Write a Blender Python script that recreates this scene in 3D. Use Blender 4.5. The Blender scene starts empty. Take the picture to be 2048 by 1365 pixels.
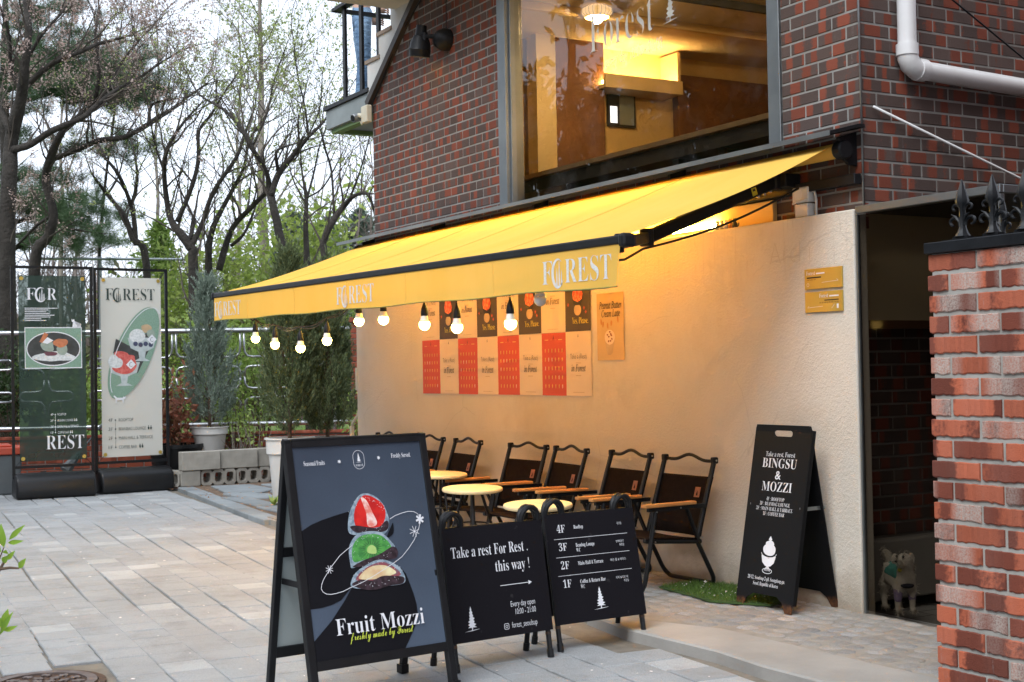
import bpy, bmesh, math, random
import numpy as np
from mathutils import Vector, Matrix
rnd = random.Random(7); npr = np.random.default_rng(7)
sc = bpy.context.scene; COL = sc.collection
R = math.radians
# ---------------------------------------------------------------- camera
CAM = Vector((4.813, -4.758, 1.192)); FPX = 2721.4
_yaw, _pit, _rol = R(-59.965), R(1.159), R(-1.049)
FW = Vector((math.sin(_yaw)*math.cos(_pit), math.cos(_yaw)*math.cos(_pit), math.sin(_pit)))
_r = FW.cross(Vector((0, 0, 1))).normalized(); _u = _r.cross(FW)
RT = _r*math.cos(_rol) + _u*math.sin(_rol); UP = -_r*math.sin(_rol) + _u*math.cos(_rol)
cd = bpy.data.cameras.new('camera'); cam = bpy.data.objects.new('camera', cd); COL.objects.link(cam)
cam.matrix_world = Matrix(((RT.x, UP.x, -FW.x, CAM.x), (RT.y, UP.y, -FW.y, CAM.y), (RT.z, UP.z, -FW.z, CAM.z), (0, 0, 0, 1)))
cd.sensor_width = 36; cd.lens = FPX*36/2048; cd.clip_end = 500; cd.clip_start = .05
cd.dof.use_dof = True; cd.dof.focus_distance = 6.6; cd.dof.aperture_fstop = 11
sc.camera = cam
# ---------------------------------------------------------------- sky, sun, exposure (overcast)
SUN_EL, SUN_AZ = R(50), R(150)          # azimuth clockwise from +Y
world = bpy.data.worlds.new('World'); sc.world = world; world.use_nodes = True
wn = world.node_tree.nodes; wl = world.node_tree.links
bg = wn['Background']; sky = wn.new('ShaderNodeTexSky'); sky.sky_type = 'NISHITA'; sky.sun_disc = False
sky.sun_elevation = SUN_EL; sky.sun_rotation = SUN_AZ; sky.dust_density = 2; sky.air_density = 1.0; sky.altitude = 50
hs = wn.new('ShaderNodeHueSaturation'); hs.inputs['Saturation'].default_value = .22
gm = wn.new('ShaderNodeGamma'); gm.inputs[1].default_value = .42        # even overcast
wl.new(sky.outputs[0], gm.inputs[0]); wl.new(gm.outputs[0], hs.inputs['Color'])
cl = wn.new('ShaderNodeMix'); cl.data_type = 'RGBA'; cl.blend_type = 'MULTIPLY'; cl.inputs[0].default_value = 1; cl.inputs[7].default_value = (.91, .98, 1.10, 1)      # cool cloud light
wl.new(hs.outputs[0], cl.inputs[6]); wl.new(cl.outputs[2], bg.inputs['Color']); bg.inputs['Strength'].default_value = .15
sd = bpy.data.lights.new('sun', 'SUN'); sd.energy = .5; sd.angle = R(34); sd.color = (.97, .99, 1.0)
sun = bpy.data.objects.new('sun', sd); COL.objects.link(sun)
_sd = Vector((math.sin(SUN_AZ)*math.cos(SUN_EL), math.cos(SUN_AZ)*math.cos(SUN_EL), math.sin(SUN_EL)))
sun.rotation_euler = (-_sd).to_track_quat('-Z', 'Y').to_euler(); sun.location = _sd*30
sc.view_settings.view_transform = 'Standard'; sc.view_settings.look = 'None'
sc.view_settings.exposure = 2.5; sc.view_settings.gamma = 1; sc.view_settings.use_curve_mapping = False
sc.cycles.max_bounces = 8; sc.cycles.transparent_max_bounces = 12; sc.cycles.caustics_reflective = False; sc.cycles.caustics_refractive = False
sc.cycles.sample_clamp_indirect = 6
# ---------------------------------------------------------------- measuring: a picture point (2048 wide) put on a plane of the place
def ray(u, v): return FW + RT*((u-1024)/FPX) - UP*((v-682.5)/FPX)
def at(u, v, d): return CAM + ray(u, v)*d
def onY(u, v, y): q = ray(u, v); return CAM + q*((y-CAM.y)/q.y)
def onX(u, v, x): q = ray(u, v); return CAM + q*((x-CAM.x)/q.x)
def onZ(u, v, z): q = ray(u, v); return CAM + q*((z-CAM.z)/q.z)
def pix(P):
    d = Vector(P)-CAM; z = d.dot(FW)
    return (1024+FPX*d.dot(RT)/z, 682.5-FPX*d.dot(UP)/z, z)
# ---------------------------------------------------------------- objects
def link(o, parent=None):
    COL.objects.link(o)
    if parent is not None: o.parent = parent
    return o
def tag(o, label=None, cat=None, group=None, kind=None):
    if label: o['label'] = label
    if cat: o['category'] = cat
    if group: o['group'] = group
    if kind: o['kind'] = kind
    return o
def thing(name, label, cat, loc=(0, 0, 0), rz=0, group=None, rot=None):
    o = bpy.data.objects.new(name, None); o.empty_display_size = .1; COL.objects.link(o)
    o.location = loc; o.rotation_euler = rot if rot else (0, 0, rz)
    return tag(o, label, cat, group)
def copy_tree(o, parent=None):
    c = o.copy(); COL.objects.link(c); c.parent = parent
    for ch in o.children: copy_tree(ch, c)
    return c
class MB:
    def __init__(s): s.v = []; s.f = []
    def add(s, vs, fs):
        n = len(s.v); s.v.extend([tuple(p) for p in vs]); s.f.extend([tuple(i+n for i in q) for q in fs]); return s
    def box(s, c, d, M=None):
        x, y, z = d[0]/2, d[1]/2, d[2]/2
        vs = [Vector((sx*x, sy*y, sz*z)) for sx in (-1, 1) for sy in (-1, 1) for sz in (-1, 1)]
        if M is not None: vs = [M @ p for p in vs]
        c = Vector(c); vs = [p+c for p in vs]
        return s.add(vs, [(0, 1, 3, 2), (4, 6, 7, 5), (0, 4, 5, 1), (2, 3, 7, 6), (0, 2, 6, 4), (1, 5, 7, 3)])
    def bb(s, x0, x1, y0, y1, z0, z1):
        return s.box(((x0+x1)/2, (y0+y1)/2, (z0+z1)/2), (x1-x0, y1-y0, z1-z0))
    def bar(s, a, b, w, h, up=(0, 0, 1)):
        a, b = Vector(a), Vector(b); d = (b-a); L = d.length; d.normalize()
        upv = Vector(up)
        if abs(d.dot(upv)) > .98: upv = Vector((1, 0, 0))
        x = d.cross(upv).normalized(); z = x.cross(d)
        M = Matrix((x, d, z)).transposed()
        return s.box((a+b)/2, (w, L, h), M)
    def tube(s, pts, r, n=8, cap=True):
        pts = [Vector(p) for p in pts]; m = len(pts)
        if m < 2: return s
        rs = r if isinstance(r, (list, tuple)) else [r]*m
        t0 = (pts[1]-pts[0]).normalized(); a = Vector((0, 0, 1)) if abs(t0.z) < .9 else Vector((1, 0, 0))
        nx = t0.cross(a).normalized(); vs = []
        for i, p in enumerate(pts):
            t = (pts[min(i+1, m-1)]-pts[max(i-1, 0)])
            if t.length < 1e-9: t = t0
            t.normalize(); nx = (nx-t*nx.dot(t))
            if nx.length < 1e-6: nx = t.cross(Vector((.3, .5, .8)))
            nx.normalize(); ny = t.cross(nx)
            for k in range(n):
                an = 2*math.pi*k/n; vs.append(p+(nx*math.cos(an)+ny*math.sin(an))*rs[i])
        fs = [(i*n+k, i*n+(k+1) % n, (i+1)*n+(k+1) % n, (i+1)*n+k) for i in range(m-1) for k in range(n)]
        if cap: fs.append(tuple(range(n-1, -1, -1))); fs.append(tuple((m-1)*n+k for k in range(n)))
        return s.add(vs, fs)
    def lathe(s, prof, n=20, c=(0, 0, 0), M=None, cap=True):
        c = Vector(c); vs = []
        for r, z in prof:
            for k in range(n):
                an = 2*math.pi*k/n; p = Vector((r*math.cos(an), r*math.sin(an), z))
                if M is not None: p = M @ p
                vs.append(p+c)
        m = len(prof)
        fs = [(i*n+k, i*n+(k+1) % n, (i+1)*n+(k+1) % n, (i+1)*n+k) for i in range(m-1) for k in range(n)]
        if cap: fs.append(tuple(range(n-1, -1, -1))); fs.append(tuple((m-1)*n+k for k in range(n)))
        return s.add(vs, fs)
    def prism(s, poly, f0, f1):          # poly of 2d points; f0,f1 map 2d->3d
        n = len(poly); vs = [f0(*p) for p in poly]+[f1(*p) for p in poly]
        fs = [tuple(range(n-1, -1, -1)), tuple(range(n, 2*n))]+[(i, (i+1) % n, n+(i+1) % n, n+i) for i in range(n)]
        return s.add(vs, fs)
    def mesh(s, name, mat, smooth=False, bevel=0, fixn=True, seg=1):
        me = bpy.data.meshes.new(name); me.from_pydata(s.v, [], s.f)
        if fixn or bevel:
            bm = bmesh.new(); bm.from_mesh(me)
            if bevel:
                ed = [e for e in bm.edges if len(e.link_faces) == 2 and e.calc_face_angle(0) > .6]
                bmesh.ops.recalc_face_normals(bm, faces=bm.faces)
                bmesh.ops.bevel(bm, geom=ed, offset=bevel, segments=seg, affect='EDGES', profile=.5, clamp_overlap=True)
            else: bmesh.ops.recalc_face_normals(bm, faces=bm.faces)
            bm.to_mesh(me); bm.free()
        if mat: me.materials.append(mat)
        if smooth:
            me.polygons.foreach_set('use_smooth', [True]*len(me.polygons))
            if smooth == 'auto': me.set_sharp_from_angle(angle=R(38))
        return me
    def build(s, name, mat, parent=None, smooth=False, bevel=0, loc=None, fixn=True, seg=1):
        o = bpy.data.objects.new(name, s.mesh(name, mat, smooth, bevel, fixn, seg))
        if loc is not None: o.location = loc
        return link(o, parent)
def obj(name, me, parent=None, loc=None, rot=None, scale=None):
    o = bpy.data.objects.new(name, me); link(o, parent)
    if loc is not None: o.location = loc
    if rot is not None: o.rotation_euler = rot
    if scale is not None: o.scale = scale
    return o
def quads(name, V, mat, parent=None, k=4):     # V: (n*k,3) array of k-gons
    V = np.asarray(V, np.float32); n = len(V)//k; me = bpy.data.meshes.new(name)
    me.vertices.add(n*k); me.vertices.foreach_set('co', V.ravel())
    me.loops.add(n*k); me.loops.foreach_set('vertex_index', np.arange(n*k, dtype=np.int32))
    me.polygons.add(n); me.polygons.foreach_set('loop_start', np.arange(0, n*k, k, dtype=np.int32))
    try: me.polygons.foreach_set('loop_total', np.full(n, k, dtype=np.int32))
    except Exception: pass
    me.update(calc_edges=True); me.materials.append(mat)
    o = bpy.data.objects.new(name, me); return link(o, parent)
def leaf_quads(C, size, aspect=.5, up=0., jit=.35):
    C = np.asarray(C, float); n = len(C)
    a = npr.normal(size=(n, 3)); a[:, 2] += up; a /= np.linalg.norm(a, axis=1, keepdims=True)
    b = np.cross(a, npr.normal(size=(n, 3))); b /= np.linalg.norm(b, axis=1, keepdims=True)
    L = size*(1+jit*npr.normal(size=(n, 1))).clip(.4, 2); W = L*aspect
    return np.stack([C, C+a*L*.5+b*W*.5, C+a*L, C+a*L*.5-b*W*.5], 1).reshape(-1, 3)
# ---------------------------------------------------------------- materials
class NT:
    def __init__(s, name):
        s.m = bpy.data.materials.new(name); s.m.use_nodes = True; s.t = s.m.node_tree
        s.b = s.t.nodes['Principled BSDF']; s.out = s.t.nodes['Material Output']
    def n(s, ty, ins=None, **kw):
        q = s.t.nodes.new('ShaderNode'+ty)
        for k, v in kw.items(): setattr(q, k, v)
        for k, v in (ins or {}).items(): s.set(q.inputs[k], v)
        return q
    def set(s, sock, v):
        if isinstance(v, bpy.types.NodeSocket): s.t.links.new(v, sock)
        elif isinstance(v, bpy.types.Node): s.t.links.new(v.outputs[0], sock)
        else:
            if isinstance(v, (tuple, list)) and len(v) == 3 and sock.type == 'RGBA': v = (*v, 1)
            sock.default_value = v
    def math(s, op, a, b=0., c=0.):
        q = s.t.nodes.new('ShaderNodeMath'); q.operation = op
        for i, v in enumerate((a, b, c)): s.set(q.inputs[i], v)
        return q.outputs[0]
    def mix(s, f, a, b, blend='MIX'):
        q = s.t.nodes.new('ShaderNodeMix'); q.data_type = 'RGBA'; q.blend_type = blend
        s.set(q.inputs[0], f); s.set(q.inputs[6], a); s.set(q.inputs[7], b); return q.outputs[2]
    def ramp(s, f, stops, interp='LINEAR'):
        q = s.t.nodes.new('ShaderNodeValToRGB'); q.color_ramp.interpolation = interp
        e = q.color_ramp.elements
        while len(e) < len(stops): e.new(.5)
        for el, (p, c) in zip(e, stops): el.position = p; el.color = (*c, 1) if len(c) == 3 else c
        s.set(q.inputs[0], f); return q.outputs[0]
    def noise(s, scale, coord=None, detail=4, rough=.55, dim='3D', w=None):
        q = s.n('TexNoise', noise_dimensions=dim); q.inputs['Scale'].default_value = scale
        q.inputs['Detail'].default_value = detail; q.inputs['Roughness'].default_value = rough
        if coord is not None: s.set(q.inputs['Vector'], coord)
        if w is not None: s.set(q.inputs['W'], w)
        return q.outputs[0]
    def coord(s, k='Object'): return s.n('TexCoord').outputs[k]
    def P(s, **kw):
        names = dict(color='Base Color', rough='Roughness', metal='Metallic', normal='Normal', emis='Emission Color', estr='Emission Strength',
                     trans='Transmission Weight', ior='IOR', alpha='Alpha', spec='Specular IOR Level', coat='Coat Weight', sheen='Sheen Weight', sss='Subsurface Weight')
        for k, v in kw.items(): s.set(s.b.inputs[names[k]], v)
        return s
    def bump(s, h, strength=.3, dist=.01):
        q = s.n('Bump'); q.inputs['Strength'].default_value = strength; q.inputs['Distance'].default_value = dist
        s.set(q.inputs['Height'], h); return q.outputs[0]
def pm(name, c, c2=None, scale=6., rough=.6, metal=0., bump=0., bscale=60., bdist=.004, orand=0., spec=.5, detail=5, coat=0., rvar=.12, lo=.35, hi=.65, coord='Object'):
    t = NT(name); co = t.coord(coord); c2 = c2 or tuple(x*.75 for x in c)
    nz = t.noise(scale, co, detail); col = t.ramp(nz, [(lo, c), (hi, c2)])
    if orand:
        oi = t.n('ObjectInfo').outputs['Random']
        col = t.mix(1., col, t.ramp(oi, [(0, (1-orand,)*3), (1, (1+orand*.4,)*3)]), 'MULTIPLY')
    t.P(color=col, metal=metal, spec=spec, coat=coat, rough=t.math('ADD', rough-rvar/2, t.math('MULTIPLY', t.noise(scale*3, co, 3), rvar)))
    if bump: t.P(normal=t.bump(t.noise(bscale, co, 4, .6), bump, bdist))
    return t.m
def emit(name, c, s):
    t = NT(name); t.P(color=c, emis=c, estr=s, rough=.5); return t.m
def leafmat(name, c1, c2, trans=.35, rough=.55):
    t = NT(name); isl = t.n('NewGeometry').outputs['Random Per Island']
    col = t.ramp(isl, [(0, c1), (1, c2)])
    d = t.n('BsdfDiffuse', {'Color': col}); tr = t.n('BsdfTranslucent', {'Color': col})
    g = t.n('BsdfGlossy', {'Roughness': rough, 'Color': (.5, .5, .5)})
    m1 = t.n('MixShader', {0: trans, 1: d, 2: tr}); m2 = t.n('MixShader', {0: .06, 1: m1, 2: g})
    t.t.links.new(m2.outputs[0], t.out.inputs[0]); return t.m
M = {}
M['black_metal'] = pm('black powder coated metal', (.008, .0085, .0095), (.012, .0125, .014), 9, .45, .0, bump=.08, bscale=220, bdist=.001, spec=.25)
M['chair_metal'] = pm('black satin tube', (.007, .007, .0075), (.011, .011, .0115), 8, .42, spec=.22)
M['grey_metal'] = pm('brushed steel', (.36, .37, .37), (.27, .28, .28), 5, .34, 1., rvar=.15)
M['steel'] = pm('stainless tube', (.50, .51, .52), (.38, .39, .40), 4, .32, 1.)
M['dull_steel'] = pm('dull anodised steel plate', (.30, .32, .32), (.22, .24, .25), 3, .42, .85)
M['mortar'] = pm('grey mortar', (.31, .305, .285), (.20, .195, .18), 1.7, .9, bump=.5, bscale=120, bdist=.004)
M['white_pvc'] = pm('white pvc', (.72, .72, .72), (.64, .635, .62), 5, .32, bump=.03)
M['white_plastic'] = pm('white plastic', (.66, .65, .62), (.58, .56, .52), 4, .42)
M['beige_plastic'] = pm('aged beige plastic', (.60, .55, .42), (.5, .46, .35), 6, .45)
M['concrete'] = pm('worn concrete', (.34, .325, .30), (.255, .245, .225), 2.3, .9, bump=.35, bscale=55, bdist=.006, detail=9, coord='Generated' if False else 'Object')
M['block'] = pm('cement block', (.33, .31, .27), (.25, .235, .205), 9, .93, bump=.6, bscale=180, bdist=.004, orand=.18, detail=8)
M['slate'] = pm('grey slate', (.25, .275, .285), (.19, .21, .22), 4, .75, bump=.3, bscale=30, bdist=.006, orand=.15)
M['soil'] = pm('soil and dead leaves', (.10, .062, .04), (.19, .13, .085), 14, .95, bump=.9, bscale=40, bdist=.02, detail=9)
M['wood_arm'] = pm('oiled wood', (.52, .24, .07), (.42, .18, .05), 9, .5, bump=.1, bscale=60)
M['table_top'] = pm('butter yellow table top', (.70, .55, .30), (.64, .49, .26), 5, .42)
M['chair_cloth'] = pm('dark brown canvas', (.012, .0068, .005), (.008, .0048, .0036), 30, .9, bump=.35, bscale=500, bdist=.001, spec=.1)
M['leather'] = pm('tan leather patch', (.26, .085, .03), (.18, .055, .02), 40, .55)
M['ink_black'] = pm('black ink', (.02, .018, .017), None, 9, .6)
M['print_white'] = pm('white print', (.76, .77, .80), (.70, .71, .74), 9, .55)
M['cream_print'] = pm('cream paper', (.70, .58, .44), (.66, .54, .40), 3, .6)
M['iron'] = pm('painted cast iron', (.006, .0068, .008), (.010, .0115, .0135), 14, .42, .0, spec=.3, bump=.25, bscale=90, bdist=.002)
M['bark'] = pm('dark cherry bark', (.026, .022, .018), (.050, .043, .036), 6, .95, bump=.9, bscale=26, bdist=.03)
M['twig'] = pm('brown twigs', (.062, .050, .040), (.098, .082, .068), 3, .95)
M['pale_bark'] = pm('pale grey brown bark', (.30, .26, .225), (.21, .18, .155), 5, .95, bump=.6, bscale=18, bdist=.02)
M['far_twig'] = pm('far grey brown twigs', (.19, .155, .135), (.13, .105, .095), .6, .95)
def serif(s):
    o = ''
    for c in s:
        if 'A' <= c <= 'Z': o += chr(0x1D400+ord(c)-65)
        elif 'a' <= c <= 'z': o += chr(0x1D41A+ord(c)-97)
        elif c.isdigit(): o += chr(0x1D7CE+ord(c)-48)
        else: o += c
    return o
def ital(s):
    o = ''
    for c in s:
        if 'A' <= c <= 'Z': o += chr(0x1D434+ord(c)-65)
        elif c == 'h': o += '\u210e'
        elif 'a' <= c <= 'z': o += chr(0x1D44E+ord(c)-97)
        else: o += c
    return o
def script(s):
    return ''.join(chr(0x1D4D0+ord(c)-65) if 'A' <= c <= 'Z' else chr(0x1D4EA+ord(c)-97) if 'a' <= c <= 'z' else c for c in s)
_tc = {}
def text_mesh(s, off, sp, mat):
    k = (s, off, sp, mat.name)
    if k not in _tc:
        c = bpy.data.curves.new('lettering', 'FONT'); c.body = s; c.size = 1; c.offset = off; c.space_character = sp; c.resolution_u = 3
        o = bpy.data.objects.new('lettering', c); COL.objects.link(o)
        me = bpy.data.meshes.new_from_object(o); bpy.data.objects.remove(o); bpy.data.curves.remove(c)
        xs = [v.co.x for v in me.vertices] or [0]; ys = [v.co.y for v in me.vertices] or [0]
        x0 = min(xs)
        for v in me.vertices: v.co.x -= x0
        me.materials.clear(); me.materials.append(mat); me.name = 'lettering'
        _tc[k] = (me, max(xs)-x0, max(ys))
    return _tc[k]
def put_text(F, s, x, y, h, mat, parent, width=None, align='l', off=-.006, sp=1., z=.0012, name='lettering'):
    """F maps sign-plane (x,y,z) -> Matrix basis 4x4; h = size of the type in metres; width fits the line to that length"""
    me, w, _ = text_mesh(s, off, sp, mat)
    sx = h if width is None else width/max(w, 1e-6)
    W = w*sx; x0 = x if align == 'l' else x-W/2 if align == 'c' else x-W
    o = bpy.data.objects.new(name, me); link(o, parent)
    o.matrix_local = F @ Matrix.Translation((x0, y, z)) @ Matrix.Diagonal((sx, h, 1, 1)); return o
def basis(o, u, v):
    u, v = Vector(u).normalized(), Vector(v).normalized(); n = u.cross(v); o = Vector(o)
    return Matrix(((u.x, v.x, n.x, o.x), (u.y, v.y, n.y, o.y), (u.z, v.z, n.z, o.z), (0, 0, 0, 1)))
def flat(F, name, pts, mat, parent, z=.001):
    me = bpy.data.meshes.new(name); me.from_pydata([F @ Vector((p[0], p[1], z)) for p in pts], [], [tuple(range(len(pts)))])
    me.materials.append(mat); o = bpy.data.objects.new(name, me); return link(o, parent)
def ell(cx, cy, rx, ry, rot=0, n=28, a0=0, a1=360):
    c, s = math.cos(R(rot)), math.sin(R(rot)); o = []
    for k in range(n+(a1-a0 < 360)):
        a = R(a0+(a1-a0)*k/n); x, y = rx*math.cos(a), ry*math.sin(a); o.append((cx+x*c-y*s, cy+x*s+y*c))
    return o
def strip(F, name, pts, w, mat, parent, z=.001, close=False):
    V = []; fs = []; n = len(pts)
    for i, p in enumerate(pts):
        a = Vector(pts[(i-1) % n] if close else pts[max(i-1, 0)]); b = Vector(pts[(i+1) % n] if close else pts[min(i+1, n-1)])
        t = (b-a).normalized() if (b-a).length > 0 else Vector((1, 0)); q = Vector((-t.y, t.x)); p = Vector(p)
        ww = w[i] if isinstance(w, (list, tuple)) else w
        V += [F @ Vector((p.x+q.x*ww/2, p.y+q.y*ww/2, z)), F @ Vector((p.x-q.x*ww/2, p.y-q.y*ww/2, z))]
    for i in range(n if close else n-1): j = (i+1) % n; fs.append((2*i, 2*i+1, 2*j+1, 2*j))
    me = bpy.data.meshes.new(name); me.from_pydata(V, [], fs); me.materials.append(mat)
    return link(bpy.data.objects.new(name, me), parent)
def blob(cx, cy, rx, ry, seed, amp=.12, n=26):
    q = random.Random(seed); ph = [q.uniform(0, 6.28) for _ in range(4)]; o = []
    for k in range(n):
        a = 2*math.pi*k/n; m = 1+amp*sum(math.sin((j+2)*a+ph[j])/(j+1) for j in range(4))
        o.append((cx+rx*m*math.cos(a), cy+ry*m*math.sin(a)))
    return o
def tree_icon(F, cx, y0, w, h, mat, parent, z=.0012, name='tree_emblem'):
    q = random.Random(3); L = []; Rr = []; n = 8
    for i in range(n):
        t = i/(n-1); yy = y0+h*(.12+.88*t); ww = w*.5*(1-t)**.9
        a, b = .8+.4*q.random(), .8+.4*q.random(); L += [(cx-ww*a, yy), (cx-ww*.45, yy+h*.055)]; Rr += [(cx+ww*b, yy), (cx+ww*.45, yy+h*.055)]
    pts = [(cx-w*.05, y0), (cx+w*.05, y0), (cx+w*.05, y0+h*.12)]+Rr+[(cx, y0+h)]+L[::-1]+[(cx-w*.05, y0+h*.12)]
    flat(F, name, pts, mat, parent, z)
    strip(F, name, [(cx-w*.75, y0-h*.03), (cx, y0+h*.0), (cx+w*.75, y0+h*.03)], [h*.006, h*.03, h*.006], mat, parent, z+.0003)
def forest_logo(F, x, y, h, mat, parent, width, word=('F', 'REST'), z=.0012, off=-.012):
    """F + crescent with three spires + REST"""
    n2 = len(word[1]); tot = 1+1+n2; cw = width/(tot+.1)
    put_text(F, serif(word[0]), x, y, h*1.4, mat, parent, width=cw*.95, off=off, z=z)
    cx, cy, r = x+cw*1.5, y+h*.42, cw*.52
    pts = [(cx+r*math.cos(R(a)), cy+h*.55*math.sin(R(a))) for a in range(55, 331, 11)]
    n = len(pts); strip(F, 'emblem', pts, [max(.12, math.sin(math.pi*i/(n-1)))*cw*.22 for i in range(n)], mat, parent, z)
    for k, (dx, hh) in enumerate(((-.12, .62), (.1, .95), (.3, .55))):
        bx = cx+dx*cw; flat(F, 'emblem', [(bx-cw*.06, cy-h*.48), (bx+cw*.06, cy-h*.48), (bx+cw*.035, cy-h*.48+h*hh*.8), (bx, cy-h*.48+h*hh*1.15), (bx-cw*.035, cy-h*.48+h*hh*.8)], mat, parent, z)
    put_text(F, serif(word[1]), x+cw*2.12, y, h*1.4, mat, parent, width=width-cw*2.12, off=off, z=z)
# ================================================================= SETTING
def brickmat(name, dark, red, pale=None, k=15., thr=.5, palef=.0):
    t = NT(name); co = t.coord('Object')
    ri = t.math('ADD', t.n('ObjectInfo').outputs['Random'], t.n('NewGeometry').outputs['Random Per Island'])
    sep = t.n('SeparateXYZ', {0: co})
    w = t.math('ADD', t.math('MULTIPLY', sep.outputs[0], k), t.math('MULTIPLY', ri, 91.7))
    band = t.noise(1., None, .4, .5, '1D', w)
    fine = t.noise(60, co, 5); msk = t.math('ADD', band, t.math('MULTIPLY', t.math('SUBTRACT', fine, .5), .16))
    f = t.ramp(msk, [(thr-.02, (0, 0, 0)), (thr+.03, (1, 1, 1))])
    hue = t.n('TexWhiteNoise', {'W': t.math('MULTIPLY', ri, 33.1)}, noise_dimensions='1D')
    d2 = t.mix(hue.outputs[0], dark, tuple(c*1.45 for c in dark)); r2 = t.mix(hue.outputs[0], red, tuple(c*.62 for c in red))
    col = t.mix(f, d2, r2)
    if pale:
        pb = t.noise(1., None, 1., .5, '1D', t.math('ADD', t.math('MULTIPLY', sep.outputs[0], 7.), t.math('MULTIPLY', ri, 57.3)))
        pm_ = t.math('MULTIPLY', t.ramp(pb, [(palef-.16, (0, 0, 0)), (palef+.12, (1, 1, 1))]), t.ramp(t.noise(150, co, 3, .7), [(.34, (.25,)*3), (.56, (1,)*3)]))
        gate = t.n('TexWhiteNoise', {'W': t.math('MULTIPLY', ri, 71.9)}, noise_dimensions='1D'); pm_ = t.math('MULTIPLY', pm_, t.ramp(gate.outputs[0], [(.5, (.06,)*3), (.62, (1,)*3)]))
        col = t.mix(t.math('MULTIPLY', pm_, .85), col, pale)
    pit = t.ramp(t.noise(210, co, 2, .5), [(.27, (.35,)*3), (.36, (1,)*3)]); col = t.mix(.8, col, pit, 'MULTIPLY')
    grime = t.ramp(t.noise(1.1, t.n('NewGeometry').outputs['Position'], 5), [(.3, (.72,)*3), (.6, (1,)*3)]); col = t.mix(.7, col, grime, 'MULTIPLY')
    pos = t.n('NewGeometry').outputs['Position']; stk = t.math('MULTIPLY', t.ramp(t.noise(2.4, t.n('Mapping', {0: pos, 'Scale': (5., 5., .32)}).outputs[0], 6, .75), [(.60, (0,)*3), (.72, (.55,)*3)]), t.ramp(t.noise(90, pos, 3), [(.4, (0,)*3), (.6, (1,)*3)]))
    col = t.mix(stk, col, (.34, .32, .30))
    t.P(color=col, rough=.82, spec=.35, normal=t.bump(t.math('ADD', fine, t.noise(230, co, 2)), .5, .003)); return t.m
M['brick'] = brickmat('flashed facade brick', (.072, .049, .042), (.24, .062, .034), None, 8.5, .53)
M['brick_pier'] = brickmat('rough red facing brick', (.30, .078, .038), (.20, .05, .028), (.42, .38, .335), 5., .5, .53)
M['brick_red'] = brickmat('plain red brick', (.24, .06, .034), (.31, .075, .038), None, 8., .5)
CP = Vector((0, 0, 0))
# ---- ground sheet
t = NT('street ground'); co = t.coord('Object')
b = t.n('TexBrick', {'Vector': co, 'Scale': 2.5, 'Mortar Size': .012, 'Color1': (.34, .34, .33), 'Color2': (.38, .38, .37), 'Mortar': (.16, .15, .13), 'Brick Width': .5, 'Row Height': .5})
t.P(color=t.mix(.35, b.outputs[0], t.ramp(t.noise(90, co, 4), [(.3, (.6,)*3), (.7, (1.1,)*3)]), 'MULTIPLY'), rough=.9)
g = MB(); S = 260
g.add([(-S, -S, -.062), (S, -S, -.062), (S, S, -.062), (-S, S, -.062)], [(0, 1, 2, 3)])
ground = tag(g.build('ground', t.m), 'grey paved ground running out to the horizon', kind='structure')
# sand bed under the pavers
M['sand'] = pm('sandy joint', (.20, .175, .14), (.14, .122, .098), 12, .95, bump=.6, bscale=90)
pav = MB(); pav.add([(-12.5, -6, -.052), (3.2, -6, -.052), (3.2, -1.0, -.052), (-6, -.88, -.052), (-12.5, -.3, -.052)], [(0, 1, 2, 3, 4)])
paving = tag(pav.build('paving', M['sand']), 'sandy bed under the grey square pavers', kind='structure')
t = NT('granite faced paver'); co = t.n('NewGeometry').outputs['Position']
ri = t.math('FRACT', t.math('ADD', t.n('ObjectInfo').outputs['Random'], t.n('NewGeometry').outputs['Random Per Island']))
sp = t.ramp(t.noise(330, co, 2, .7), [(.3, (.58,)*3), (.5, (.98,)*3), (.72, (1.25,)*3)])
mid = t.ramp(t.noise(1.3, co, 6), [(.3, (.84, .83, .81)), (.7, (1.04,)*3)])
base = t.ramp(ri, [(0, (.305, .318, .326)), (.5, (.335, .349, .358)), (.89, (.32, .333, .342)), (.90, (.375, .389, .398)), (1, (.415, .429, .438))])
gum = t.ramp(t.n('TexVoronoi', {'Vector': co, 'Scale': 3.1}).outputs[0], [(.035, (.62,)*3), (.06, (1,)*3)]); stn = t.ramp(t.noise(4.5, co, 7, .7), [(.34, (.80, .79, .77)), (.5, (1,)*3)])
t.P(color=t.mix(.8, t.mix(.8, t.mix(1., t.mix(1., base, sp, 'MULTIPLY'), mid, 'MULTIPLY'), stn, 'MULTIPLY'), gum, 'MULTIPLY'), rough=.88, spec=.3, normal=t.bump(t.noise(300, co, 3, .7), .45, .003)); M['paver'] = t.m
def paver_mesh(sx, sy, h=.03, c=.004):
    m = MB(); x, y = sx/2, sy/2
    vs = [(-x, -y, -h), (x, -y, -h), (x, y, -h), (-x, y, -h), (-x, -y, -c), (x, -y, -c), (x, y, -c), (-x, y, -c), (-x+c, -y+c, 0), (x-c, -y+c, 0), (x-c, y-c, 0), (-x+c, y-c, 0)]
    m.add(vs, [(0, 1, 5, 4), (1, 2, 6, 5), (2, 3, 7, 6), (3, 0, 4, 7), (4, 5, 9, 8), (5, 6, 10, 9), (6, 7, 11, 10), (7, 4, 8, 11), (8, 9, 10, 11)])
    return m
PAV = paver_mesh(.1985, .1955).mesh('paver', M['paver'])
def border_y(x):   # line where the plaza meets the platform and the bed
    if x > -.2: return -1.235
    if x > -6: return -1.235+(x+.2)/(-5.8)*.28
    return -.955+(x+6)/(-3.3)*.33
MHC = onZ(84, 1368, -.045)
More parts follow.
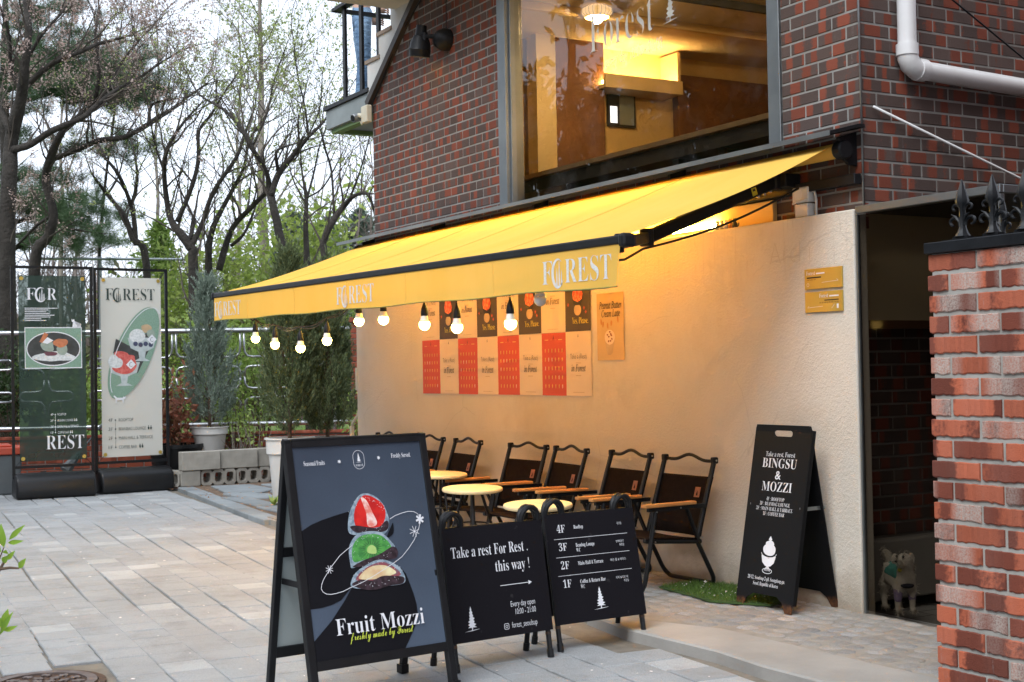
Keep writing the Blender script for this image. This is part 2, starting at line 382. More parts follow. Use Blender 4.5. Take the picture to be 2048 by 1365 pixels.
cells = []; ang = R(-4.6); ca, sa = math.cos(ang), math.sin(ang)
for j in range(-2, 30):
    off = rnd.uniform(0, .2)
    for i in range(-75, 40):
        lx, ly = i*.2+off, -j*.2
        wv = .012*math.sin(lx*1.7+j*.9)
        x, y = -2.5+lx*ca-(ly+wv)*sa, -.55+lx*sa+(ly+wv)*ca
        if x < -12.3 or x > 3 or y < -5.9 or y+.1 > border_y(x)-.002: continue
        if (x-MHC.x)**2+(y-MHC.y)**2 < .31**2: continue
        cells.append((x, y, -.04+rnd.uniform(-.0022, .0022), rnd.uniform(-.006, .006), rnd.uniform(-.006, .006), ang+rnd.uniform(-.008, .008)+.02*math.sin(lx*1.2)))
def vis(P):
    u, v, d = pix(P); return d > 0 and -60 < u < 2110 and -60 < v < 1430
cells.sort(key=lambda c: (not vis(c[:3]), (Vector(c[:3])-CAM).length))
far = MB(); base_m = paver_mesh(.1985, .1955)
for k, (x, y, z, a, b_, c) in enumerate(cells):
    if k < 300: obj('paver', PAV, paving, (x, y, z), (a, b_, c))
    else:
        Mx = Matrix.Translation((x, y, z)) @ Matrix.Rotation(c, 4, 'Z') @ Matrix.Rotation(a, 4, 'X') @ Matrix.Rotation(b_, 4, 'Y')
        far.add([Mx @ Vector(p) for p in base_m.v], base_m.f)
tag(far.build('far_pavers', M['paver'], paving, fixn=False), kind='stuff')
# fallen petals
PT = []
for _ in range(420):
    x = rnd.uniform(-10, 1); y = rnd.uniform(-4.6, border_y(x)-.05); PT.append((x, y, -.036))
P_ = np.array(PT); V = leaf_quads(P_, .016, .8); V[:, 2] = np.repeat(P_[:, 2], 4)+np.abs(V[:, 2]-np.repeat(P_[:, 2], 4))*.15
M['petal'] = leafmat('fallen petals', (.75, .66, .64), (.85, .8, .78), .2)
tag(quads('fallen_petals', V, M['petal']), 'white cherry petals strewn over the grey pavers', 'petals', kind='stuff')
# ---- platform in front of the wall
plat = MB(); poly = [(-6.05, -.04), (1.9, -.04), (1.9, -.86), (-.05, -.86), (-.75, -1.14), (-6.05, -.90)]
plat.prism(poly, lambda x, y: (x, y, -.06), lambda x, y: (x, y, -.006))
M['grout'] = pm('pale cement grout', (.30, .275, .235), (.225, .205, .178), 7, .95, bump=.5, bscale=80, bdist=.004)
M['platform_conc'] = pm('stained cement floor', (.34, .29, .235), (.25, .215, .18), 3, .92, bump=.4, bscale=50, bdist=.005, detail=9)
platform = tag(plat.build('platform', M['grout']), 'low cobbled cement platform along the foot of the cream wall', kind='structure')
kb = MB(); pl = [(-.06, -.868), (2.1, -.80), (2.1, -1.30), (.9, -1.215), (.62, -1.222), (.3, -1.19), (.09, -1.20), (-.3, -1.225), (-.74, -1.16)]
kb.prism(pl, lambda x, y: (x, y, -.07), lambda x, y: (x, y, .003))
tag(kb.build('kerb', M['concrete'], bevel=.008), 'smooth worn concrete kerb slab along the cobbled platform', kind='structure')
fl = MB(); fl.prism([(-6.0, -.06), (-1.75, -.06), (-1.75, -1.04), (-6.0, -.88)], lambda x, y: (x, y, -.03), lambda x, y: (x, y, .004))
tag(fl.build('terrace_floor', M['platform_conc']), 'stained cement floor under the chairs', kind='structure')
t = NT('granite cobble'); co = t.n('NewGeometry').outputs['Position']; oi = t.n('ObjectInfo').outputs['Random']
col = t.mix(1., t.ramp(oi, [(0, (.25, .25, .245)), (.6, (.34, .335, .325)), (1, (.40, .40, .395))]), t.ramp(t.noise(240, co, 3, .7), [(.3, (.6,)*3), (.65, (1.12,)*3)]), 'MULTIPLY')
col = t.mix(t.ramp(t.noise(3., co, 5), [(.42, (0,)*3), (.62, (.6,)*3)]), col, (.32, .27, .21))
t.P(color=col, rough=.88, normal=t.bump(t.noise(70, co, 6, .7), 1., .012)); M['cobble'] = t.m
def cobble_mesh(seed):
    q = random.Random(seed); n = 9; A = []; B = []; Cc = []
    for k in range(n):
        a = 2*math.pi*k/n+q.uniform(-.2, .2); c, s = math.cos(a), math.sin(a)
        e = (abs(c)**3+abs(s)**3)**(-1/3)*.5*q.uniform(.86, 1.02)
        A.append((c*e, s*e, -.3)); B.append((c*e*.96, s*e*.96, 0)); Cc.append((c*e*.68, s*e*.68, .085+q.uniform(-.03, .02)))
    m = MB(); m.add(A+B+Cc, [(k, (k+1) % n, n+(k+1) % n, n+k) for k in range(n)]+[(n+k, n+(k+1) % n, 2*n+(k+1) % n, 2*n+k) for k in range(n)]+[tuple(2*n+k for k in range(n))])
    return m.mesh('cobble', M['cobble'], smooth=True)
CB = [cobble_mesh(i) for i in range(7)]
nc = 0
for j in range(9):
    for i in range(34):
        x = -1.72+i*.108+(j % 2)*.05+rnd.uniform(-.01, .01); y = -.09-j*.094+rnd.uniform(-.007, .007)
        if x > 1.8 or (y < -.84 and x > -.1) or (y < -.84-.28*(-x)/.75 and x < 0): continue
        obj('cobble', rnd.choice(CB), platform, (x, y, -.0075+rnd.uniform(-.001, .002)), (rnd.uniform(-.03, .03), rnd.uniform(-.03, .03), rnd.choice((0, 1.57, 3.14))+rnd.uniform(-.15, .15)), (rnd.uniform(.102, .126), rnd.uniform(.088, .106), .062)); nc += 1
# ---- slate border and flagstones at the planting bed
bed = MB(); bed.prism([(-6.0, -.80), (-6.0, 3.0), (-12.2, 2.2), (-13.6, -3.4), (-12.9, -4.6), (-10.0, -.45)], lambda x, y: (x, y, -.06), lambda x, y: (x, y, -.012))
bedo = tag(bed.build('planting_bed', M['soil']), 'bare brown soil bed behind the slate border', kind='structure')
for k in range(7):
    x0 = -9.55+k*.53; x1 = x0+.522; m = MB()
    w0, w1 = border_y(x0), border_y(x1)
    m.prism([(x0, w0), (x1, w1), (x1, w1+.17), (x0, w0+.17)], lambda x, y: (x, y, -.06), lambda x, y, q=rnd.uniform(-.004, .004): (x, y, -.006+q))
    m.build('border_slab', M['slate'], bedo, bevel=.006)
for k, pts in enumerate([[(-9.35, -.3), (-8.5, -.42), (-8.2, -.2), (-8.5, .12), (-9.25, .1)], [(-8.35, -.5), (-7.75, -.45), (-7.6, -.2), (-8.05, -.12), (-8.4, -.38)], [(-8.05, -.62), (-7.0, -.62), (-6.95, -.42), (-7.6, -.4), (-7.95, -.5)],
                         [(-8.3, -.02), (-7.7, -.08), (-7.6, .2), (-8.3, .25)], [(-9.2, .2), (-8.45, .22), (-8.4, .55), (-9.2, .6)], [(-8.3, .35), (-7.75, .3), (-7.8, .7), (-8.3, .7)], [(-6.9, -.66), (-6.3, -.66), (-6.25, -.4), (-6.8, -.42)]]):
    m = MB(); m.prism(pts, lambda x, y: (x, y, -.03), lambda x, y, q=rnd.uniform(0, .006): (x, y, .003+q)); m.build('flagstone', M['slate'], bedo, bevel=.008)
PT = np.array([(rnd.uniform(-9.4, -6.1), rnd.uniform(-.75, .9), rnd.uniform(-.008, .004)) for _ in range(420)])
V = leaf_quads(PT, .035, .55); V[:, 2] = np.repeat(PT[:, 2], 4)+np.abs(V[:, 2]-np.repeat(PT[:, 2], 4))*.3
M['litter'] = leafmat('dead leaf litter', (.30, .13, .07), (.42, .27, .16), .1)
tag(quads('leaf_litter', V, M['litter']), 'dry brown leaf litter lying between flagstones and pots', 'leaf litter', kind='stuff')
# ---- park ground behind the railing
M['grass_ground'] = pm('park grass', (.11, .18, .035), (.17, .23, .06), 1.2, .95, bump=.6, bscale=30, bdist=.03)
pk = MB(); pk.add([(-11.2, 3.2, .22), (-12.6, -1.6, .22), (-14.5, -7, .22), (-60, -40, 1.0), (-70, 60, 1.2), (-10, 60, .8)], [(0, 1, 2, 3, 4, 5)])
tag(pk.build('park_lawn', M['grass_ground']), 'rough green lawn of the park behind the railing', kind='structure')
# ================================================================= BUILDING
bld = thing('cafe_building', 'dark red brick cafe building with cream plastered base and large shop window', 'building', (0, 0, 0))
C_, H0 = .067, 2.904          # course pitch, a joint line
# mortar backing with the window left open
mw = MB(); y0, y1 = .0035, .16
def pane(x0, x1, z0, z1): mw.bb(x0, x1, y0, y1, z0, z1)
mw.prism([(-5.71, .0), (-3.53, .0), (-3.53, 4.7), (-4.0, 4.7), (-5.71, 3.47)], lambda x, z: (x, y0, z), lambda x, z: (x, y1, z))
pane(-3.53, -.57, 0, 2.335); pane(-.57, -.25, 0, 1.94); pane(-.57, -.0035, 1.94, 4.7); pane(-3.53, -.57, 4.3, 4.7)
fw = mw.build('facade_wall', M['mortar'], bld)
ms = MB(); ms.bb(-.16, -.0035, .16, 6, 1.94, 4.7); sw = ms.build('side_wall', M['mortar'], bld)
mk = MB(); mk.bb(-5.71, -.16, 5.8, 6, 0, 4.7); mk.bb(-5.71, -5.55, .16, 5.8, 0, 3.4); mk.build('rear_wall', M['mortar'], bld)
def brick_mesh(L, mat, h=.0558, d=.03, c=.0022):
    L = L-.0015
    m = MB(); x, z = L/2, h/2
    vs = [(-x, d, -z), (x, d, -z), (x, d, z), (-x, d, z), (-x, c, -z), (x, c, -z), (x, c, z), (-x, c, z), (-x+c, 0, -z+c), (x-c, 0, -z+c), (x-c, 0, z-c), (-x+c, 0, z-c)]
    m.add(vs, [(0, 1, 5, 4), (1, 2, 6, 5), (2, 3, 7, 6), (3, 0, 4, 7), (4, 5, 9, 8), (5, 6, 10, 9), (6, 7, 11, 10), (7, 4, 8, 11), (8, 9, 10, 11)])
    return m
_bm = {}
def bmesh_for(L, mk_='brick', **kw):
    k = (round(L, 3), mk_)
    if k not in _bm: _bm[k] = brick_mesh(L, M[mk_], **kw).mesh('brick', M[mk_])
    return _bm[k]
BR = []     # (dist, centre, rot, length, wall)
for r in range(-26, 16):                       # r courses below H0
    zc = H0-(r+.5)*C_; par = r % 2
    x = 0.
    while x > -5.71:
        L = .0925 if (x == 0. and par) else .1905
        e = max(x-L, -5.706); cx = (x+e)/2
        trim = -5.71+(zc-3.47)/(.72)
        hid = (e > -3.535 and x < -.565 and zc > 2.31) or (cx-.05 < trim) or zc > 4.35
        if not hid and x-e > .03:
            xa, xb = e, x
            if zc > 2.31:
                if xa < -3.53 < xb: xb = -3.532
                if xa < -.57 < xb: xa = -.568
            if xb-xa > .03: BR.append(((xa+xb)/2, 0., zc, 0., xb-xa, 'f'))
        x = e-.0095
    y = .0
    while y < 1.9:
        L = .0925 if (y == 0. and not par) else .1905
        if y == 0.: y = .0012
        if zc > 1.95: BR.append((0., y+L/2, zc, math.pi/2, L, 's'))
        y += L+.0095
BR.sort(key=lambda b: (not vis(b[:3]), (Vector(b[:3])-CAM).length))
restf, rests = MB(), MB(); nb = 0
for x, y, z, rz, L, w in BR:
    j = rnd.uniform(-.0015, .0012)
    if nb < 300 and vis((x, y, z)):
        o = obj('brick', bmesh_for(L), fw if w == 'f' else sw, (x, y+j if w == 'f' else y, z) if w == 'f' else (x-j, y, z), (rnd.uniform(-.004, .004), rnd.uniform(-.006, .006), rz)); nb += 1
    else:
        m = brick_mesh(L, None); Mx = Matrix.Translation((x, y, z)) @ Matrix.Rotation(rz, 4, 'Z')
        (restf if w == 'f' else rests).add([Mx @ Vector(p) for p in m.v], m.f)
if restf.v: tag(restf.build('far_bricks', M['brick'], fw, fixn=False), kind='stuff')
if rests.v: tag(rests.build('far_bricks', M['brick'], sw, fixn=False), kind='stuff')
# steel window frame + glass
fr = MB(); fr.bb(-3.535, -3.425, -.012, .13, 2.33, 4.35); fr.bb(-.665, -.572, -.012, .13, 2.33, 4.35); fr.bb(-3.425, -.665, -.01, .13, 2.315, 2.345); fr.bb(-3.425, -.665, -.01, .13, 4.3, 4.35)
fr.bb(-3.425, -3.405, .02, .1, 2.345, 4.3); win = fr.build('window', M['dull_steel'], bld, bevel=.002)
t = NT('shop window glass'); fz = t.n('Fresnel', {'IOR': 1.5})
smear = t.ramp(t.noise(2.2, t.coord('Object'), 8, .75), [(.5, (0,)*3), (.8, (.05,)*3)])
tr = t.n('BsdfTransparent', {'Color': (.93, .93, .90)}); gl = t.n('BsdfGlossy', {'Roughness': .0, 'Color': (1, 1, 1)}); df = t.n('BsdfDiffuse', {'Color': (.7, .7, .68)})
m1 = t.n('MixShader', {0: fz.outputs[0], 1: tr, 2: gl}); m2 = t.n('MixShader', {0: smear, 1: m1, 2: df})
t.t.links.new(m2.outputs[0], t.out.inputs[0]); M['glass'] = t.m
gq = MB(); gq.add([(-3.405, .06, 2.345), (-.665, .06, 2.345), (-.665, .06, 4.3), (-3.405, .06, 4.3)], [(0, 1, 2, 3)]); gq.build('pane', M['glass'], win)
F = basis((0, .0545, 0), (1, 0, 0), (0, 0, 1)); M['vinyl'] = pm('pale vinyl lettering', (.60, .595, .55), None, 5, .6, rvar=.02)
put_text(F, serif('Forest'), -2.44, 3.20, .36, M['vinyl'], win, width=.69, off=-.02, z=.001)
tree_icon(F, -1.585, 3.215, .09, .21, M['vinyl'], win)
put_text(F, 'every day 10:00 - 21:00', -2.27, 3.075, .105, M['vinyl'], win, width=.60, off=.0, z=.001)
# plastered base
t = NT('cream stucco'); co = t.coord('Object')
h = t.math('ADD', t.noise(75, co, 4, .6), t.math('MULTIPLY', t.noise(190, co, 3, .6), .5))
col = t.ramp(t.noise(1.6, co, 7, .6), [(.3, (.60, .55, .47)), (.7, (.66, .61, .53))])
col = t.mix(t.ramp(t.noise(26, co, 6, .8), [(.66, (0,)*3), (.72, (.35,)*3)]), col, (.3, .24, .18))
col = t.mix(t.ramp(t.noise(.9, co, 8, .7), [(.52, (0,)*3), (.7, (.45,)*3)]), col, (.46, .385, .29))
sx = t.n('SeparateXYZ', {0: co})
drip = t.math('MULTIPLY', t.ramp(t.noise(9, t.n('Mapping', {0: co, 'Scale': (6, 1, .35)}).outputs[0], 5, .7), [(.56, (0,)*3), (.72, (1,)*3)]), t.ramp(t.math('DIVIDE', sx.outputs[2], 1.93), [(.78, (0,)*3), (1., (.4,)*3)]))
col = t.mix(drip, col, (.36, .28, .2))
low = t.math('MULTIPLY', t.ramp(t.math('ADD', sx.outputs[2], t.math('MULTIPLY', t.noise(7, co, 5), .25)), [(.12, (.9,)*3), (.34, (0,)*3)]), 1.)
col = t.mix(low, col, (.30, .25, .19))
vc = t.n('TexVoronoi', {'Vector': t.mix(.12, co, t.n('TexNoise', {'Vector': co, 'Scale': 3., 'Detail': 6.}).outputs[1]), 'Scale': 1.1}, feature='DISTANCE_TO_EDGE')
crk = t.math('MULTIPLY', t.ramp(vc.outputs[0], [(.001, (.22,)*3), (.003, (0,)*3)]), t.ramp(t.noise(1.3, co, 3), [(.5, (0,)*3), (.56, (1,)*3)])); col = t.mix(crk, col, (.22, .18, .14))
t.P(color=col, rough=.9, spec=.25, normal=t.bump(h, .55, .010)); M['stucco'] = t.m
ps = MB(); ps.bb(-5.93, .012, -.085, .002, -.02, 1.925); plaster = ps.build('plaster_base', M['stucco'], bld, bevel=.006, seg=2)
M['faint'] = pm('faint ghost lettering', (.52, .45, .36), (.585, .515, .42), 60, .92, rvar=.02)
F = basis((0, -.0865, 0), (1, 0, 0), (0, 0, 1)); put_text(F, 'Archi', -.59, 1.70, .17, M['faint'], plaster, width=.30, off=-.03)
# overhang slab above the facade
M['painted_soffit'] = pm('dull white painted concrete', (.50, .50, .47), (.40, .40, .37), 3, .8, bump=.15, bscale=30)
ov = MB(); ov.bb(-5.20, .3, -.62, .0, 4.135, 4.4); ov.build('overhang_slab', M['painted_soffit'], bld, bevel=.01)
rf = MB(); rf.bb(-5.71, 0, .16, 6, 4.7, 4.85); rf.build('roof', M['concrete'], bld)
# outside stair and landing
ln = MB(); ln.bb(-6.71, -5.725, -.01, 1.25, 3.39, 3.565); M['grey_paint'] = pm('weathered grey paint', (.235, .265, .265), (.17, .195, .195), 3, .6, bump=.1)
lan = ln.build('landing', M['grey_paint'], bld, bevel=.004)
m = MB(); m.bb(-6.73, -5.735, -.03, 1.27, 3.567, 3.60); m.build('landing_plate', M['black_metal'], lan)
M['green_paint'] = pm('green painted beam', (.16, .26, .09), (.12, .2, .07), 4, .6)
m = MB(); m.bb(-6.66, -5.73, .02, .1, 3.355, 3.388); m.bb(-6.66, -6.58, .1, 1.2, 3.355, 3.388); m.build('soffit_frame', M['green_paint'], lan)
M['white_wall'] = pm('streaked white paint', (.60, .60, .58), (.46, .45, .42), 2.5, .7, bump=.1)
prof = [(-5.76, 3.49), (-5.76, 3.80)]; xx, zz = -5.76, 3.80; steps = []
for k in range(6):
    steps.append((xx, xx+.24, zz)); prof += [(xx+.24, zz), (xx+.24, zz+.187)]; xx += .24; zz += .187
prof += [(xx, zz-.6), (xx, 3.49+.72*(xx+5.76)-.02)]
m = MB(); m.prism(prof, lambda x, z: (x, -.018, z), lambda x, z: (x, .05, z)); stg = m.build('stair_stringer', M['white_wall'], bld)
M['tread'] = pm('rusty grey tread', (.19, .165, .14), (.26, .18, .12), 7, .7)
for x0, x1, z in steps:
    m = MB(); m.bb(x0-.03, x1+.02, -.03, 1.1, z, z+.032); m.build('tread', M['tread'], bld)
M['dark_trim'] = pm('dark brown metal trim', (.028, .022, .018), (.04, .03, .025), 5, .55)
m = MB(); m.bar((-5.75, -.02, 3.455), (-4.70, -.02, 4.205), .05, .06); m.build('stair_trim', M['dark_trim'], bld)
rail = thing('stair_railing', 'black flat bar railing around the upper stair landing', 'railing', (-6.3, .02, 3.6))
for (x, y, z0, z1) in ((-6.32, .0, 3.6, 4.44), (-5.955, .0, 3.6, 4.75), (-5.60, .0, 3.72, 5.0), (-6.45, 1.15, 3.6, 4.44), (-6.0, 1.15, 3.6, 4.44)):
    m = MB(); m.bb(x-.026+6.3, x+.026+6.3, y-.012, y+.012, z0-3.6, z1-3.6); m.build('post', M['black_metal'], rail)
m = MB(); m.bb(-.20, .35, -.05, .03, .82, .85); m.bar((.33, -.01, .835), (1.15, -.01, 1.47), .06, .02); m.bb(-.2, -.15, -.05, 1.2, .82, .85); m.bb(-.2, .35, 1.12, 1.2, .82, .85); m.build('handrail', M['black_metal'], rail)
# ---- room behind the window
M['gold_wall'] = pm('ochre plaster', (.58, .42, .19), (.54, .385, .165), 2, .8)
M['cream_int'] = pm('cream interior wall', (.58, .47, .28), (.54, .43, .25), 2, .8)
M['brown_panel'] = pm('brown ribbed panel', (.17, .075, .03), (.13, .055, .022), 5, .6)
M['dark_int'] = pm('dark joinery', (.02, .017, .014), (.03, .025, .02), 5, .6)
M['pine_wood'] = pm('pale wood', (.50, .30, .12), (.42, .24, .09), 7, .5)
XW = -4.9; zc = onX(1285, 108, XW).z           # far (left) wall of the room, ceiling height
rm = MB(); rm.bb(-5.5, -.17, 4.4, 4.5, 1.4, zc+.1); rm.build('room_back_wall', M['gold_wall'], bld)
rm = MB(); rm.bb(XW-.1, XW, .17, 4.4, 1.4, zc+.1); rm.build('room_end_wall', M['gold_wall'], bld)
rm = MB(); rm.bb(-.26, -.165, .17, 4.4, 1.4, zc+.1); rm.build('room_side_wall', M['cream_int'], bld)
rm = MB(); rm.bb(-5.5, -.17, .17, 4.5, zc, zc+.06); rm.build('room_ceiling', M['cream_int'], bld)
rm = MB(); rm.bb(-5.5, -.17, .17, 4.5, 1.36, 1.42); rm.build('room_floor', M['brown_panel'], bld)
def xslab(name, u0, u1, v, x, dep_, mat, z0=1.42, z1=None):
    m = MB(); m.bb(x-dep_, x, onX(u0, v, x).y, onX(u1, v, x).y, z0, zc if z1 is None else z1); return m.build(name, mat, bld)
xslab('wood_panel', 1113, 1209, 200, -4.72, .15, M['brown_panel'])
xslab('column', 1074, 1112.5, 200, -4.68, .15, M['cream_int'])
q0, q1 = onX(1211, 165, -4.62), onX(1366, 190, -4.62)
m = MB(); m.bb(-4.65, -4.62, q0.y, q1.y, q1.z-.0, q1.z+.115); m.bb(XW, -4.65, q0.y, q1.y, q1.z, q1.z+.03); m.bb(XW, -4.65, q1.y-.03, q1.y, q1.z+.03, zc-.02); cv = m.build('cove', M['cream_int'], bld)
m = MB(); m.bb(-4.72, -4.68, q0.y+.03, q1.y-.06, q1.z+.05, q1.z+.07); m.build('cove_light', emit('cove light', (1., .66, .26), 20), cv)
a, b = onX(1212, 181, XW), onX(1268, 258, XW)
m = MB(); m.bb(XW, XW+.03, a.y, b.y, b.z, a.z); o = m.build('inner_window', M['dark_int'], bld)
m = MB(); m.bb(XW+.03, XW+.034, a.y+.02, a.y+.09, b.z+.03, a.z-.14); m.build('pane', emit('daylight pane', (.9, .95, 1.), .3), o)
m = MB(); m.bb(XW+.03, XW+.034, a.y+.115, b.y-.02, b.z+.02, a.z-.02); m.build('pane', M['grey_paint'], o)
xslab('dark_partition', 1356, 1560, 160, -4.8, .08, M['brown_panel'], 1.42, onX(1450, 160, -4.8).z)
for xx_, w in ((-3.9, .05), (-3.2, .035), (-2.3, .05)):
    m = MB(); m.bb(xx_, xx_+w, .3, 4.3, zc-.06, zc-.002); m.build('ceiling_track', M['dark_int'] if w == .035 else M['gold_wall'], bld)
zt = onY(1290, 292, .35).z
m = MB(); m.bb(-4.4, -.3, .32, .62, zt-.03, zt); ct = m.build('counter_top', M['pine_wood'], bld)
m = MB(); m.bb(-4.4, -.3, .36, .60, zt-.12, zt-.035); [m.bb(x, x+.06, .4, .6, 1.42, zt-.11) for x in (-3.3, -2.05, -1.6, -.8)]; m.build('counter_frame', M['dark_int'], bld)
m = MB(); m.bb(-3.42, -.66, .1, .3, 2.32, 2.365); m.build('inner_sill', M['pine_wood'], bld)
m = MB(); m.bb(-4.6, -.3, 1.5, 1.55, 1.45, zt-.05); m.build('banquette', M['dark_int'], bld)
for k in range(9):
    x = -3.1+k*.27; m = MB()
    for q in range(5): m.bar((x+q*.042, .82, 1.9), (x+q*.042+.015, .86, zt-.04), .014, .014)
    m.bar((x-.02, .86, zt-.05), (x+.2, .86, zt-.05), .02, .03)
    tag(m.build('spindle_chair', M['pine_wood']), '%s pale wooden spindle chair from the left, inside the shop window' % ('first second third fourth fifth sixth seventh eighth ninth'.split()[k]), 'chair', 'spindle chairs inside the window')
# pendant lamp inside
pc = onY(1194, 28, 1.0)
pen = thing('pendant_lamp', 'round ribbed glowing pendant lamp hanging inside the shop window', 'lamp', pc)
t = NT('paper shade'); t.P(color=(.75, .6, .4), emis=(1., .6, .22), estr=.16, rough=.8)
m = MB(); m.lathe([(.02, .055), (.07, .06), (.115, .035), (.118, .0), (.09, -.03)], 28, cap=False); sh = m.build('lamp_shade', t.m, pen, smooth=True)
m = MB()
for k in range(22):
    an = 2*math.pi*k/22; m.tube([(r*math.cos(an), r*math.sin(an), z) for r, z in ((.022, .057), (.071, .062), (.117, .036), (.12, 0), (.092, -.03))], .0012, 4)
m.build('rib', M['dark_trim'], sh)
m = MB(); m.lathe([(.002, -.075), (.03, -.066), (.046, -.04), (.05, -.01), (.03, .02), (.01, .03)], 18); m.build('bulb', emit('warm bulb', (1, .66, .28), 90), pen, smooth=True)
m = MB(); m.tube([(0, 0, .05), (0, 0, zc-pc.z)], .004, 6); m.lathe([(.012, .05), (.014, .12), (.006, .125)], 10); m.build('flex', M['dark_int'], pen)
for k_, (x_, y_) in enumerate(((-1.9, 2.2), (-.9, 1.6))):  # two more pendants added out of view to brighten the room
    c_ = copy_tree(pen); c_.location = (x_, y_, pc.z); c_['label'] = ('second', 'third')[k_]+' unseen pendant lamp added to brighten the shop, right of the first'; c_['group'] = 'pendant lamps'
pen['group'] = 'pendant lamps'; pen['label'] = 'round ribbed glowing pendant lamp seen behind the window lettering'
def boxthing(name, label, cat, b, mat, bevel=.003, group=None):
    o = MB().bb(*b).build(name, mat, None, bevel=bevel); return tag(o, label, cat, group)
# ================================================================= PASSAGE BESIDE THE CREAM WALL
pas = thing('passage_canopy', 'thin flat steel edged canopy over the dark passage right of the cream wall', 'canopy', (.43, -.07, 1.9))
m = MB(); m.bb(-.41, .445, -.012, .012, .002, .037); m.bb(.42, .445, .012, 2.4, .002, .037); m.build('edge_strip', M['dull_steel'], pas, bevel=.002)
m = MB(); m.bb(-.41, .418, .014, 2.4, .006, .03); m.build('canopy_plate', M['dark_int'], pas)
psw = thing('passage_wall', 'dim brick wall inside the dark passage behind the tinted panel', 'wall', (-.25, 0, 0))
m = MB(); m.bb(-.12, -.006, .0, 2.6, 0, 1.9); m.build('wall_core', M['mortar'], psw)
m = MB(); m.bb(-.004, .09, .02, 2.6, 0, .30); m.build('plinth', M['concrete'], psw, bevel=.01)
for r in range(24):
    zc_ = .34+r*C_; y = .02-(r % 2)*.1
    while y < 1.7:
        if y+.19 > .12: obj('brick', bmesh_for(.1905), psw, (0, y+.095, zc_), (0, 0, math.pi/2))
        y += .2
m = MB(); m.bb(.93, 1.0, .62, 2.6, 0, 1.93); tag(m.build('passage_light_screen', M['dark_int']), 'dark screen added on the right side to keep the passage dim', 'wall')  # added screen that keeps daylight from the right out of the passage
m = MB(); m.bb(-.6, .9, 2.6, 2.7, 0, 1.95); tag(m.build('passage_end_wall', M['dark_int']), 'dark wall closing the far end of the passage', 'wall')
t = NT('tinted glass'); fz = t.n('Fresnel', {'IOR': 1.45}); tr = t.n('BsdfTransparent', {'Color': (.58, .56, .53)}); gl = t.n('BsdfGlossy', {'Roughness': .05, 'Color': (.4, .4, .4)})
mx = t.n('MixShader', {0: t.math('MULTIPLY', fz.outputs[0], .015), 1: tr, 2: gl}); t.t.links.new(mx.outputs[0], t.out.inputs[0]); M['tinted'] = t.m
tp = thing('tinted_panel', 'dark tinted glass panel between cream wall and brick pier', 'glass panel', (.45, -.065, 0))
m = MB(); m.bb(-.432, .41, -.003, .003, .012, 1.895); m.build('pane', M['tinted'], tp)
m = MB(); m.bb(-.436, -.425, -.01, .01, .0, 1.897); m.bb(.41, .425, -.012, .012, 0, 1.897); m.build('frame', M['dull_steel'], tp)
# ---- cast iron finials
def scroll(m, s, x0, z0, w, h, r):
    pts = []
    for k in range(15):
        a = k/14; an = math.pi-a*4.6; rad = w*.5*(1-.62*max(0, a-.25)/.75)
        pts.append((x0+s*(w*.5+rad*math.cos(an)), 0, z0+h*.45*min(1, a*2.2)+rad*math.sin(an)*.9))
    m.tube(pts, [r*(1.25-.6*k/14) for k in range(15)], 7); return pts
def finial_mesh():
    m = MB(); m.bb(-.027, .027, -.012, .012, 0, .008)
    m.lathe([(.022, .008), (.015, .02), (.0105, .035), (.0095, .07), (.009, .10), (.017, .112), (.019, .125), (.013, .152), (.0065, .175), (.0015, .195)], 8)
    for s in (-1, 1):
        scroll(m, s, s*.008, .045, .045, .02, .0052); scroll(m, s, s*.007, .095, .034, .014, .0042)
        m.tube([(s*.008, -.004, .055), (s*.02, -.008, .075), (s*.034, -.008, .083)], [.003, .004, .001], 6)
    return m.mesh('finial', M['iron'], smooth='auto')
FIN = finial_mesh()
ir = thing('iron_railing', 'dim black iron railing with spear tips on the wall inside the passage', 'railing', (-.19, .2, 1.40))
MB().bb(-.02, .02, -.1, 1.7, 0, .03).build('rail', M['iron'], ir)
for k in range(14): obj('finial', FIN, ir, (0, -.05+k*.118, .03), (0, 0, math.pi/2))
# ---- boundary wall (brick pier at the right edge)
PX, PY, PT_ = 1.61, -1.31, 1.545
bw = thing('boundary_wall', 'rough red and whitewashed brick garden wall at the right edge', 'wall', (PX, PY, 0))
m = MB(); m.bb(.012, 4.2, .0065, .195, -.06, PT_-.002); M['pier_mortar'] = pm('pale grey mortar', (.36, .35, .32), (.28, .27, .24), 8, .9, bump=.4, bscale=140, bdist=.003); m.build('wall_core', M['pier_mortar'], bw)
def rough_brick(L, seed, h=.0535):
    q = random.Random(seed); n = max(4, int(L/.012)); V = []; d = .05
    for i in range(n+1):
        x = -L/2+L*i/n; zb = -h/2+q.uniform(-.0035, .0022); zt_ = h/2+q.uniform(-.0008, .0012); yo = q.uniform(-.0012, .0012); c = .0025
        V += [(x, d, zb), (x, c, zb), (x, yo, zb+.004), (x, yo, zt_-.002), (x, c, zt_), (x, d, zt_)]
    m = MB(); fs = [(i*6+k, i*6+k+1, (i+1)*6+k+1, (i+1)*6+k) for i in range(n) for k in range(5)]+[tuple(range(6)), tuple(n*6+k for k in range(5, -1, -1))]
    m.add(V, fs); return m.mesh('brick', M['brick_pier'])
RB = [rough_brick(.192, i) for i in range(6)]; RH = [rough_brick(.078, 20+i) for i in range(4)]; restp = MB(); pit = .0678
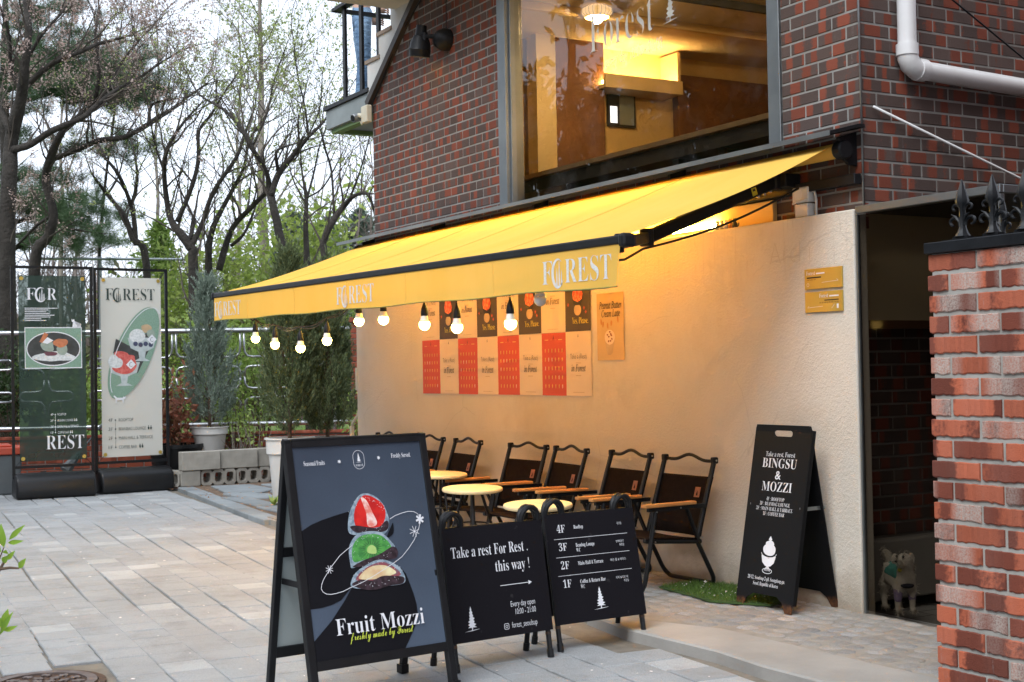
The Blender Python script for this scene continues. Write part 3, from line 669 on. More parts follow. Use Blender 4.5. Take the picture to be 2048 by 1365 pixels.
for r in range(24):
    zc_ = PT_-.031-r*pit; x = 0.; first = True
    if zc_ < -.02: break
    while x < 4.1:
        hd = first and r % 2 == 1; L = .078 if hd else .192
        P = (x+L/2+rnd.uniform(-.001, .001), rnd.uniform(-.003, .003), zc_); me = rnd.choice(RH if hd else RB)
        if x < .75: obj('brick', me, bw, P, (rnd.uniform(-.004, .004), 0, rnd.uniform(-.006, .006)))
        else: restp.add([(v.co.x+P[0], v.co.y+P[1], v.co.z+P[2]) for v in me.vertices], [tuple(p.vertices) for p in me.polygons])
        x += L+.0125; first = False
tag(restp.build('far_bricks', M['brick_pier'], bw, fixn=False), kind='stuff')
rl = thing('iron_fence', 'black cast iron fence with spear finials on top of the brick garden wall', 'fence', (PX, PY, PT_))
MB().bb(-.008, 4.2, -.012, .21, .0, .036).build('base_rail', M['iron'], rl, bevel=.002)
MB().bb(.035, 4.2, .03, .075, .036, .043).build('upper_rail', M['iron'], rl)
for k in range(9): obj('finial', FIN, rl, (.105+k*.123, .05, .043), (0, 0, rnd.uniform(-.05, .05)), (1.12, 1.3, 1.0))
for k in range(9): obj('rear_finial', FIN, rl, (.165+k*.123, .17, .037), (0, 0, 0), (.7, .7, .78))
# ================================================================= AWNING
t = NT('yellow awning cloth'); co = t.coord('Object')
col = t.ramp(t.noise(2.2, t.n('Mapping', {0: co, 'Scale': (1.2, .5, .5)}).outputs[0], 6, .6), [(.3, (.74, .445, .09)), (.7, (.78, .485, .115))])
col = t.mix(t.ramp(t.noise(5, t.n('Mapping', {0: co, 'Scale': (7, 1, .7)}).outputs[0], 7, .75), [(.6, (0,)*3), (.85, (.35,)*3)]), col, (.62, .36, .06))
wv = t.n('TexWave', {'Vector': co, 'Scale': 320.}); nb_ = t.bump(t.math('ADD', wv.outputs[1], t.math('MULTIPLY', t.noise(3, co, 3), 3.)), .12, .002)
d = t.n('BsdfDiffuse', {'Color': col, 'Normal': nb_}); tl = t.n('BsdfTranslucent', {'Color': t.mix(.5, col, (.85, .5, .05))}); mx = t.n('MixShader', {0: .10, 1: d, 2: tl})
t.t.links.new(mx.outputs[0], t.out.inputs[0]); M['awning'] = t.m
AXR, AXL = -.07, -5.76; YR, ZR = -.135, 2.238; YF = -1.376
def zf(x): return 1.768+(AXR-x)/(AXR-AXL)*.07     # top of the front bar
aw = thing('awning', 'wide yellow folding arm awning with white lettering on its valance', 'awning', (-3, -.1, 2.0))
O = Vector((-3, -.1, 2.0))
def grid(nx, ny, fn):
    m = MB(); V = [Vector(fn(i/nx, j/ny))-O for j in range(ny+1) for i in range(nx+1)]
    return m.add(V, [(j*(nx+1)+i, j*(nx+1)+i+1, (j+1)*(nx+1)+i+1, (j+1)*(nx+1)+i) for j in range(ny) for i in range(nx)])
def fab(s, tt):
    x = AXL+(AXR-AXL)*s; z1_ = zf(x)
    sag = -.030*math.sin(math.pi*tt)*(.6+.4*abs(2*s-1)**2)+(.005*math.sin(s*23+2*tt)+.004*math.sin(s*9-3*tt+1)+.002*math.sin(s*61+5*tt))*math.sin(math.pi*tt)
    return (x+(.0 if s < .99 else -.0)+.028*(s-.5)*0, YR+(YF+.015-YR)*tt, ZR+(z1_-.004-ZR)*tt+sag)
fo = grid(60, 14, fab).build('canopy', M['awning'], aw, smooth=True)
for s in (.2, .4, .6, .8): MB().tube([Vector(fab(s, k/12))-O+Vector((0, 0, .001)) for k in range(13)], .0022, 5).build('seam', M['awning'], fo)
M['white_cloth'] = pm('faded white print', (.70, .70, .68), (.56, .55, .50), 18, .85)
def val(s, tt):
    x = AXL+(AXR-AXL)*s; zt_ = zf(x)-.042
    drop = .182-.004*math.sin(s*31)
    return (x-.03*tt*(s > .985), YF-.006-.0008*math.sin(s*37)*tt-.0004*math.sin(s*90+1)*tt, zt_-drop*tt)
vo = grid(160, 4, val).build('valance', M['awning'], aw, smooth=True)
M['olive'] = pm('olive binding', (.22, .22, .05), None, 20, .8)
m = MB(); m.tube([Vector(val(k/120, 1.))-O for k in range(121)], .0035, 5); m.build('hem', M['olive'], vo)
for k in (.14, .31, .47, .62, .80):
    m = MB(); m.tube([Vector(val(k, q/4))-O+Vector((0, -.001, 0)) for q in range(5)], .0018, 4); m.build('seam', M['awning'], vo)
ang = math.atan2(-.07, AXR-AXL)
for xa, wd in ((-.725, .585), (-3.255, .58), (-5.75, .63)):
    F = basis(Vector((xa, YF-.0070, zf(xa)-.205))-O, (math.cos(ang), 0, math.sin(ang)), (-math.sin(ang), 0, math.cos(ang)))
    forest_logo(F, .0, .015, .118, M['white_cloth'], vo, wd, z=.001)
m = MB()
a_, b_ = Vector((AXL-.02, YF+.012, zf(AXL)-.022))-O, Vector((AXR+.02, YF+.012, zf(AXR)-.022))-O
m.bar(a_, b_, .05, .04); m.build('front_bar', M['black_metal'], aw, bevel=.008, seg=2)
for q in (a_, b_):
    m = MB(); m.box(q+Vector((0, .005, -.004)), (.045, .075, .062)); m.build('end_cap', M['black_metal'], aw, bevel=.014, seg=2)
m = MB(); m.tube([Vector((AXL, -.10, 2.215))-O, Vector((AXR+.0, -.10, 2.215))-O], .037, 18); m.build('roller', M['awning'], aw, smooth='auto')
m = MB()
for x in (AXR+.035, AXL-.035): m = MB(); m.lathe([(.042, -.03), (.047, -.02), (.047, .02), (.04, .03)], 16, Vector((x, -.10, 2.215))-O, Matrix.Rotation(R(90), 3, 'Y')); m.build('roller_end', M['black_metal'], aw)
# hood
m = MB(); P = [(-.012, 2.335), (-.05, 2.335), (-.235, 2.288), (-.24, 2.272), (-.232, 2.272), (-.05, 2.318), (-.012, 2.318)]
m.prism(P, lambda y, z: Vector((-5.96, y, z))-O, lambda y, z: Vector((.03, y, z))-O); m.build('hood', M['black_metal'], aw)
m = MB(); m.bb(-5.96, .03, -.2415, -.2375, 2.266, 2.291); m.v = [tuple(Vector(v)-O) for v in m.v]; m.build('hood_edge', M['dull_steel'], aw)
m = MB()
for x in (-.045, -1.4, -2.9, -4.4, -5.7):
    m.prism([(-.004, 2.31), (-.12, 2.275), (-.11, 2.19), (-.06, 2.15), (-.004, 2.14)], lambda y, z: Vector((x-.012, y, z))-O, lambda y, z: Vector((x+.012, y, z))-O)
m.bb(-5.7-O.x, 0-O.x, -.06-O.y, -.012-O.y, 2.05-O.z, 2.10-O.z)
m.build('wall_bracket', M['black_metal'], aw, bevel=.003)
for sgn, S_, E_, T_ in ((1, (-.50, -.12, 2.12), (-.43, -.98, 1.80), (-.13, -1.345, 1.735)), (-1, (-5.25, -.12, 2.13), (-5.30, -.98, 1.86), (-5.55, -1.345, 1.80))):
    S_, E_, T_ = Vector(S_)-O, Vector(E_)-O, Vector(T_)-O
    m = MB(); m.bar(S_, E_, .045, .062); m.bar(E_, T_, .04, .052); ar = m.build('folding_arm', M['black_metal'], aw, bevel=.006)
    m = MB()
    for q, rr, nm in ((S_, .035, 'shoulder'), (E_, .034, 'elbow'), (T_, .022, 'front_joint')): MB().lathe([(rr, -.042), (rr, .042)], 14, q).build(nm, M['black_metal'], ar, bevel=.004)
    m.box(S_+Vector((0, .05, 0)), (.16, .1, .07)); m.build('arm_mount', M['black_metal'], ar, bevel=.004)
    m = MB()
    for dy in (.04, .09, .14):
        q = S_.lerp(E_, dy); m.lathe([(.008, -.045), (.008, .045)], 8, q)
    m.build('bolt', M['steel'], ar)
    if sgn == 1:
        q = S_.lerp(E_, .2); d = (E_-S_).normalized(); n = d.cross(Vector((0, 0, 1))).normalized()
        if n.x < 0: n = -n
        F = basis(q+n*.0235, -d, Vector((0, 0, 1))-d*d.z)
        if (F @ Vector((0, 0, 1))-F @ Vector((0, 0, 0))).dot(n) < 0: F = basis(q+n*.0235, d, Vector((0, 0, 1))-d*d.z)
        M['yellow_label'] = pm('yellow sticker', (.62, .56, .05), None, 9, .5); flat(F, 'sticker', [(-.018, -.02), (.018, -.02), (.018, .02), (-.018, .02)], M['yellow_label'], ar, .001)
        flat(F, 'sticker_mark', [(-.01, .002), (.01, .002), (.008, .013), (-.008, .013)], M['ink_black'], ar, .0018)
m = MB(); q = []
for k in range(25):
    s = k/24; p = Vector((-.36-.02*s, -.09-.95*s, 2.07-.33*s-.035*math.sin(math.pi*s)))-O; q.append(p)
q += [Vector((-.30, -1.2, 1.68))-O, Vector((-.2, -1.33, 1.665))-O]
m.tube(q, .006, 6); m.build('cable', M['black_metal'], aw)
# ---- string lights
sl = thing('string_lights', 'string of ten round bulbs, nine lit and one dark, hanging behind the valance', 'string lights', (-3, -1.33, 1.6)); SO = Vector((-3, -1.33, 1.6))
BL = [(-4.953, 1.45), (-4.538, 1.395), (-4.037, 1.359), (-3.558, 1.398), (-3.03, 1.505), (-2.664, 1.500), (-2.11, 1.449), (-1.715, 1.419), (-1.135, 1.418), (-.843, 1.524)]
t = NT('lit opal bulb'); t.P(color=(1, .9, .75), emis=(1., .66, .18), estr=9., rough=.4); M['bulb_on'] = t.m
M['bulb_off'] = pm('unlit opal bulb', (.74, .72, .66), None, 8, .3)
M['bulb_neck'] = pm('white bulb neck', (.78, .75, .68), None, 8, .4)
br = .0315
for k, (x, z) in enumerate(BL):
    e = Vector((x, -1.326, z))-SO; lit = k < 9; kk = 1.12 if k > 6 else 1.
    m = MB(); m.lathe([(.003, -br), (br*.5, -br*.88), (br*.86, -br*.5), (br, 0), (br*.95, br*.32), (br*.84, br*.55)], 18); bo = m.build('bulb', M['bulb_on'] if lit else M['bulb_off'], sl, smooth=True, loc=e)
    tag(bo, 'lit round bulb' if lit else 'unlit white bulb nearest the right end')
    m = MB(); m.lathe([(br*.86, br*.5), (br*.76, br*.9), (.019, br*1.5), (.017, br*1.75)], 16); m.build('neck', M['bulb_neck'] if lit else M['bulb_off'], bo, smooth=True)
    m = MB(); m.lathe([(.019, br*1.6), (.021, br*1.7), (.021, br*2.2), (.018, br*2.9), (.012, br*3.4), (.006, br*3.9), (.0045, br*4.3)], 14); m.build('socket', M['black_metal'], bo, smooth='auto')
def hang(x):
    return zf(x)-.16
cab = MB(); top = []
for (x, z) in BL:
    zt_ = z+.033*4.2; hz = max(zt_+.005, hang(x) if x > -3.3 else zt_+.01); cab.tube([Vector((x, -1.326, zt_))-SO, Vector((x+.003, -1.33, hz))-SO], .0045, 6); top.append(Vector((x, -1.33, hz))-SO)
top = [Vector((-5.05, -1.34, 1.655))-SO]+top+[Vector((-.35, -1.34, 1.70))-SO]
for a, b in zip(top[:-1], top[1:]):
    for dz in (0., -.018):
        cab.tube([a.lerp(b, k/8)+Vector((0, 0, -.02*math.sin(math.pi*k/8)+dz*math.sin(math.pi*k/8))) for k in range(9)], .004, 5)
cab.build('cable', M['black_metal'], sl)
# ---- ledge: tube lamp, boards, electric boxes, cat figures
m = MB(); m.tube([(-2.95, -.045, 1.948), (-1.055, -.045, 1.948)], .013, 10)
tl_ = thing('tube_lamp', 'bright white fluorescent tube lying on the ledge of the cream wall', 'lamp', (-2, -.062, 1.94))
m = MB(); m.tube([(-3.3, 0, .018), (.935, 0, .018)], .013, 10); m.build('tube', emit('lit tube', (1., .65, .11), 50), tl_, smooth=True)  # left length of the tube added to light that end of the wall
m = MB(); m.bb(-3.31, .945, -.012, .012, -.012, .003); m.build('batten', M['white_plastic'], tl_)
M['cream_board'] = pm('cream painted board', (.62, .42, .16), (.56, .37, .13), 3, .6)
boxthing('ledge_board', 'cream painted board standing on the ledge behind the tube lamp', 'board', (-3.4, -.62, -.034, -.004, 1.927, 2.045), M['cream_board'])
eb = thing('electric_box', 'white electric outlet box stacked on a second box on the wall ledge', 'electric box', (-.37, -.03, 1.928))
m = MB(); m.bb(-.055, .04, -.03, .022, 0, .068); m.build('lower_box', M['white_plastic'], eb, bevel=.004)
m = MB(); m.bb(-.068, .052, -.036, .024, .073, .15); ub = m.build('upper_box', M['white_plastic'], eb, bevel=.006)
m = MB(); m.lathe([(.030, 0), (.032, -.002), (.026, -.004)], 18, (-.02, -.0365, .115), Matrix.Rotation(R(90), 3, 'X')); m.build('socket_cover', M['white_pvc'], ub)
m = MB(); m.tube([(.052, -.01, .125), (.075, -.012, .12), (.082, -.01, .08), (.07, -.0, .03), (.06, .01, .0)], .006, 7); m.tube([(-.068, -.03, .072), (-.02, -.045, .078), (.05, -.04, .085)], .005, 6); m.build('cable', M['white_plastic'], eb)
CATC = [('grey', (.42, .40, .37)), ('pale', (.62, .58, .5)), ('white', (.78, .76, .72)), ('orange', (.55, .24, .07)), ('black', (.05, .045, .04))]
for k, (cn, cc) in enumerate(CATC):
    ct_ = thing('cat_figurine', 'tiny %s cat figurine sitting on the ledge beside the tube lamp' % cn, 'figurine', (-1.035+k*.036, -.066, 1.926), rnd.uniform(-.4, .4), 'cat figurines on the ledge')
    mt = pm('cat glaze '+cn, cc, None, 20, .35)
    m = MB(); m.lathe([(.013, 0), (.0155, .006), (.015, .016), (.011, .027), (.0075, .033)], 12); m.build('body', mt, ct_, smooth=True)
    m = MB(); m.lathe([(.004, .0), (.0095, .004), (.011, .010), (.0095, .016), (.004, .019)], 12, (0, -.002, .03)); hd = m.build('head', mt, ct_, smooth=True)
    m = MB()
    for s in (-1, 1): m.add([(s*.009, 0, .042), (s*.003, 0, .047), (s*.008, 0, .056), (s*.006, -.004, .044)], [(0, 1, 2), (1, 3, 2), (0, 2, 3)])
    m.build('ear', mt, hd); m = MB(); m.tube([(.008, .01, .005), (.016, .012, .012), (.017, .012, .026)], .003, 6); m.build('tail', mt, ct_)
# ---- pipes and cables on the brick
dp = thing('drain_pipe', 'white plastic drain pipe turning a corner on the side wall', 'pipe', (.062, .25, 2.64))
m = MB(); m.tube([(0, -.0, .075), (0, 0, 2.0)], .046, 20); m.build('upright_pipe', M['white_pvc'], dp, smooth='auto')
m = MB(); m.tube([(0, .09, -.018), (0, 3.0, -.10)], .046, 20); m.build('horizontal_pipe', M['white_pvc'], dp, smooth='auto')
m = MB(); m.tube([(0, 0, .08), (0, .003, .035), (0, .018, .005), (0, .05, -.014), (0, .1, -.018)], .051, 20); m.tube([(0, 0, .045), (0, 0, .10)], .055, 20); m.tube([(0, .06, -.0165), (0, .11, -.018)], .055, 20); m.build('elbow', M['white_pvc'], dp, smooth='auto')
m = MB(); m.tube([(.008, -.01, 1.95), (.004, -.011, 3.0), (.004, -.011, 4.7)], .0055, 7); tag(m.build('corner_conduit', M['grey_metal'], smooth=True), 'thin grey metal conduit running up the brick corner', 'conduit')
m = MB(); m.tube([(.02, .057, 2.427), (.05, 1.107, 2.114), (.08, 2.2, 1.79)], .0065, 8); tag(m.build('white_rod', M['white_pvc'], smooth=True), 'thin slanting white rod fixed to the side brick wall', 'rod')
a = onX(1905, 0, .03); b = onX(2048, 118, .03); m = MB(); m.tube([a+(a-b)*.6, a, b, b+(b-a)], .005, 6); tag(m.build('black_cable', M['black_metal']), 'black cable slanting across the side wall above the drain pipe', 'cable')
m = MB(); q = [(onY(838, 6, -.02)), onY(800, 70, -.02), onY(765, 160, -.02), onY(743, 212, -.02)]; q = [q[0]+(q[0]-q[1])*1.5]+q; m.tube(q, .006, 6); tag(m.build('stair_cable', M['black_metal']), 'black cable running down beside the stair trim on the brick', 'cable')
cdt = thing('wall_conduit', 'cream painted cable conduit at the left end of the cream wall', 'conduit', (-5.945, -.06, .75))
m = MB(); m.tube([(0, 0, 1.17), (0, 0, .12), (-.02, -.01, .06), (-.10, -.02, .0), (-.12, -.02, -.05)], .013, 8); m.build('pipe', M['beige_plastic'], cdt, smooth=True)
m = MB(); m.bb(-.012, .045, -.03, .01, .28, .47); m.build('box', M['beige_plastic'], cdt, bevel=.004)
m = MB(); m.tube([(-.12, -.02, -.03), (-.12, -.02, -.2)], .021, 10); m.build('sleeve', M['beige_plastic'], cdt)
# ---- wall spotlight
lp = thing('wall_spotlight', 'black swivel spotlight with lit rim on the brick wall beside the window', 'wall lamp', (-4.30, 0, 3.69))
m = MB(); m.lathe([(.085, 0), (.085, .05), (.06, .10), (.03, .115)], 22, (0, 0, 0), Matrix.Rotation(R(90), 3, 'X')); m.build('wall_mount', M['black_metal'], lp, smooth='auto')
m = MB(); m.tube([(0, -.09, .02), (-.04, -.13, .025), (-.10, -.15, .03)], .017, 8); m.lathe([(.026, -.03), (.026, .03)], 12, (-.10, -.15, .03)); m.build('arm', M['black_metal'], lp, smooth='auto')
hdp = Vector((-.15, -.16, .0)); Mh = Matrix.Rotation(R(12), 3, 'Y')
m = MB(); m.lathe([(.025, .13), (.04, .125), (.045, .05), (.055, .045), (.075, .0), (.083, -.05), (.086, -.055), (.083, -.06), (.08, -.11), (.076, -.11), (.07, -.03)], 22, hdp, Mh, cap=False); m.build('lamp_head', M['black_metal'], lp, smooth='auto')
m = MB(); m.lathe([(.001, -.10), (.073, -.10)], 18, hdp, Mh); m.build('lamp_glass', emit('spot lamp', (1, .7, .35), 1.6), lp)
m = MB(); m.tube([(.01, -.02, .08), (.012, -.015, .5), (.01, -.01, .9)], .004, 5); m.build('cable', M['black_metal'], lp)
# ---- cctv
cc = thing('security_camera', 'grey bullet security camera on a beige junction box at the wall edge', 'camera', (-5.70, -.03, 3.36))
m = MB(); m.bb(-.07, .05, -.05, .0, -.07, .075); m.build('junction_box', M['beige_plastic'], cc, bevel=.006)
m = MB(); m.tube([(-.07, -.03, 0), (-.12, -.05, .01)], .02, 10); m.tube([(-.06, -.02, -.05), (-.10, -.03, -.07), (-.11, -.04, -.04)], .006, 6); m.build('mount', M['beige_plastic'], cc)
m = MB(); dr = Vector((.2, -.95, -.25)).normalized(); q = Vector((-.14, -.03, .0)); m.tube([q-dr*.03, q-dr*.02, q+dr*.07, q+dr*.075], [.02, .036, .036, .033], 14); hd = m.build('camera_body', M['grey_metal'], cc, smooth='auto')
m = MB(); m.tube([q+dr*.074, q+dr*.077], .027, 14); m.build('lens', M['black_metal'], hd)
# ================================================================= POSTERS AND PLAQUES
M['dark_paper'] = pm('dark brown poster paper', (.055, .042, .03), (.05, .038, .027), 3, .6)
M['red_paper'] = pm('red poster paper', (.56, .075, .035), (.52, .068, .03), 3, .6)
M['corn'] = pm('corn yellow print', (.75, .5, .12), None, 9, .6); M['red_print'] = pm('red print', (.60, .06, .03), (.72, .22, .1), 70, .6, lo=.45, hi=.55); M['yellow_print'] = pm('yellow print', (.80, .70, .10), None, 9, .6)
M['shell'] = pm('tan print', (.55, .40, .24), None, 9, .6)
YP = -.0885; PW, PH = .2964, .408
NUM = 'first second third fourth fifth sixth seventh eighth'.split()
def poster(kind, x, z, label, group):
    jit = rnd.uniform(-.004, .004)
    o = thing('poster', label, 'poster', (x, YP, z), 0, group); o.rotation_euler = (0, jit, 0)
    pap = {'A': M['cream_print'], 'B': M['dark_paper'], 'C': M['red_paper']}[kind]
    m = MB(); nx = 6; V = []
    for j in range(7):
        for i in range(nx+1): V.append((PW*.997*i/nx, -.0012-.0018*rnd.random()*(j in (0, 6) or i in (0, nx)), PH*.997*j/6))
    m.add(V, [(j*(nx+1)+i, j*(nx+1)+i+1, (j+1)*(nx+1)+i+1, (j+1)*(nx+1)+i) for j in range(6) for i in range(nx)]); m.build('sheet', pap, o, smooth=True, fixn=False)
    F = basis((0, -.0035, 0), (1, 0, 0), (0, 0, 1))
    if kind == 'A':
        up = 0 if z > 1.3 else -.03
        put_text(F, 'Take a (Rest)', PW/2, .265+up, .047, M['ink_black'], o, width=.19, align='c', off=-.012)
        put_text(F, ital('in Forest'), PW/2, .185+up, .062, M['ink_black'], o, width=.165, align='c', off=.006)
        for yy in (.238, .158): strip(F, 'small_print', [(PW/2-.03, yy+up), (PW/2+.03, yy+up)], .005, M['shell'], o)
        strip(F, 'small_print', [(PW*.27, .022), (PW*.72, .022)], .003, M['shell'], o)
        if z < 1.3: tree_icon(F, PW/2, .37, .012, .025, M['ink_black'], o)
    elif kind == 'B':
        flat(F, 'dessert_print', [(.09, .235), (.10, .20), (.15, .185), (.20, .20), (.21, .235), (.185, .30), (.165, .345), (.15, .36), (.13, .345), (.11, .30)], M['red_print'], o)
        flat(F, 'cream_print', blob(.155, .345, .026, .03, 4), M['cream_print'], o, .0014); flat(F, 'berry_print', blob(.16, .378, .018, .017, 5), M['red_print'], o, .0017)
        flat(F, 'bowl_print', ell(.15, .135, .042, .036), M['shell'], o, .0012); flat(F, 'bowl_print', [(.09, .205), (.11, .165), (.19, .165), (.21, .205), (.15, .18)], M['ink_black'], o, .0016)
        put_text(F, serif('Yes, Please.'), .085, .048, .06, M['yellow_print'], o, width=.185, off=-.012)
        for (sx_, sy_) in ((.04, .17), (.245, .12), (.225, .145)):
            for a in range(3): strip(F, 'star_print', [(sx_-.012*math.cos(a*1.05), sy_-.012*math.sin(a*1.05)), (sx_+.012*math.cos(a*1.05), sy_+.012*math.sin(a*1.05))], .004, M['red_paper'], o, .0012+a*.0001)
        for (sx_, sy_) in ((.02, .36), (.21, .37), (.03, .29), (.22, .285)): strip(F, 'small_print', [(sx_, sy_), (sx_+.055, sy_)], .0035, M['shell'], o)
    else:
        tree_icon(F, PW/2, .365, .014, .03, M['ink_black'], o)
        for a, b in ((.04, .085), (.11, .13), (.165, .185), (.21, .255)): strip(F, 'small_print', [(a, .362), (b, .362)], .005 if b-a > .03 else .0015, M['corn'], o)
        for r_ in range(5):
            for c_ in range(6):
                cx, cy = .045+c_*.0415, .29-r_*.058; pale = (r_, c_) in ((1, 1), (1, 2), (2, 0), (3, 4), (4, 5))
                flat(F, 'corn_print', [(cx-.003, cy-.012), (cx+.004, cy-.008), (cx+.006, cy+.012), (cx-.001, cy+.016), (cx-.005, cy+.008)], M['cream_print'] if pale else M['corn'], o)
kinds_t, kinds_b = 'ABABABAB', 'CACACACA'
DES = {'A': 'cream lettered poster', 'B': 'dark brown dessert poster', 'C': 'red poster with yellow corn shapes'}
cnt = {}
for row, ks, zz in (('upper', kinds_t, 1.421), ('lower', kinds_b, 1.012)):
    for i, k in enumerate(ks):
        n = cnt.get((row, k), 0); cnt[(row, k)] = n+1
        poster(k, -4.646+i*PW, zz, '%s %s from the left in the %s row' % (NUM[n], DES[k], row), 'posters in a block on the cream wall')
pb = thing('latte_poster', 'tan peanut butter cream latte poster right of the poster block', 'poster', (-2.205, YP, 1.232), 0)
M['tan_paper'] = pm('tan photo print', (.56, .40, .19), (.50, .35, .16), 2.5, .55); m = MB(); m.bb(0, .29, -.0025, -.001, 0, .41); m.build('sheet', M['tan_paper'], pb)
F = basis((0, -.0035, 0), (1, 0, 0), (0, 0, 1)); put_text(F, ital('Peanut Butter'), .15, .315, .062, M['ink_black'], pb, width=.24, align='c', off=.008); put_text(F, ital('Cream Latte'), .155, .265, .06, M['ink_black'], pb, width=.20, align='c', off=.008)
M['glass_print'] = pm('milky glass print', (.50, .38, .22), (.42, .31, .17), 12, .55); flat(F, 'glass_print', [(.09, .13), (.10, .06), (.115, .035), (.145, .03), (.17, .045), (.19, .13), (.175, .16), (.11, .16)], M['glass_print'], pb, .0008)
flat(F, 'foam_print', ell(.14, .14, .055, .045), M['cream_print'], pb, .0012)
for k in range(9): flat(F, 'nut_print', blob(.14+rnd.uniform(-.025, .025), .145+rnd.uniform(-.03, .03), .008, .006, k), M['leather'], pb, .0015+k*.0001)
for k, (x, y) in enumerate(((.05, .235), (.07, .22), (.16, .225), (.23, .245), (.12, .21))): flat(F, 'nut_print', blob(x, y, .009, .018, 30+k), M['wood_arm'], pb, .0012)
flat(F, 'round_mark', ell(.14, .375, .014, .014), M['glass_print'], pb, .001)
M['brass'] = pm('brushed brass', (.58, .41, .09), (.50, .345, .07), 3, .42, .6, bump=.05, bscale=200)
for k, (z0, lab) in enumerate(((1.557, 'upper brass plaque with white Forest lettering and an arrow to the right'), (1.442, 'lower brass plaque with white Forest lettering and an arrow to the left'))):
    pq = thing('brass_plaque', lab, 'plaque', (-.325, -.0865, z0), 0, 'brass plaques on the cream wall'); m = MB(); m.bb(0, .262, -.009, 0, 0, .101); m.build('plate', M['brass'], pq, bevel=.001)
    F = basis((0, -.0098, 0), (1, 0, 0), (0, 0, 1)); W = M['print_white']
    if k == 0:
        put_text(F, serif('Forest'), .016, .07, .03, W, pq, width=.062, off=-.01); strip(F, 'small_print', [(.085, .076), (.145, .076)], .007, W, pq)
        put_text(F, 'please order here', .018, .044, .012, M['ink_black'], pq, width=.065); strip(F, 'small_print', [(.018, .057), (.12, .057)], .006, M['ink_black'], pq)
        strip(F, 'arrow', [(.125, .03), (.238, .034)], .0016, W, pq); strip(F, 'arrow', [(.228, .042), (.239, .034)], .0016, W, pq); strip(F, 'round_mark', ell(.026, .022, .008, .008, n=14), .0016, W, pq, close=True)
    else:
        put_text(F, serif('Forest'), .105, .07, .03, W, pq, width=.062, off=-.01)
        strip(F, 'small_print', [(.175, .076), (.24, .076)], .007, W, pq); strip(F, 'small_print', [(.14, .057), (.24, .057)], .005, M['ink_black'], pq)
        put_text(F, 'you can walk up the stairs this way', .24, .043, .012, M['ink_black'], pq, width=.135, align='r')
        strip(F, 'arrow', [(.02, .024), (.128, .028)], .0016, W, pq); strip(F, 'arrow', [(.03, .032), (.02, .024)], .0016, W, pq); strip(F, 'stair_mark', [(.19, .016), (.197, .022), (.205, .03), (.21, .036)], .002, W, pq); flat(F, 'small_mark', [(.225, .014), (.238, .014), (.238, .036), (.225, .036)], W, pq)
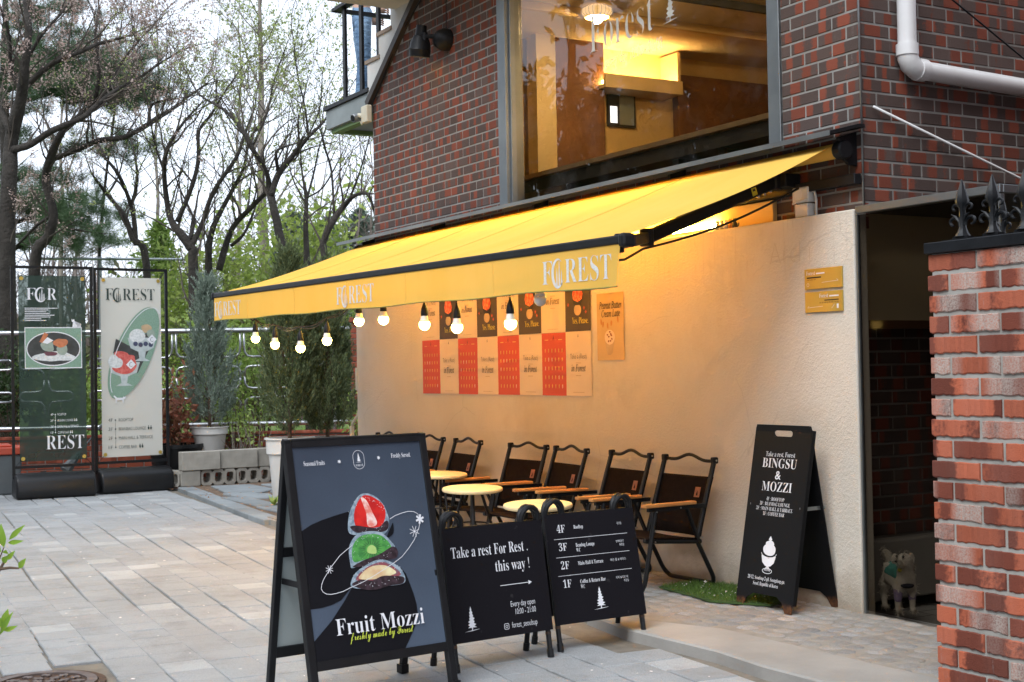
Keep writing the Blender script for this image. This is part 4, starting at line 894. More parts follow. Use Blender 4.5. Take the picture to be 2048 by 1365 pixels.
# ================================================================= CHAIRS AND TABLES
def make_chair():
    c = thing('folding_chair', '', 'chair', (0, 0, 0)); w = .207; K = M['chair_metal']
    for s in (-1, 1):
        m = MB(); m.bar((s*w, .10, .245), (s*w, .235, .66), .022, .026, (1, 0, 0)); p = m.build('back_post', K, c, bevel=.005)
        m = MB(); m.box((s*w, .24, .672), (.03, .036, .036)); m.build('post_cap', K, p, bevel=.007, seg=2)
        m = MB(); m.lathe([(.005, 0), (.005, .004)], 8, (s*(w+.015), .24, .672), Matrix.Rotation(R(s*90), 3, 'Y')); m.build('rivet', M['steel'], p)
        m = MB(); m.bb(s*(w+.022)-.021, s*(w+.022)+.021, -.27, .075, .452, .47); m.build('armrest', M['wood_arm'], c, bevel=.005, seg=2)
        m = MB(); m.bar((s*(w+.022), -.24, .441), (s*(w+.022), .14, .441), .02, .02); m.build('arm_bar', K, c)
        m = MB(); m.bar((s*(w+.02), .02, .44), (s*(w+.012), .105, .255), .013, .022, (1, 0, 0)); m.build('strut', K, c)
        m = MB(); m.tube([(s*w, -.25, .282), (s*w, -.235, .278), (s*w, .13, .248)], .0125, 8); m.build('seat_rail', K, c, smooth='auto')
        m = MB()
        for (y, z) in ((-.19, .43), (-.03, .44), (.115, .275), (-.205, .275), (.11, .235)): m.lathe([(.0048, 0), (.0048, .003)], 7, (s*(w+.0345), y, z), Matrix.Rotation(R(s*90), 3, 'Y'))
        m.build('rivet', M['steel'], c)
    def U(name, yt, zt_, yb, off=0.):
        q = w+off; r = .05; pts = [(q, yt, zt_)]; d = (Vector((0, yb, .012))-Vector((0, yt, zt_))).normalized()
        e = Vector((q, yb, .012)); pts.append(tuple(e-Vector((0, d.y, d.z))*.07))
        for a in (20, 45, 70): pts.append((q-r*(1-math.cos(R(a))), yb-d.y*.07*(1-math.sin(R(a))), .012+.07*(1-math.sin(R(a)))*-d.z))
        pts.append((q-r, yb, .012)); L = pts+[(-p[0], p[1], p[2]) for p in pts[::-1]]
        m = MB(); m.tube(L, .0125, 9); return m.build(name, K, c, smooth='auto')
    U('front_leg_frame', -.185, .44, -.275, .018); U('rear_leg_frame', .105, .25, .235, .004)
    m = MB(); L = []
    for k in range(17):
        s = k/16; x = -w+2*w*s; L.append((x, .24+.004, .668+.028*(math.sin(math.pi*s)**2)-.012*math.sin(2*math.pi*s)**2))
    m.tube(L, .0095, 8); m.build('top_handle', K, c, smooth='auto')
    def cloth(name, rows, mat=M['chair_cloth']):
        m = MB(); V = []; nx = 8
        for (y, z, sg, dy) in rows:
            for i in range(nx+1):
                s = i/nx; x = -(w+.014)+2*(w+.014)*s; q = math.sin(math.pi*s); V.append((x, y+dy*q, z+sg*q))
        ny = len(rows); fs = [(j*(nx+1)+i, j*(nx+1)+i+1, (j+1)*(nx+1)+i+1, (j+1)*(nx+1)+i) for j in range(ny-1) for i in range(nx)]
        m.add(V, fs); o = m.build(name, mat, c, smooth=True, fixn=False); md = o.modifiers.new('thick', 'SOLIDIFY'); md.thickness = .006; md.offset = 0; return o
    bk = cloth('backrest', [(.120, .275, 0, .02), (.138, .34, 0, .028), (.165, .43, 0, .024), (.19, .51, 0, .016), (.212, .572, 0, .006), (.216, .585, 0, .004)])
    cloth('seat', [(-.245, .29, -.004, 0), (-.20, .291, -.012, 0), (-.08, .285, -.022, 0), (.04, .275, -.02, 0), (.11, .266, -.008, 0)])
    F = basis((.14, .1805, .50), (1, 0, 0), (0, .29, .957)); flat(F, 'leather_patch', [(-.022, -.028), (.022, -.028), (.022, .028), (-.022, .028)], M['leather'], bk, .0085)
    tree_icon(F, 0, -.02, .02, .03, M['chair_cloth'], bk, .0092, name='patch_mark')
    return c
CH = make_chair()
CHS = [(-1.185, 3, 'rightmost dark canvas folding chair, beside the green turf mat', -.41), (-1.765, -2, 'second dark canvas folding chair from the right, behind the floor list sign', -.41), (-2.41, -5, 'third folding chair from the right, set close to its left neighbour', -.42),
       (-2.90, 4, 'fourth folding chair from the right, beside the middle round table', -.42), (-3.77, -3, 'fifth folding chair from the right, between two round tables', -.42), (-4.36, 3, 'sixth folding chair from the right, partly behind the fruit poster sign', -.42), (-5.10, 0, 'leftmost folding chair, only its back showing over the fruit poster sign', -.42)]
for i, (x, a, lab, y) in enumerate(CHS):
    o = CH if i == 0 else copy_tree(CH); o.location = (x, y, .006); o.rotation_euler = (0, 0, R(a)); o['label'] = lab; o['group'] = 'folding chairs along the cream wall'
def make_table():
    tb = thing('bistro_table', '', 'table', (0, 0, 0))
    m = MB(); m.lathe([(.165, .492), (.172, .494), (.175, .500), (.175, .506), (.171, .512), (.165, .5135)], 40); tp_ = m.build('table_top', M['table_top'], tb, smooth='auto')
    strip(basis((0, 0, .5138), (1, 0, 0), (0, 1, 0)), 'printed_mark', [(-.03, 0), (.03, .01)], .006, M['shell'], tp_, .0004)
    m = MB(); m.lathe([(.03, .488), (.03, .492)], 12); m.tube([(0, 0, .12), (0, 0, .49)], .009, 8); m.lathe([(.075, .30), (.08, .30)], 4, cap=False); m.build('centre_post', M['chair_metal'], tb)
    for k in range(4):
        a = R(45+90*k); m = MB(); m.tube([(.05*math.cos(a), .05*math.sin(a), .488), (.20*math.cos(a), .20*math.sin(a), .004)], .0085, 8); m.build('leg', M['chair_metal'], tb)
    m = MB(); m.tube([(.105*math.cos(R(a)), .105*math.sin(R(a)), .3) for a in range(0, 361, 15)], .005, 6, cap=False); m.build('ring_brace', M['chair_metal'], tb)
    return tb
TB = make_table()
for i, (u, v, lab) in enumerate(((1076, 1008, 'round butter yellow table nearest the black signs'), (943, 976, 'middle round butter yellow table with four thin black legs'), (878, 949, 'farthest round yellow table, half hidden by the fruit poster sign'))):
    o = TB if i == 0 else copy_tree(TB); q = onZ(u, v, .51)
    o.location = (q.x, q.y, .004 if q.y > -1.0 else -.0); o.rotation_euler = (R(1.2), R(1.8), R(20*i)); o['label'] = lab; o['group'] = 'round bistro tables'
# ================================================================= SIGNS
def aframe(name, label, cat, loc, rot, z0=-.036): return thing(name, label, cat, (loc[0], loc[1], z0), R(rot))
# local: x across, front towards -y; lean back
def lean_basis(lean, y0=0., z0=0.): return basis((0, y0, z0), (1, 0, 0), (0, math.sin(lean), math.cos(lean)))
def lean_box(F, x0, x1, t0, t1, d0, d1):
    m = MB(); V = [F @ Vector((x, t_, -d)) for x in (x0, x1) for t_ in (t0, t1) for d in (d0, d1)]
    return m.add(V, [(0, 1, 3, 2), (4, 6, 7, 5), (0, 4, 5, 1), (2, 3, 7, 6), (0, 2, 6, 4), (1, 5, 7, 3)])
# --- big poster sign
bs = aframe('poster_sign', 'large black A-frame sign with blue fruit dessert poster', 'sign', (.185, -2.632), 96)
lean = R(12.5); HT = 1.003; F = lean_basis(lean); hw = .31
for s in (-1, 1):
    lean_box(F, s*hw-(.03 if s > 0 else 0), s*hw+(.03 if s < 0 else 0), 0, HT, 0, .03).build('front_stile', M['black_metal'], bs, bevel=.002)
lean_box(F, -hw+.03, hw-.03, HT-.032, HT, .0, .028).build('top_rail', M['black_metal'], bs); lean_box(F, -hw+.03, hw-.03, .15, .185, 0, .028).build('bottom_rail', M['black_metal'], bs)
t = NT('blue grey poster'); co = t.coord('Object'); sep = t.n('SeparateXYZ', {0: co})
col = t.ramp(t.math('ADD', t.math('MULTIPLY', sep.outputs[2], .55), t.math('MULTIPLY', t.noise(2.2, co, 3), .55)), [(.2, (.080, .110, .155)), (.55, (.056, .077, .110)), (.85, (.033, .046, .068))])
col = t.mix(.25, col, t.ramp(t.noise(420, co, 2, .6), [(.3, (.6,)*3), (.7, (1.4,)*3)]), 'MULTIPLY'); t.P(color=col, rough=.42, spec=.4); M['poster_blue'] = t.m
pn = lean_box(F, -hw+.028, hw-.028, .18, HT-.03, .006, .016).build('poster_panel', M['poster_blue'], bs)
FP = F @ Matrix.Translation((0, 0, -.0052)); W = M['print_white']
def bx(px, py):    # photo crop (540,850 scale 2.65) -> panel metres
    u = ((px-40.-(py-90)*.128)/(735-.0)) ; return u
def sp_(s, t_): return (-hw+.028+s*(2*hw-.056), .185+t_*(HT-.03-.185))
M['silh'] = pm('near black printed shadow', (.007, .008, .011), None, 3, .42, spec=.2); Z = .0
def fl_(name, pts, mat, z): flat(FP, name, [sp_(*p) for p in pts], mat, pn, z)
def cr(P, n=5):
    P = [Vector((*p, 0)) for p in P]; m = len(P); out = []
    for i in range(m):
        p0, p1, p2, p3 = P[i-1], P[i], P[(i+1) % m], P[(i+2) % m]
        for k in range(n):
            t_ = k/n; q = .5*((2*p1)+(-p0+p2)*t_+(2*p0-5*p1+4*p2-p3)*t_*t_+(-p0+3*p1-3*p2+p3)*t_**3); out.append((q.x, q.y))
    return out
fl_('shadow_print', [(0, .60), (.08, .628), (.16, .645), (.267, .662), (.392, .678), (.5, .66), (.5, .33), (.322, .318), (.234, .263), (.16, .247), (.091, .24), (0, .239)], M['silh'], .0006)
fl_('shadow_print', [(0, 0), (0, .089), (.147, .175), (.262, .261), (.335, .325), (.5, .35), (.721, .378), (.75, .35), (.766, .311), (.79, .25), (.802, .199), (.803, .16), (.794, .127), (.76, .085), (.726, .052), (.672, 0)], M['silh'], .0008)
def prt(name, c, c2=None, sc_=60, lo=.4, hi=.6): return pm(name, c, c2, sc_, .45, lo=lo, hi=hi)
ice = prt('icy coating print', (.34, .42, .48), (.16, .23, .29), 60); berry = prt('strawberry print', (.66, .022, .016), (.50, .012, .012), 22); bpale = prt('strawberry heart print', (.88, .66, .60), (.74, .22, .17), 34)
kiwi = prt('kiwi print', (.09, .36, .07), (.045, .22, .05), 45); kpale = prt('kiwi heart print', (.42, .60, .20), (.3, .5, .12), 20); choc = prt('dark base print', (.016, .010, .013), (.05, .03, .04), 60); plum = prt('plum flesh print', (.80, .76, .46), (.66, .44, .24), 11); prd = prt('plum skin print', (.30, .045, .05), (.2, .10, .13), 40)
fl_('fruit_print', cr([(.351, .576), (.36, .64), (.393, .692), (.463, .748), (.544, .752), (.625, .712), (.668, .64), (.660, .58), (.608, .549), (.523, .565), (.42, .558)]), ice, .0012)
fl_('fruit_print', cr([(.412, .6), (.412, .672), (.475, .738), (.545, .742), (.635, .697), (.648, .641), (.602, .592), (.513, .588)]), berry, .0014)
fl_('fruit_print', cr([(.475, .735), (.515, .72), (.55, .66), (.575, .61), (.545, .592), (.50, .60), (.50, .66)]), bpale, .0016)
fl_('fruit_print', cr([(.365, .60), (.41, .605), (.50, .592), (.58, .585), (.645, .615), (.665, .60), (.645, .57), (.58, .562), (.50, .572), (.41, .57)]), choc, .0018)
fl_('fruit_print', [(x+.03, y-.01) for x, y in cr([(.655, .60), (.67, .61), (.665, .565), (.63, .545), (.61, .55)])], M['silh'], .0011)
fl_('fruit_print', cr([(.333, .425), (.338, .504), (.400, .558), (.493, .572), (.594, .560), (.664, .513), (.69, .473), (.62, .43), (.436, .42), (.347, .405)]), ice, .002)
fl_('fruit_print', cr([(.36, .435), (.362, .50), (.415, .545), (.495, .558), (.588, .547), (.65, .505), (.655, .475), (.59, .455), (.45, .44)]), kiwi, .0022)
for k in range(22):
    a = R(8+k*16.4); cx, cy = .505, .488; fl_('seed_print', [(cx+.045*math.cos(a-.05), cy+.022*math.sin(a-.05)), (cx+.105*math.cos(a), cy+.058*math.sin(a)), (cx+.045*math.cos(a+.05), cy+.022*math.sin(a+.05))], choc, .0024)
fl_('fruit_print', cr([(.475, .47), (.478, .495), (.51, .505), (.54, .49), (.535, .462)]), kpale, .0026)
fl_('fruit_print', cr([(.347, .412), (.438, .437), (.558, .456), (.668, .487), (.706, .465), (.688, .432), (.611, .425), (.521, .414), (.404, .408)]), choc, .0028)
fl_('fruit_print', cr([(.315, .325), (.355, .377), (.44, .41), (.53, .43), (.611, .424), (.706, .382), (.738, .323), (.691, .302), (.501, .305), (.38, .305)]), ice, .0032)
fl_('fruit_print', cr([(.36, .35), (.42, .39), (.53, .417), (.61, .412), (.69, .37), (.70, .345), (.6, .335), (.45, .335)]), prd, .0034)
fl_('fruit_print', cr([(.385, .362), (.475, .401), (.592, .401), (.672, .365), (.627, .35), (.507, .342), (.407, .347)]), plum, .0036)
fl_('fruit_print', cr([(.325, .33), (.40, .347), (.48, .337), (.56, .352), (.64, .347), (.725, .335), (.71, .306), (.6, .302), (.5, .292), (.40, .302)]), choc, .0038)
spk = prt('sugar sparkle print', (.75, .78, .82), None); q = random.Random(4)
for k in range(150):
    c_ = q.choice(((.51, .65, .145, .095), (.51, .488, .16, .075), (.53, .362, .19, .055))); a = q.uniform(0, 6.28); rr = q.uniform(.72, 1.02); x, y = c_[0]+c_[2]*rr*math.cos(a), c_[1]+c_[3]*rr*math.sin(a); e = q.uniform(.0012, .0032)
    fl_('sugar_print', [(x-e, y), (x, y-e*.8), (x+e, y), (x, y+e*.8)], spk, .0042)
ob = [(.674, .621), (.72, .635), (.777, .645), (.825, .65), (.869, .647), (.9, .635), (.913, .616), (.91, .592), (.897, .566), (.846, .508), (.79, .468), (.732, .433), (.655, .405), (.573, .38), (.495, .357), (.419, .337), (.36, .325), (.315, .317), (.255, .303), (.198, .297), (.16, .296), (.129, .3), (.105, .312), (.096, .327), (.103, .347), (.121, .369), (.179, .417), (.259, .47), (.31, .492), (.36, .512)]
strip(FP, 'orbit_line', [sp_(*p) for p in ob], .0021, W, pn, .0046)
for (x, y, r_, n_, w_) in ((.912, .607, .030, 3, .008), (.856, .549, .036, 4, .002), (.171, .411, .026, 4, .002), (.34, .918, .011, 3, .003), (.647, .925, .011, 3, .003)):
    cx, cy = sp_(x, y)
    for k in range(n_): a = math.pi*k/n_+.3; rr = r_*.62; strip(FP, 'star_print', [(cx-rr*math.cos(a), cy-rr*math.sin(a)), (cx+rr*math.cos(a), cy+rr*math.sin(a))], w_, W, pn, .005+k*.0001)
put_text(FP, serif('Seasonal Fruits'), *sp_(.077, .907), .026, W, pn, width=.088, off=-.006); put_text(FP, serif('Freshly Served.'), *sp_(.752, .921), .026, W, pn, width=.088, off=-.006)
cx, cy = sp_(.495, .922)
pil = ell(cx, cy+.012, .024, .024, n=14, a0=0, a1=180)+ell(cx, cy-.012, .024, .024, n=14, a0=180, a1=360); strip(FP, 'badge', pil, .0014, W, pn, .001, close=True)
tree_icon(FP, cx, cy-.010, .018, .036, W, pn); put_text(FP, serif('FOREST'), cx, cy-.026, .013, W, pn, width=.032, align='c', off=-.015)
put_text(FP, serif('Fruit Mozzi'), *sp_(.169, .103), .088, W, pn, width=.380, off=-.007, z=.0052)
M['lime_ink'] = pm('lime ink', (.62, .72, .08), None, 5, .5); put_text(FP, script('freshly made by Forest'), *sp_(.26, .072), .044, M['lime_ink'], pn, width=.275, off=.002, z=.006)
# rear half
FB = basis((0, .41, 0), (-1, 0, 0), (0, -math.sin(lean*.80), math.cos(lean*.80)))
for s in (-1, 1):
    m = lean_box(FB, s*hw-(.026 if s > 0 else 0), s*hw+(.026 if s < 0 else 0), .0, HT-.006, .0, .026); m.build('rear_stile', M['black_metal'], bs, bevel=.002)
    m = MB(); m.bar((s*(hw-.035), .10, .44), (s*(hw-.035), .36, .44), .006, .022); m.build('stay', M['black_metal'], bs)
for t0, t1 in ((HT-.04, HT-.008), (.15, .19), (.545, .58)): lean_box(FB, -hw+.026, hw-.026, t0, t1, 0, .024).build('rear_rail', M['black_metal'], bs)
M['back_panel'] = pm('pale translucent back panel', (.42, .47, .46), (.36, .41, .40), 3, .35); rp = lean_box(FB, -hw+.024, hw-.024, .19, HT-.04, .008, .014).build('rear_panel', M['back_panel'], bs)
for s in (-1, 1):
    m = MB(); m.bb(s*(hw-.014)-.017, s*(hw-.014)+.017, -.004, .034, 0, .035); m.build('foot', M['black_metal'], bs)
    m = MB(); m.bb(s*(hw-.014)-.017, s*(hw-.014)+.017, .376, .414, 0, .035); m.build('foot', M['black_metal'], bs)
# --- two small black signs with tube legs
M['black_board'] = pm('matt black board', (.0085, .0078, .0105), (.034, .032, .034), 26, .6, bump=.06, bscale=150, bdist=.001, spec=.15, lo=.66, hi=.76)
M['rust'] = pm('rusty foot', (.10, .045, .02), (.03, .02, .016), 60, .8)
def tube_sign(label, loc, rot, W_, lean, t0, t1, fill):
    s0 = aframe('board_sign', label, 'sign', loc, rot); lean = R(lean); F = lean_basis(lean); depth = 2*t1*math.sin(lean)+.03; hw_ = W_/2
    FBk = basis((0, depth, 0), (-1, 0, 0), (0, -math.sin(lean), math.cos(lean)))
    for Fq, nm in ((F, 'front'), (FBk, 'rear')):
        lean_box(Fq, -hw_, hw_, t0, t1, 0, .008).build(nm+'_board', M['black_board'], s0, bevel=.001) if nm == 'rear' else None
        for s in (-1, 1):
            a = Fq @ Vector((s*(hw_-.015), .0, -.02)); b = Fq @ Vector((s*(hw_-.015), t1-.02, -.02)); m = MB(); m.tube([a, b], .0115, 8); m.build(nm+'_leg', M['black_metal'], s0)
            m = MB(); m.tube([a, a.lerp(b, .06)], .0145, 8); m.build('foot', M['black_metal'], s0)
            m = MB(); m.tube([a.lerp(b, .17), a.lerp(b, .19)], .0125, 8); m.build('rust_ring', M['rust'], s0)
    fb = lean_box(F, -hw_, hw_, t0, t1, 0, .008).build('front_board', M['black_board'], s0, bevel=.0012)
    for s in (-1, 1):
        p0 = F @ Vector((s*(hw_-.035), t1-.06, -.016)); p1 = F @ Vector((s*(hw_-.035), t1+.03, -.016)); L = []
        x0, x1 = s*(hw_-.012), s*(hw_-.10)
        for Fq, sg in ((F, 1), (FBk, -1)):
            xa, xb = x0*sg, x1*sg; r_ = abs(xa-xb)/2; mid = (xa+xb)/2; LL = [Fq @ Vector((xa, t1-.09, -.02)), Fq @ Vector((xa, t1+.0, -.02))]
            for k in range(9): a = math.pi*k/8; LL.append(Fq @ Vector((mid+(xa-mid)*math.cos(a), t1+.012+r_*1.15*math.sin(a), -.02)))
            LL.append(Fq @ Vector((xb, t1-.09, -.02))); m = MB(); m.tube(LL, .0115, 9); m.build('handle', M['black_metal'], s0, smooth='auto')
    fill(F @ Matrix.Translation((0, 0, .0006)), fb, hw_, t0, t1)
def fill1(F, o, hw_, t0, t1):
    put_text(F, serif('Take a rest For Rest .'), .165, t1-.125, .066, W, o, width=.385, align='r', off=-.008); put_text(F, serif('this way !'), .165, t1-.198, .066, W, o, width=.175, align='r', off=-.008)
    strip(F, 'arrow', [(.005, t1-.258), (.155, t1-.258)], .0028, W, o); flat(F, 'arrow', [(.15, t1-.267), (.168, t1-.258), (.15, t1-.249)], W, o)
    put_text(F, 'Every day open', .172, t0+.118, .034, W, o, width=.125, align='r'); put_text(F, '10:00 - 21:00', .172, t0+.085, .034, W, o, width=.105, align='r')
    put_text(F, 'forest_seoulsup', .172, t0+.032, .034, W, o, width=.13, align='r')
    rr = [(-.003+.0115*math.copysign(abs(math.cos(R(a)))**.45, math.cos(R(a))), t0+.041+.0115*math.copysign(abs(math.sin(R(a)))**.45, math.sin(R(a)))) for a in range(0, 360, 15)]
    strip(F, 'camera_mark', [(x+.018, y) for x, y in rr], .002, W, o, close=True); strip(F, 'camera_mark', ell(.015, t0+.041, .0052, .0052, n=14), .0018, W, o, close=True)
    tree_icon(F, -.155, t0+.045, .046, .098, W, o)
def fill2(F, o, hw_, t0, t1):
    rows = [('4F', ['Rooftop'], ['루프탑']), ('3F', ['Beanbag Lounge', 'W.C'], ['빈백라운지', '화장실']), ('2F', ['Main Hall & Terrace'], ['메인 홀 & 테라스']), ('1F', ['Coffee & Return Bar', 'W.C'], ['커피 &리턴 바', '화장실'])]
    for i, (a, b, c) in enumerate(rows):
        y = t1-.085-i*.080; put_text(F, serif(a), -.185, y, .05, W, o, width=.043, off=-.008)
        for k, s in enumerate(b): put_text(F, serif(s), -.095, y+.012-k*.022, .024, W, o, width=.0075*len(s)*.95, off=-.004)
        for k, s in enumerate(c): put_text(F, s, .165, y+.014-k*.016, .014, W, o, width=.0085*len(s), align='r')
        if i < 3: strip(F, 'rule', [(-.205, y-.028), (.19, y-.028)], .0018, W, o)
    tree_icon(F, .0, t0+.05, .05, .096, W, o)
tube_sign('small black A-frame sign reading Take a rest with an arrow', (-.117, -1.956), 95, .505, 9.5, .114, .582, fill1)
tube_sign('small black A-frame sign listing four floors', (-.211, -1.402), 91, .482, 11.0, .112, .593, fill2)
# --- rusty steel sign by the wall
bg_ = aframe('menu_sign', 'tall black steel A-frame sign with rusty feet against the cream wall', 'sign', (-.335, -.40), 2, .0)
M['worn_black'] = None
t = NT('worn black steel sheet'); co = t.coord('Object'); sep = t.n('SeparateXYZ', {0: co})
e = t.math('ADD', sep.outputs[2], t.math('MULTIPLY', t.noise(22, co, 6, .7), .09)); f1 = t.ramp(e, [(.07, (1,)*3), (.095, (0,)*3)])
f2 = t.math('MULTIPLY', t.ramp(t.noise(14, t.n('Mapping', {0: co, 'Scale': (.35, 1, 2.2)}).outputs[0], 6, .75), [(.66, (0,)*3), (.70, (.8,)*3)]), 1.)
col = t.mix(t.math('MAXIMUM', f1, f2), (.007, .007, .0078), t.ramp(t.noise(60, co, 5), [(.3, (.05, .02, .011)), (.7, (.13, .055, .022))])); t.P(color=col, rough=t.math('ADD', .42, t.math('MULTIPLY', f1, .4)), spec=.2, normal=t.bump(t.noise(80, co, 4), .1, .001)); M['worn_black'] = t.m
lean = R(10.7); F = lean_basis(lean); hw = .194; TT = .902; dp_ = 2*TT*math.sin(lean)*.93; FBk = basis((0, dp_, 0), (-1, 0, 0), (0, -math.sin(lean*.93), math.cos(lean)))
def leg_profile():
    return [(-hw, 0), (-hw+.045, .0), (-hw+.07, .045), (-hw+.11, .07), (hw-.11, .07), (hw-.07, .045), (hw-.045, 0), (hw, 0), (hw, TT-.02), (hw-.012, TT), (-hw+.012, TT), (-hw, TT-.02)]
for Fq, nm in ((F, 'front_sheet'), (FBk, 'rear_sheet')):
    bm = bmesh.new(); outer = leg_profile(); hole = ell(-.06+.11, TT-.042, .016, .016, n=8, a0=-90, a1=90)+ell(-.06+.01, TT-.042, .016, .016, n=8, a0=90, a1=270)
    vo_ = [bm.verts.new((x, y, 0)) for x, y in outer]; vh = [bm.verts.new((x, y, 0)) for x, y in hole]
    es = [bm.edges.new((vo_[i], vo_[(i+1) % len(vo_)])) for i in range(len(vo_))]+[bm.edges.new((vh[i], vh[(i+1) % len(vh)])) for i in range(len(vh))]
    bmesh.ops.triangle_fill(bm, edges=es, use_beauty=True); bm.transform(Fq); me = bpy.data.meshes.new(nm); bm.to_mesh(me); bm.free(); me.materials.append(M['worn_black'])
    o = obj(nm, me, bg_); md = o.modifiers.new('thick', 'SOLIDIFY'); md.thickness = .005; md.offset = 0
    if nm == 'front_sheet': fs_ = o
for s in (-1, 1):
    lean_box(F, s*hw-.006, s*hw+.006, .04, TT-.02, -.002, .022).build('edge_flange', M['worn_black'], bg_)
m = MB(); m.bar((-hw+.02, .09, .49), (-hw+.02, .255, .49), .004, .018); m.bar((hw-.02, .09, .49), (hw-.02, .255, .49), .004, .018); m.build('stay', M['dull_steel'], bg_)
FT = F @ Matrix.Translation((0, 0, .0032))
put_text(FT, serif('Take a rest, Forest'), .0, TT-.157, .036, W, fs_, width=.205, align='c', off=-.012)
put_text(FT, serif('BINGSU'), 0, TT-.212, .068, W, fs_, width=.24, align='c', off=-.006); put_text(FT, serif('&'), 0, TT-.268, .06, W, fs_, width=.04, align='c', off=.01); put_text(FT, serif('MOZZI'), 0, TT-.328, .068, W, fs_, width=.21, align='c', off=-.006)
for k, (s, wd) in enumerate((('4F : ROOFTOP', .125), ('3F : BEANBAG LOUNGE', .21), ('2F : MAIN HALL & TARRACE', .255), ('1F : COFFEE BAR', .15))): put_text(FT, serif(s), 0, TT-.375-k*.0245, .026, W, fs_, width=wd, align='c', off=-.01)
cx, cy = .0, .268; FT0 = FT; FT = FT @ Matrix.Translation((0, cy, 0)) @ Matrix.Diagonal((.9, .70, 1, 1)) @ Matrix.Translation((0, -cy, 0)); flat(FT, 'ice_emblem', blob(cx, cy+.03, .05, .042, 5, .03), W, fs_); flat(FT, 'ice_emblem', blob(cx, cy+.07, .034, .022, 6, .04), W, fs_, .0012); flat(FT, 'ice_emblem', [(cx-.014, cy+.10), (cx, cy+.085), (cx+.014, cy+.10), (cx, cy+.125)], W, fs_, .0014)
flat(FT, 'bowl_emblem', [(cx-.056, cy-.012), (cx, cy-.03), (cx+.056, cy-.012), (cx+.045, cy-.06), (cx+.02, cy-.085), (cx-.02, cy-.085), (cx-.045, cy-.06)], W, fs_, .0011)
strip(FT, 'bowl_emblem', ell(cx, cy+.005, .058, .03, n=30, a0=180, a1=360), .004, W, fs_, .0015); strip(FT, 'bowl_emblem', ell(cx, cy-.118, .036, .018, n=26), .004, W, fs_, .0012, close=True)
for k in (-2, -1, 0, 1, 2): strip(FT, 'bowl_emblem', [(cx+k*.003, cy-.085), (cx+k*.011, cy-.118)], .004, W, fs_, .0013)
FT = FT0; put_text(FT, serif('20-12, Seoulsup 2-gil, Seongdong-gu,'), 0, .138, .026, W, fs_, width=.26, align='c', off=-.01); put_text(FT, serif('Seoul, Republic of Korea'), 0, .111, .026, W, fs_, width=.175, align='c', off=-.01)
# --- turf mat
tm = MB(); TQ = [(-1.13, -.44), (-1.16, -.17), (-.92, -.09), (-.42, -.17), (-.36, -.33), (-.63, -.50), (-.75, -.47)]
M['turf_base'] = pm('turf backing', (.035, .07, .015), (.05, .09, .02), 30, .95); tm.prism(TQ, lambda x, y: (x, y, .003), lambda x, y: (x, y, .012)); turf = tag(tm.build('turf_mat', M['turf_base']), 'small green artificial turf mat on the cobbles', 'mat')
def inside(p, poly):
    c = False; n = len(poly)
    for i in range(n):
        a, b = poly[i], poly[i-1]
        if (a[1] > p[1]) != (b[1] > p[1]) and p[0] < (b[0]-a[0])*(p[1]-a[1])/(b[1]-a[1])+a[0]: c = not c
    return c
PT = []
while len(PT) < 9000:
    p = (rnd.uniform(-1.2, -.3), rnd.uniform(-.52, -.07))
    if inside(p, TQ): PT.append((p[0], p[1], .010))
V = leaf_quads(np.array(PT), .017, .10, 2.2); M['turf'] = leafmat('turf blades', (.05, .11, .012), (.13, .21, .035), .2); tag(quads('turf_blades', V, M['turf'], turf), kind='stuff')
PT = np.array([(rnd.uniform(-1.1, -.5), rnd.uniform(-.45, -.2), .026) for _ in range(26)]); tag(quads('petals_on_turf', leaf_quads(PT, .014, .8), M['petal'], turf), kind='stuff')
# --- manhole cover
mh = thing('manhole_cover', 'rusty round patterned manhole cover in the pavers', 'manhole cover', (MHC.x, MHC.y, -.046)); M['manhole'] = pm('rusty cast iron', (.20, .165, .15), (.13, .10, .09), 14, .6, .6, bump=.4, bscale=80)
m = MB(); m.lathe([(.215, -.01), (.215, .0)], 40); m.build('cover_disc', M['rust'], mh)
m = MB(); m.lathe([(.215, -.004), (.215, .008), (.175, .008), (.175, -.001)], 40, cap=False); m.build('outer_ring', M['manhole'], mh)
m = MB()
for r_, n_ in ((.14, 12), (.085, 8), (.035, 4)):
    for k in range(n_):
        a = 2*math.pi*k/n_+r_*9; c, s = math.cos(a), math.sin(a); Mr = Matrix.Rotation(a+.6*(k % 2), 3, 'Z'); m.box((r_*c, r_*s, .003), (.05, .018, .008), Mr); m.box((r_*c*1.02, r_*s*1.02, .003), (.016, .042, .007), Mr)
m.build('raised_pattern', M['manhole'], mh); m = MB(); m.lathe([(.25, -.006), (.25, .002), (.22, .004), (.22, -.006)], 40, cap=False); m.build('frame_ring', M['rust'], mh)
# ================================================================= BANNER STANDS
t = NT('sheer green banner'); co = t.coord('Object'); d = t.n('BsdfDiffuse', {'Color': t.ramp(t.noise(3, co, 3), [(.3, (.042, .060, .052)), (.7, (.052, .074, .064))])}); tl = t.n('BsdfTranslucent', {'Color': (.06, .11, .08)}); tr = t.n('BsdfTransparent', {'Color': (.72, .8, .74)})
m1 = t.n('MixShader', {0: .3, 1: d, 2: tl}); m2 = t.n('MixShader', {0: .2, 1: m1, 2: tr}); t.t.links.new(m2.outputs[0], t.out.inputs[0]); M['sheer_green'] = t.m
t = NT('cream banner cloth'); co = t.coord('Object'); d = t.n('BsdfDiffuse', {'Color': t.ramp(t.noise(2, co, 3), [(.3, (.68, .665, .60)), (.7, (.72, .705, .64))])}); tl = t.n('BsdfTranslucent', {'Color': (.6, .6, .53)}); m1 = t.n('MixShader', {0: .25, 1: d, 2: tl}); t.t.links.new(m1.outputs[0], t.out.inputs[0]); M['cream_banner'] = t.m
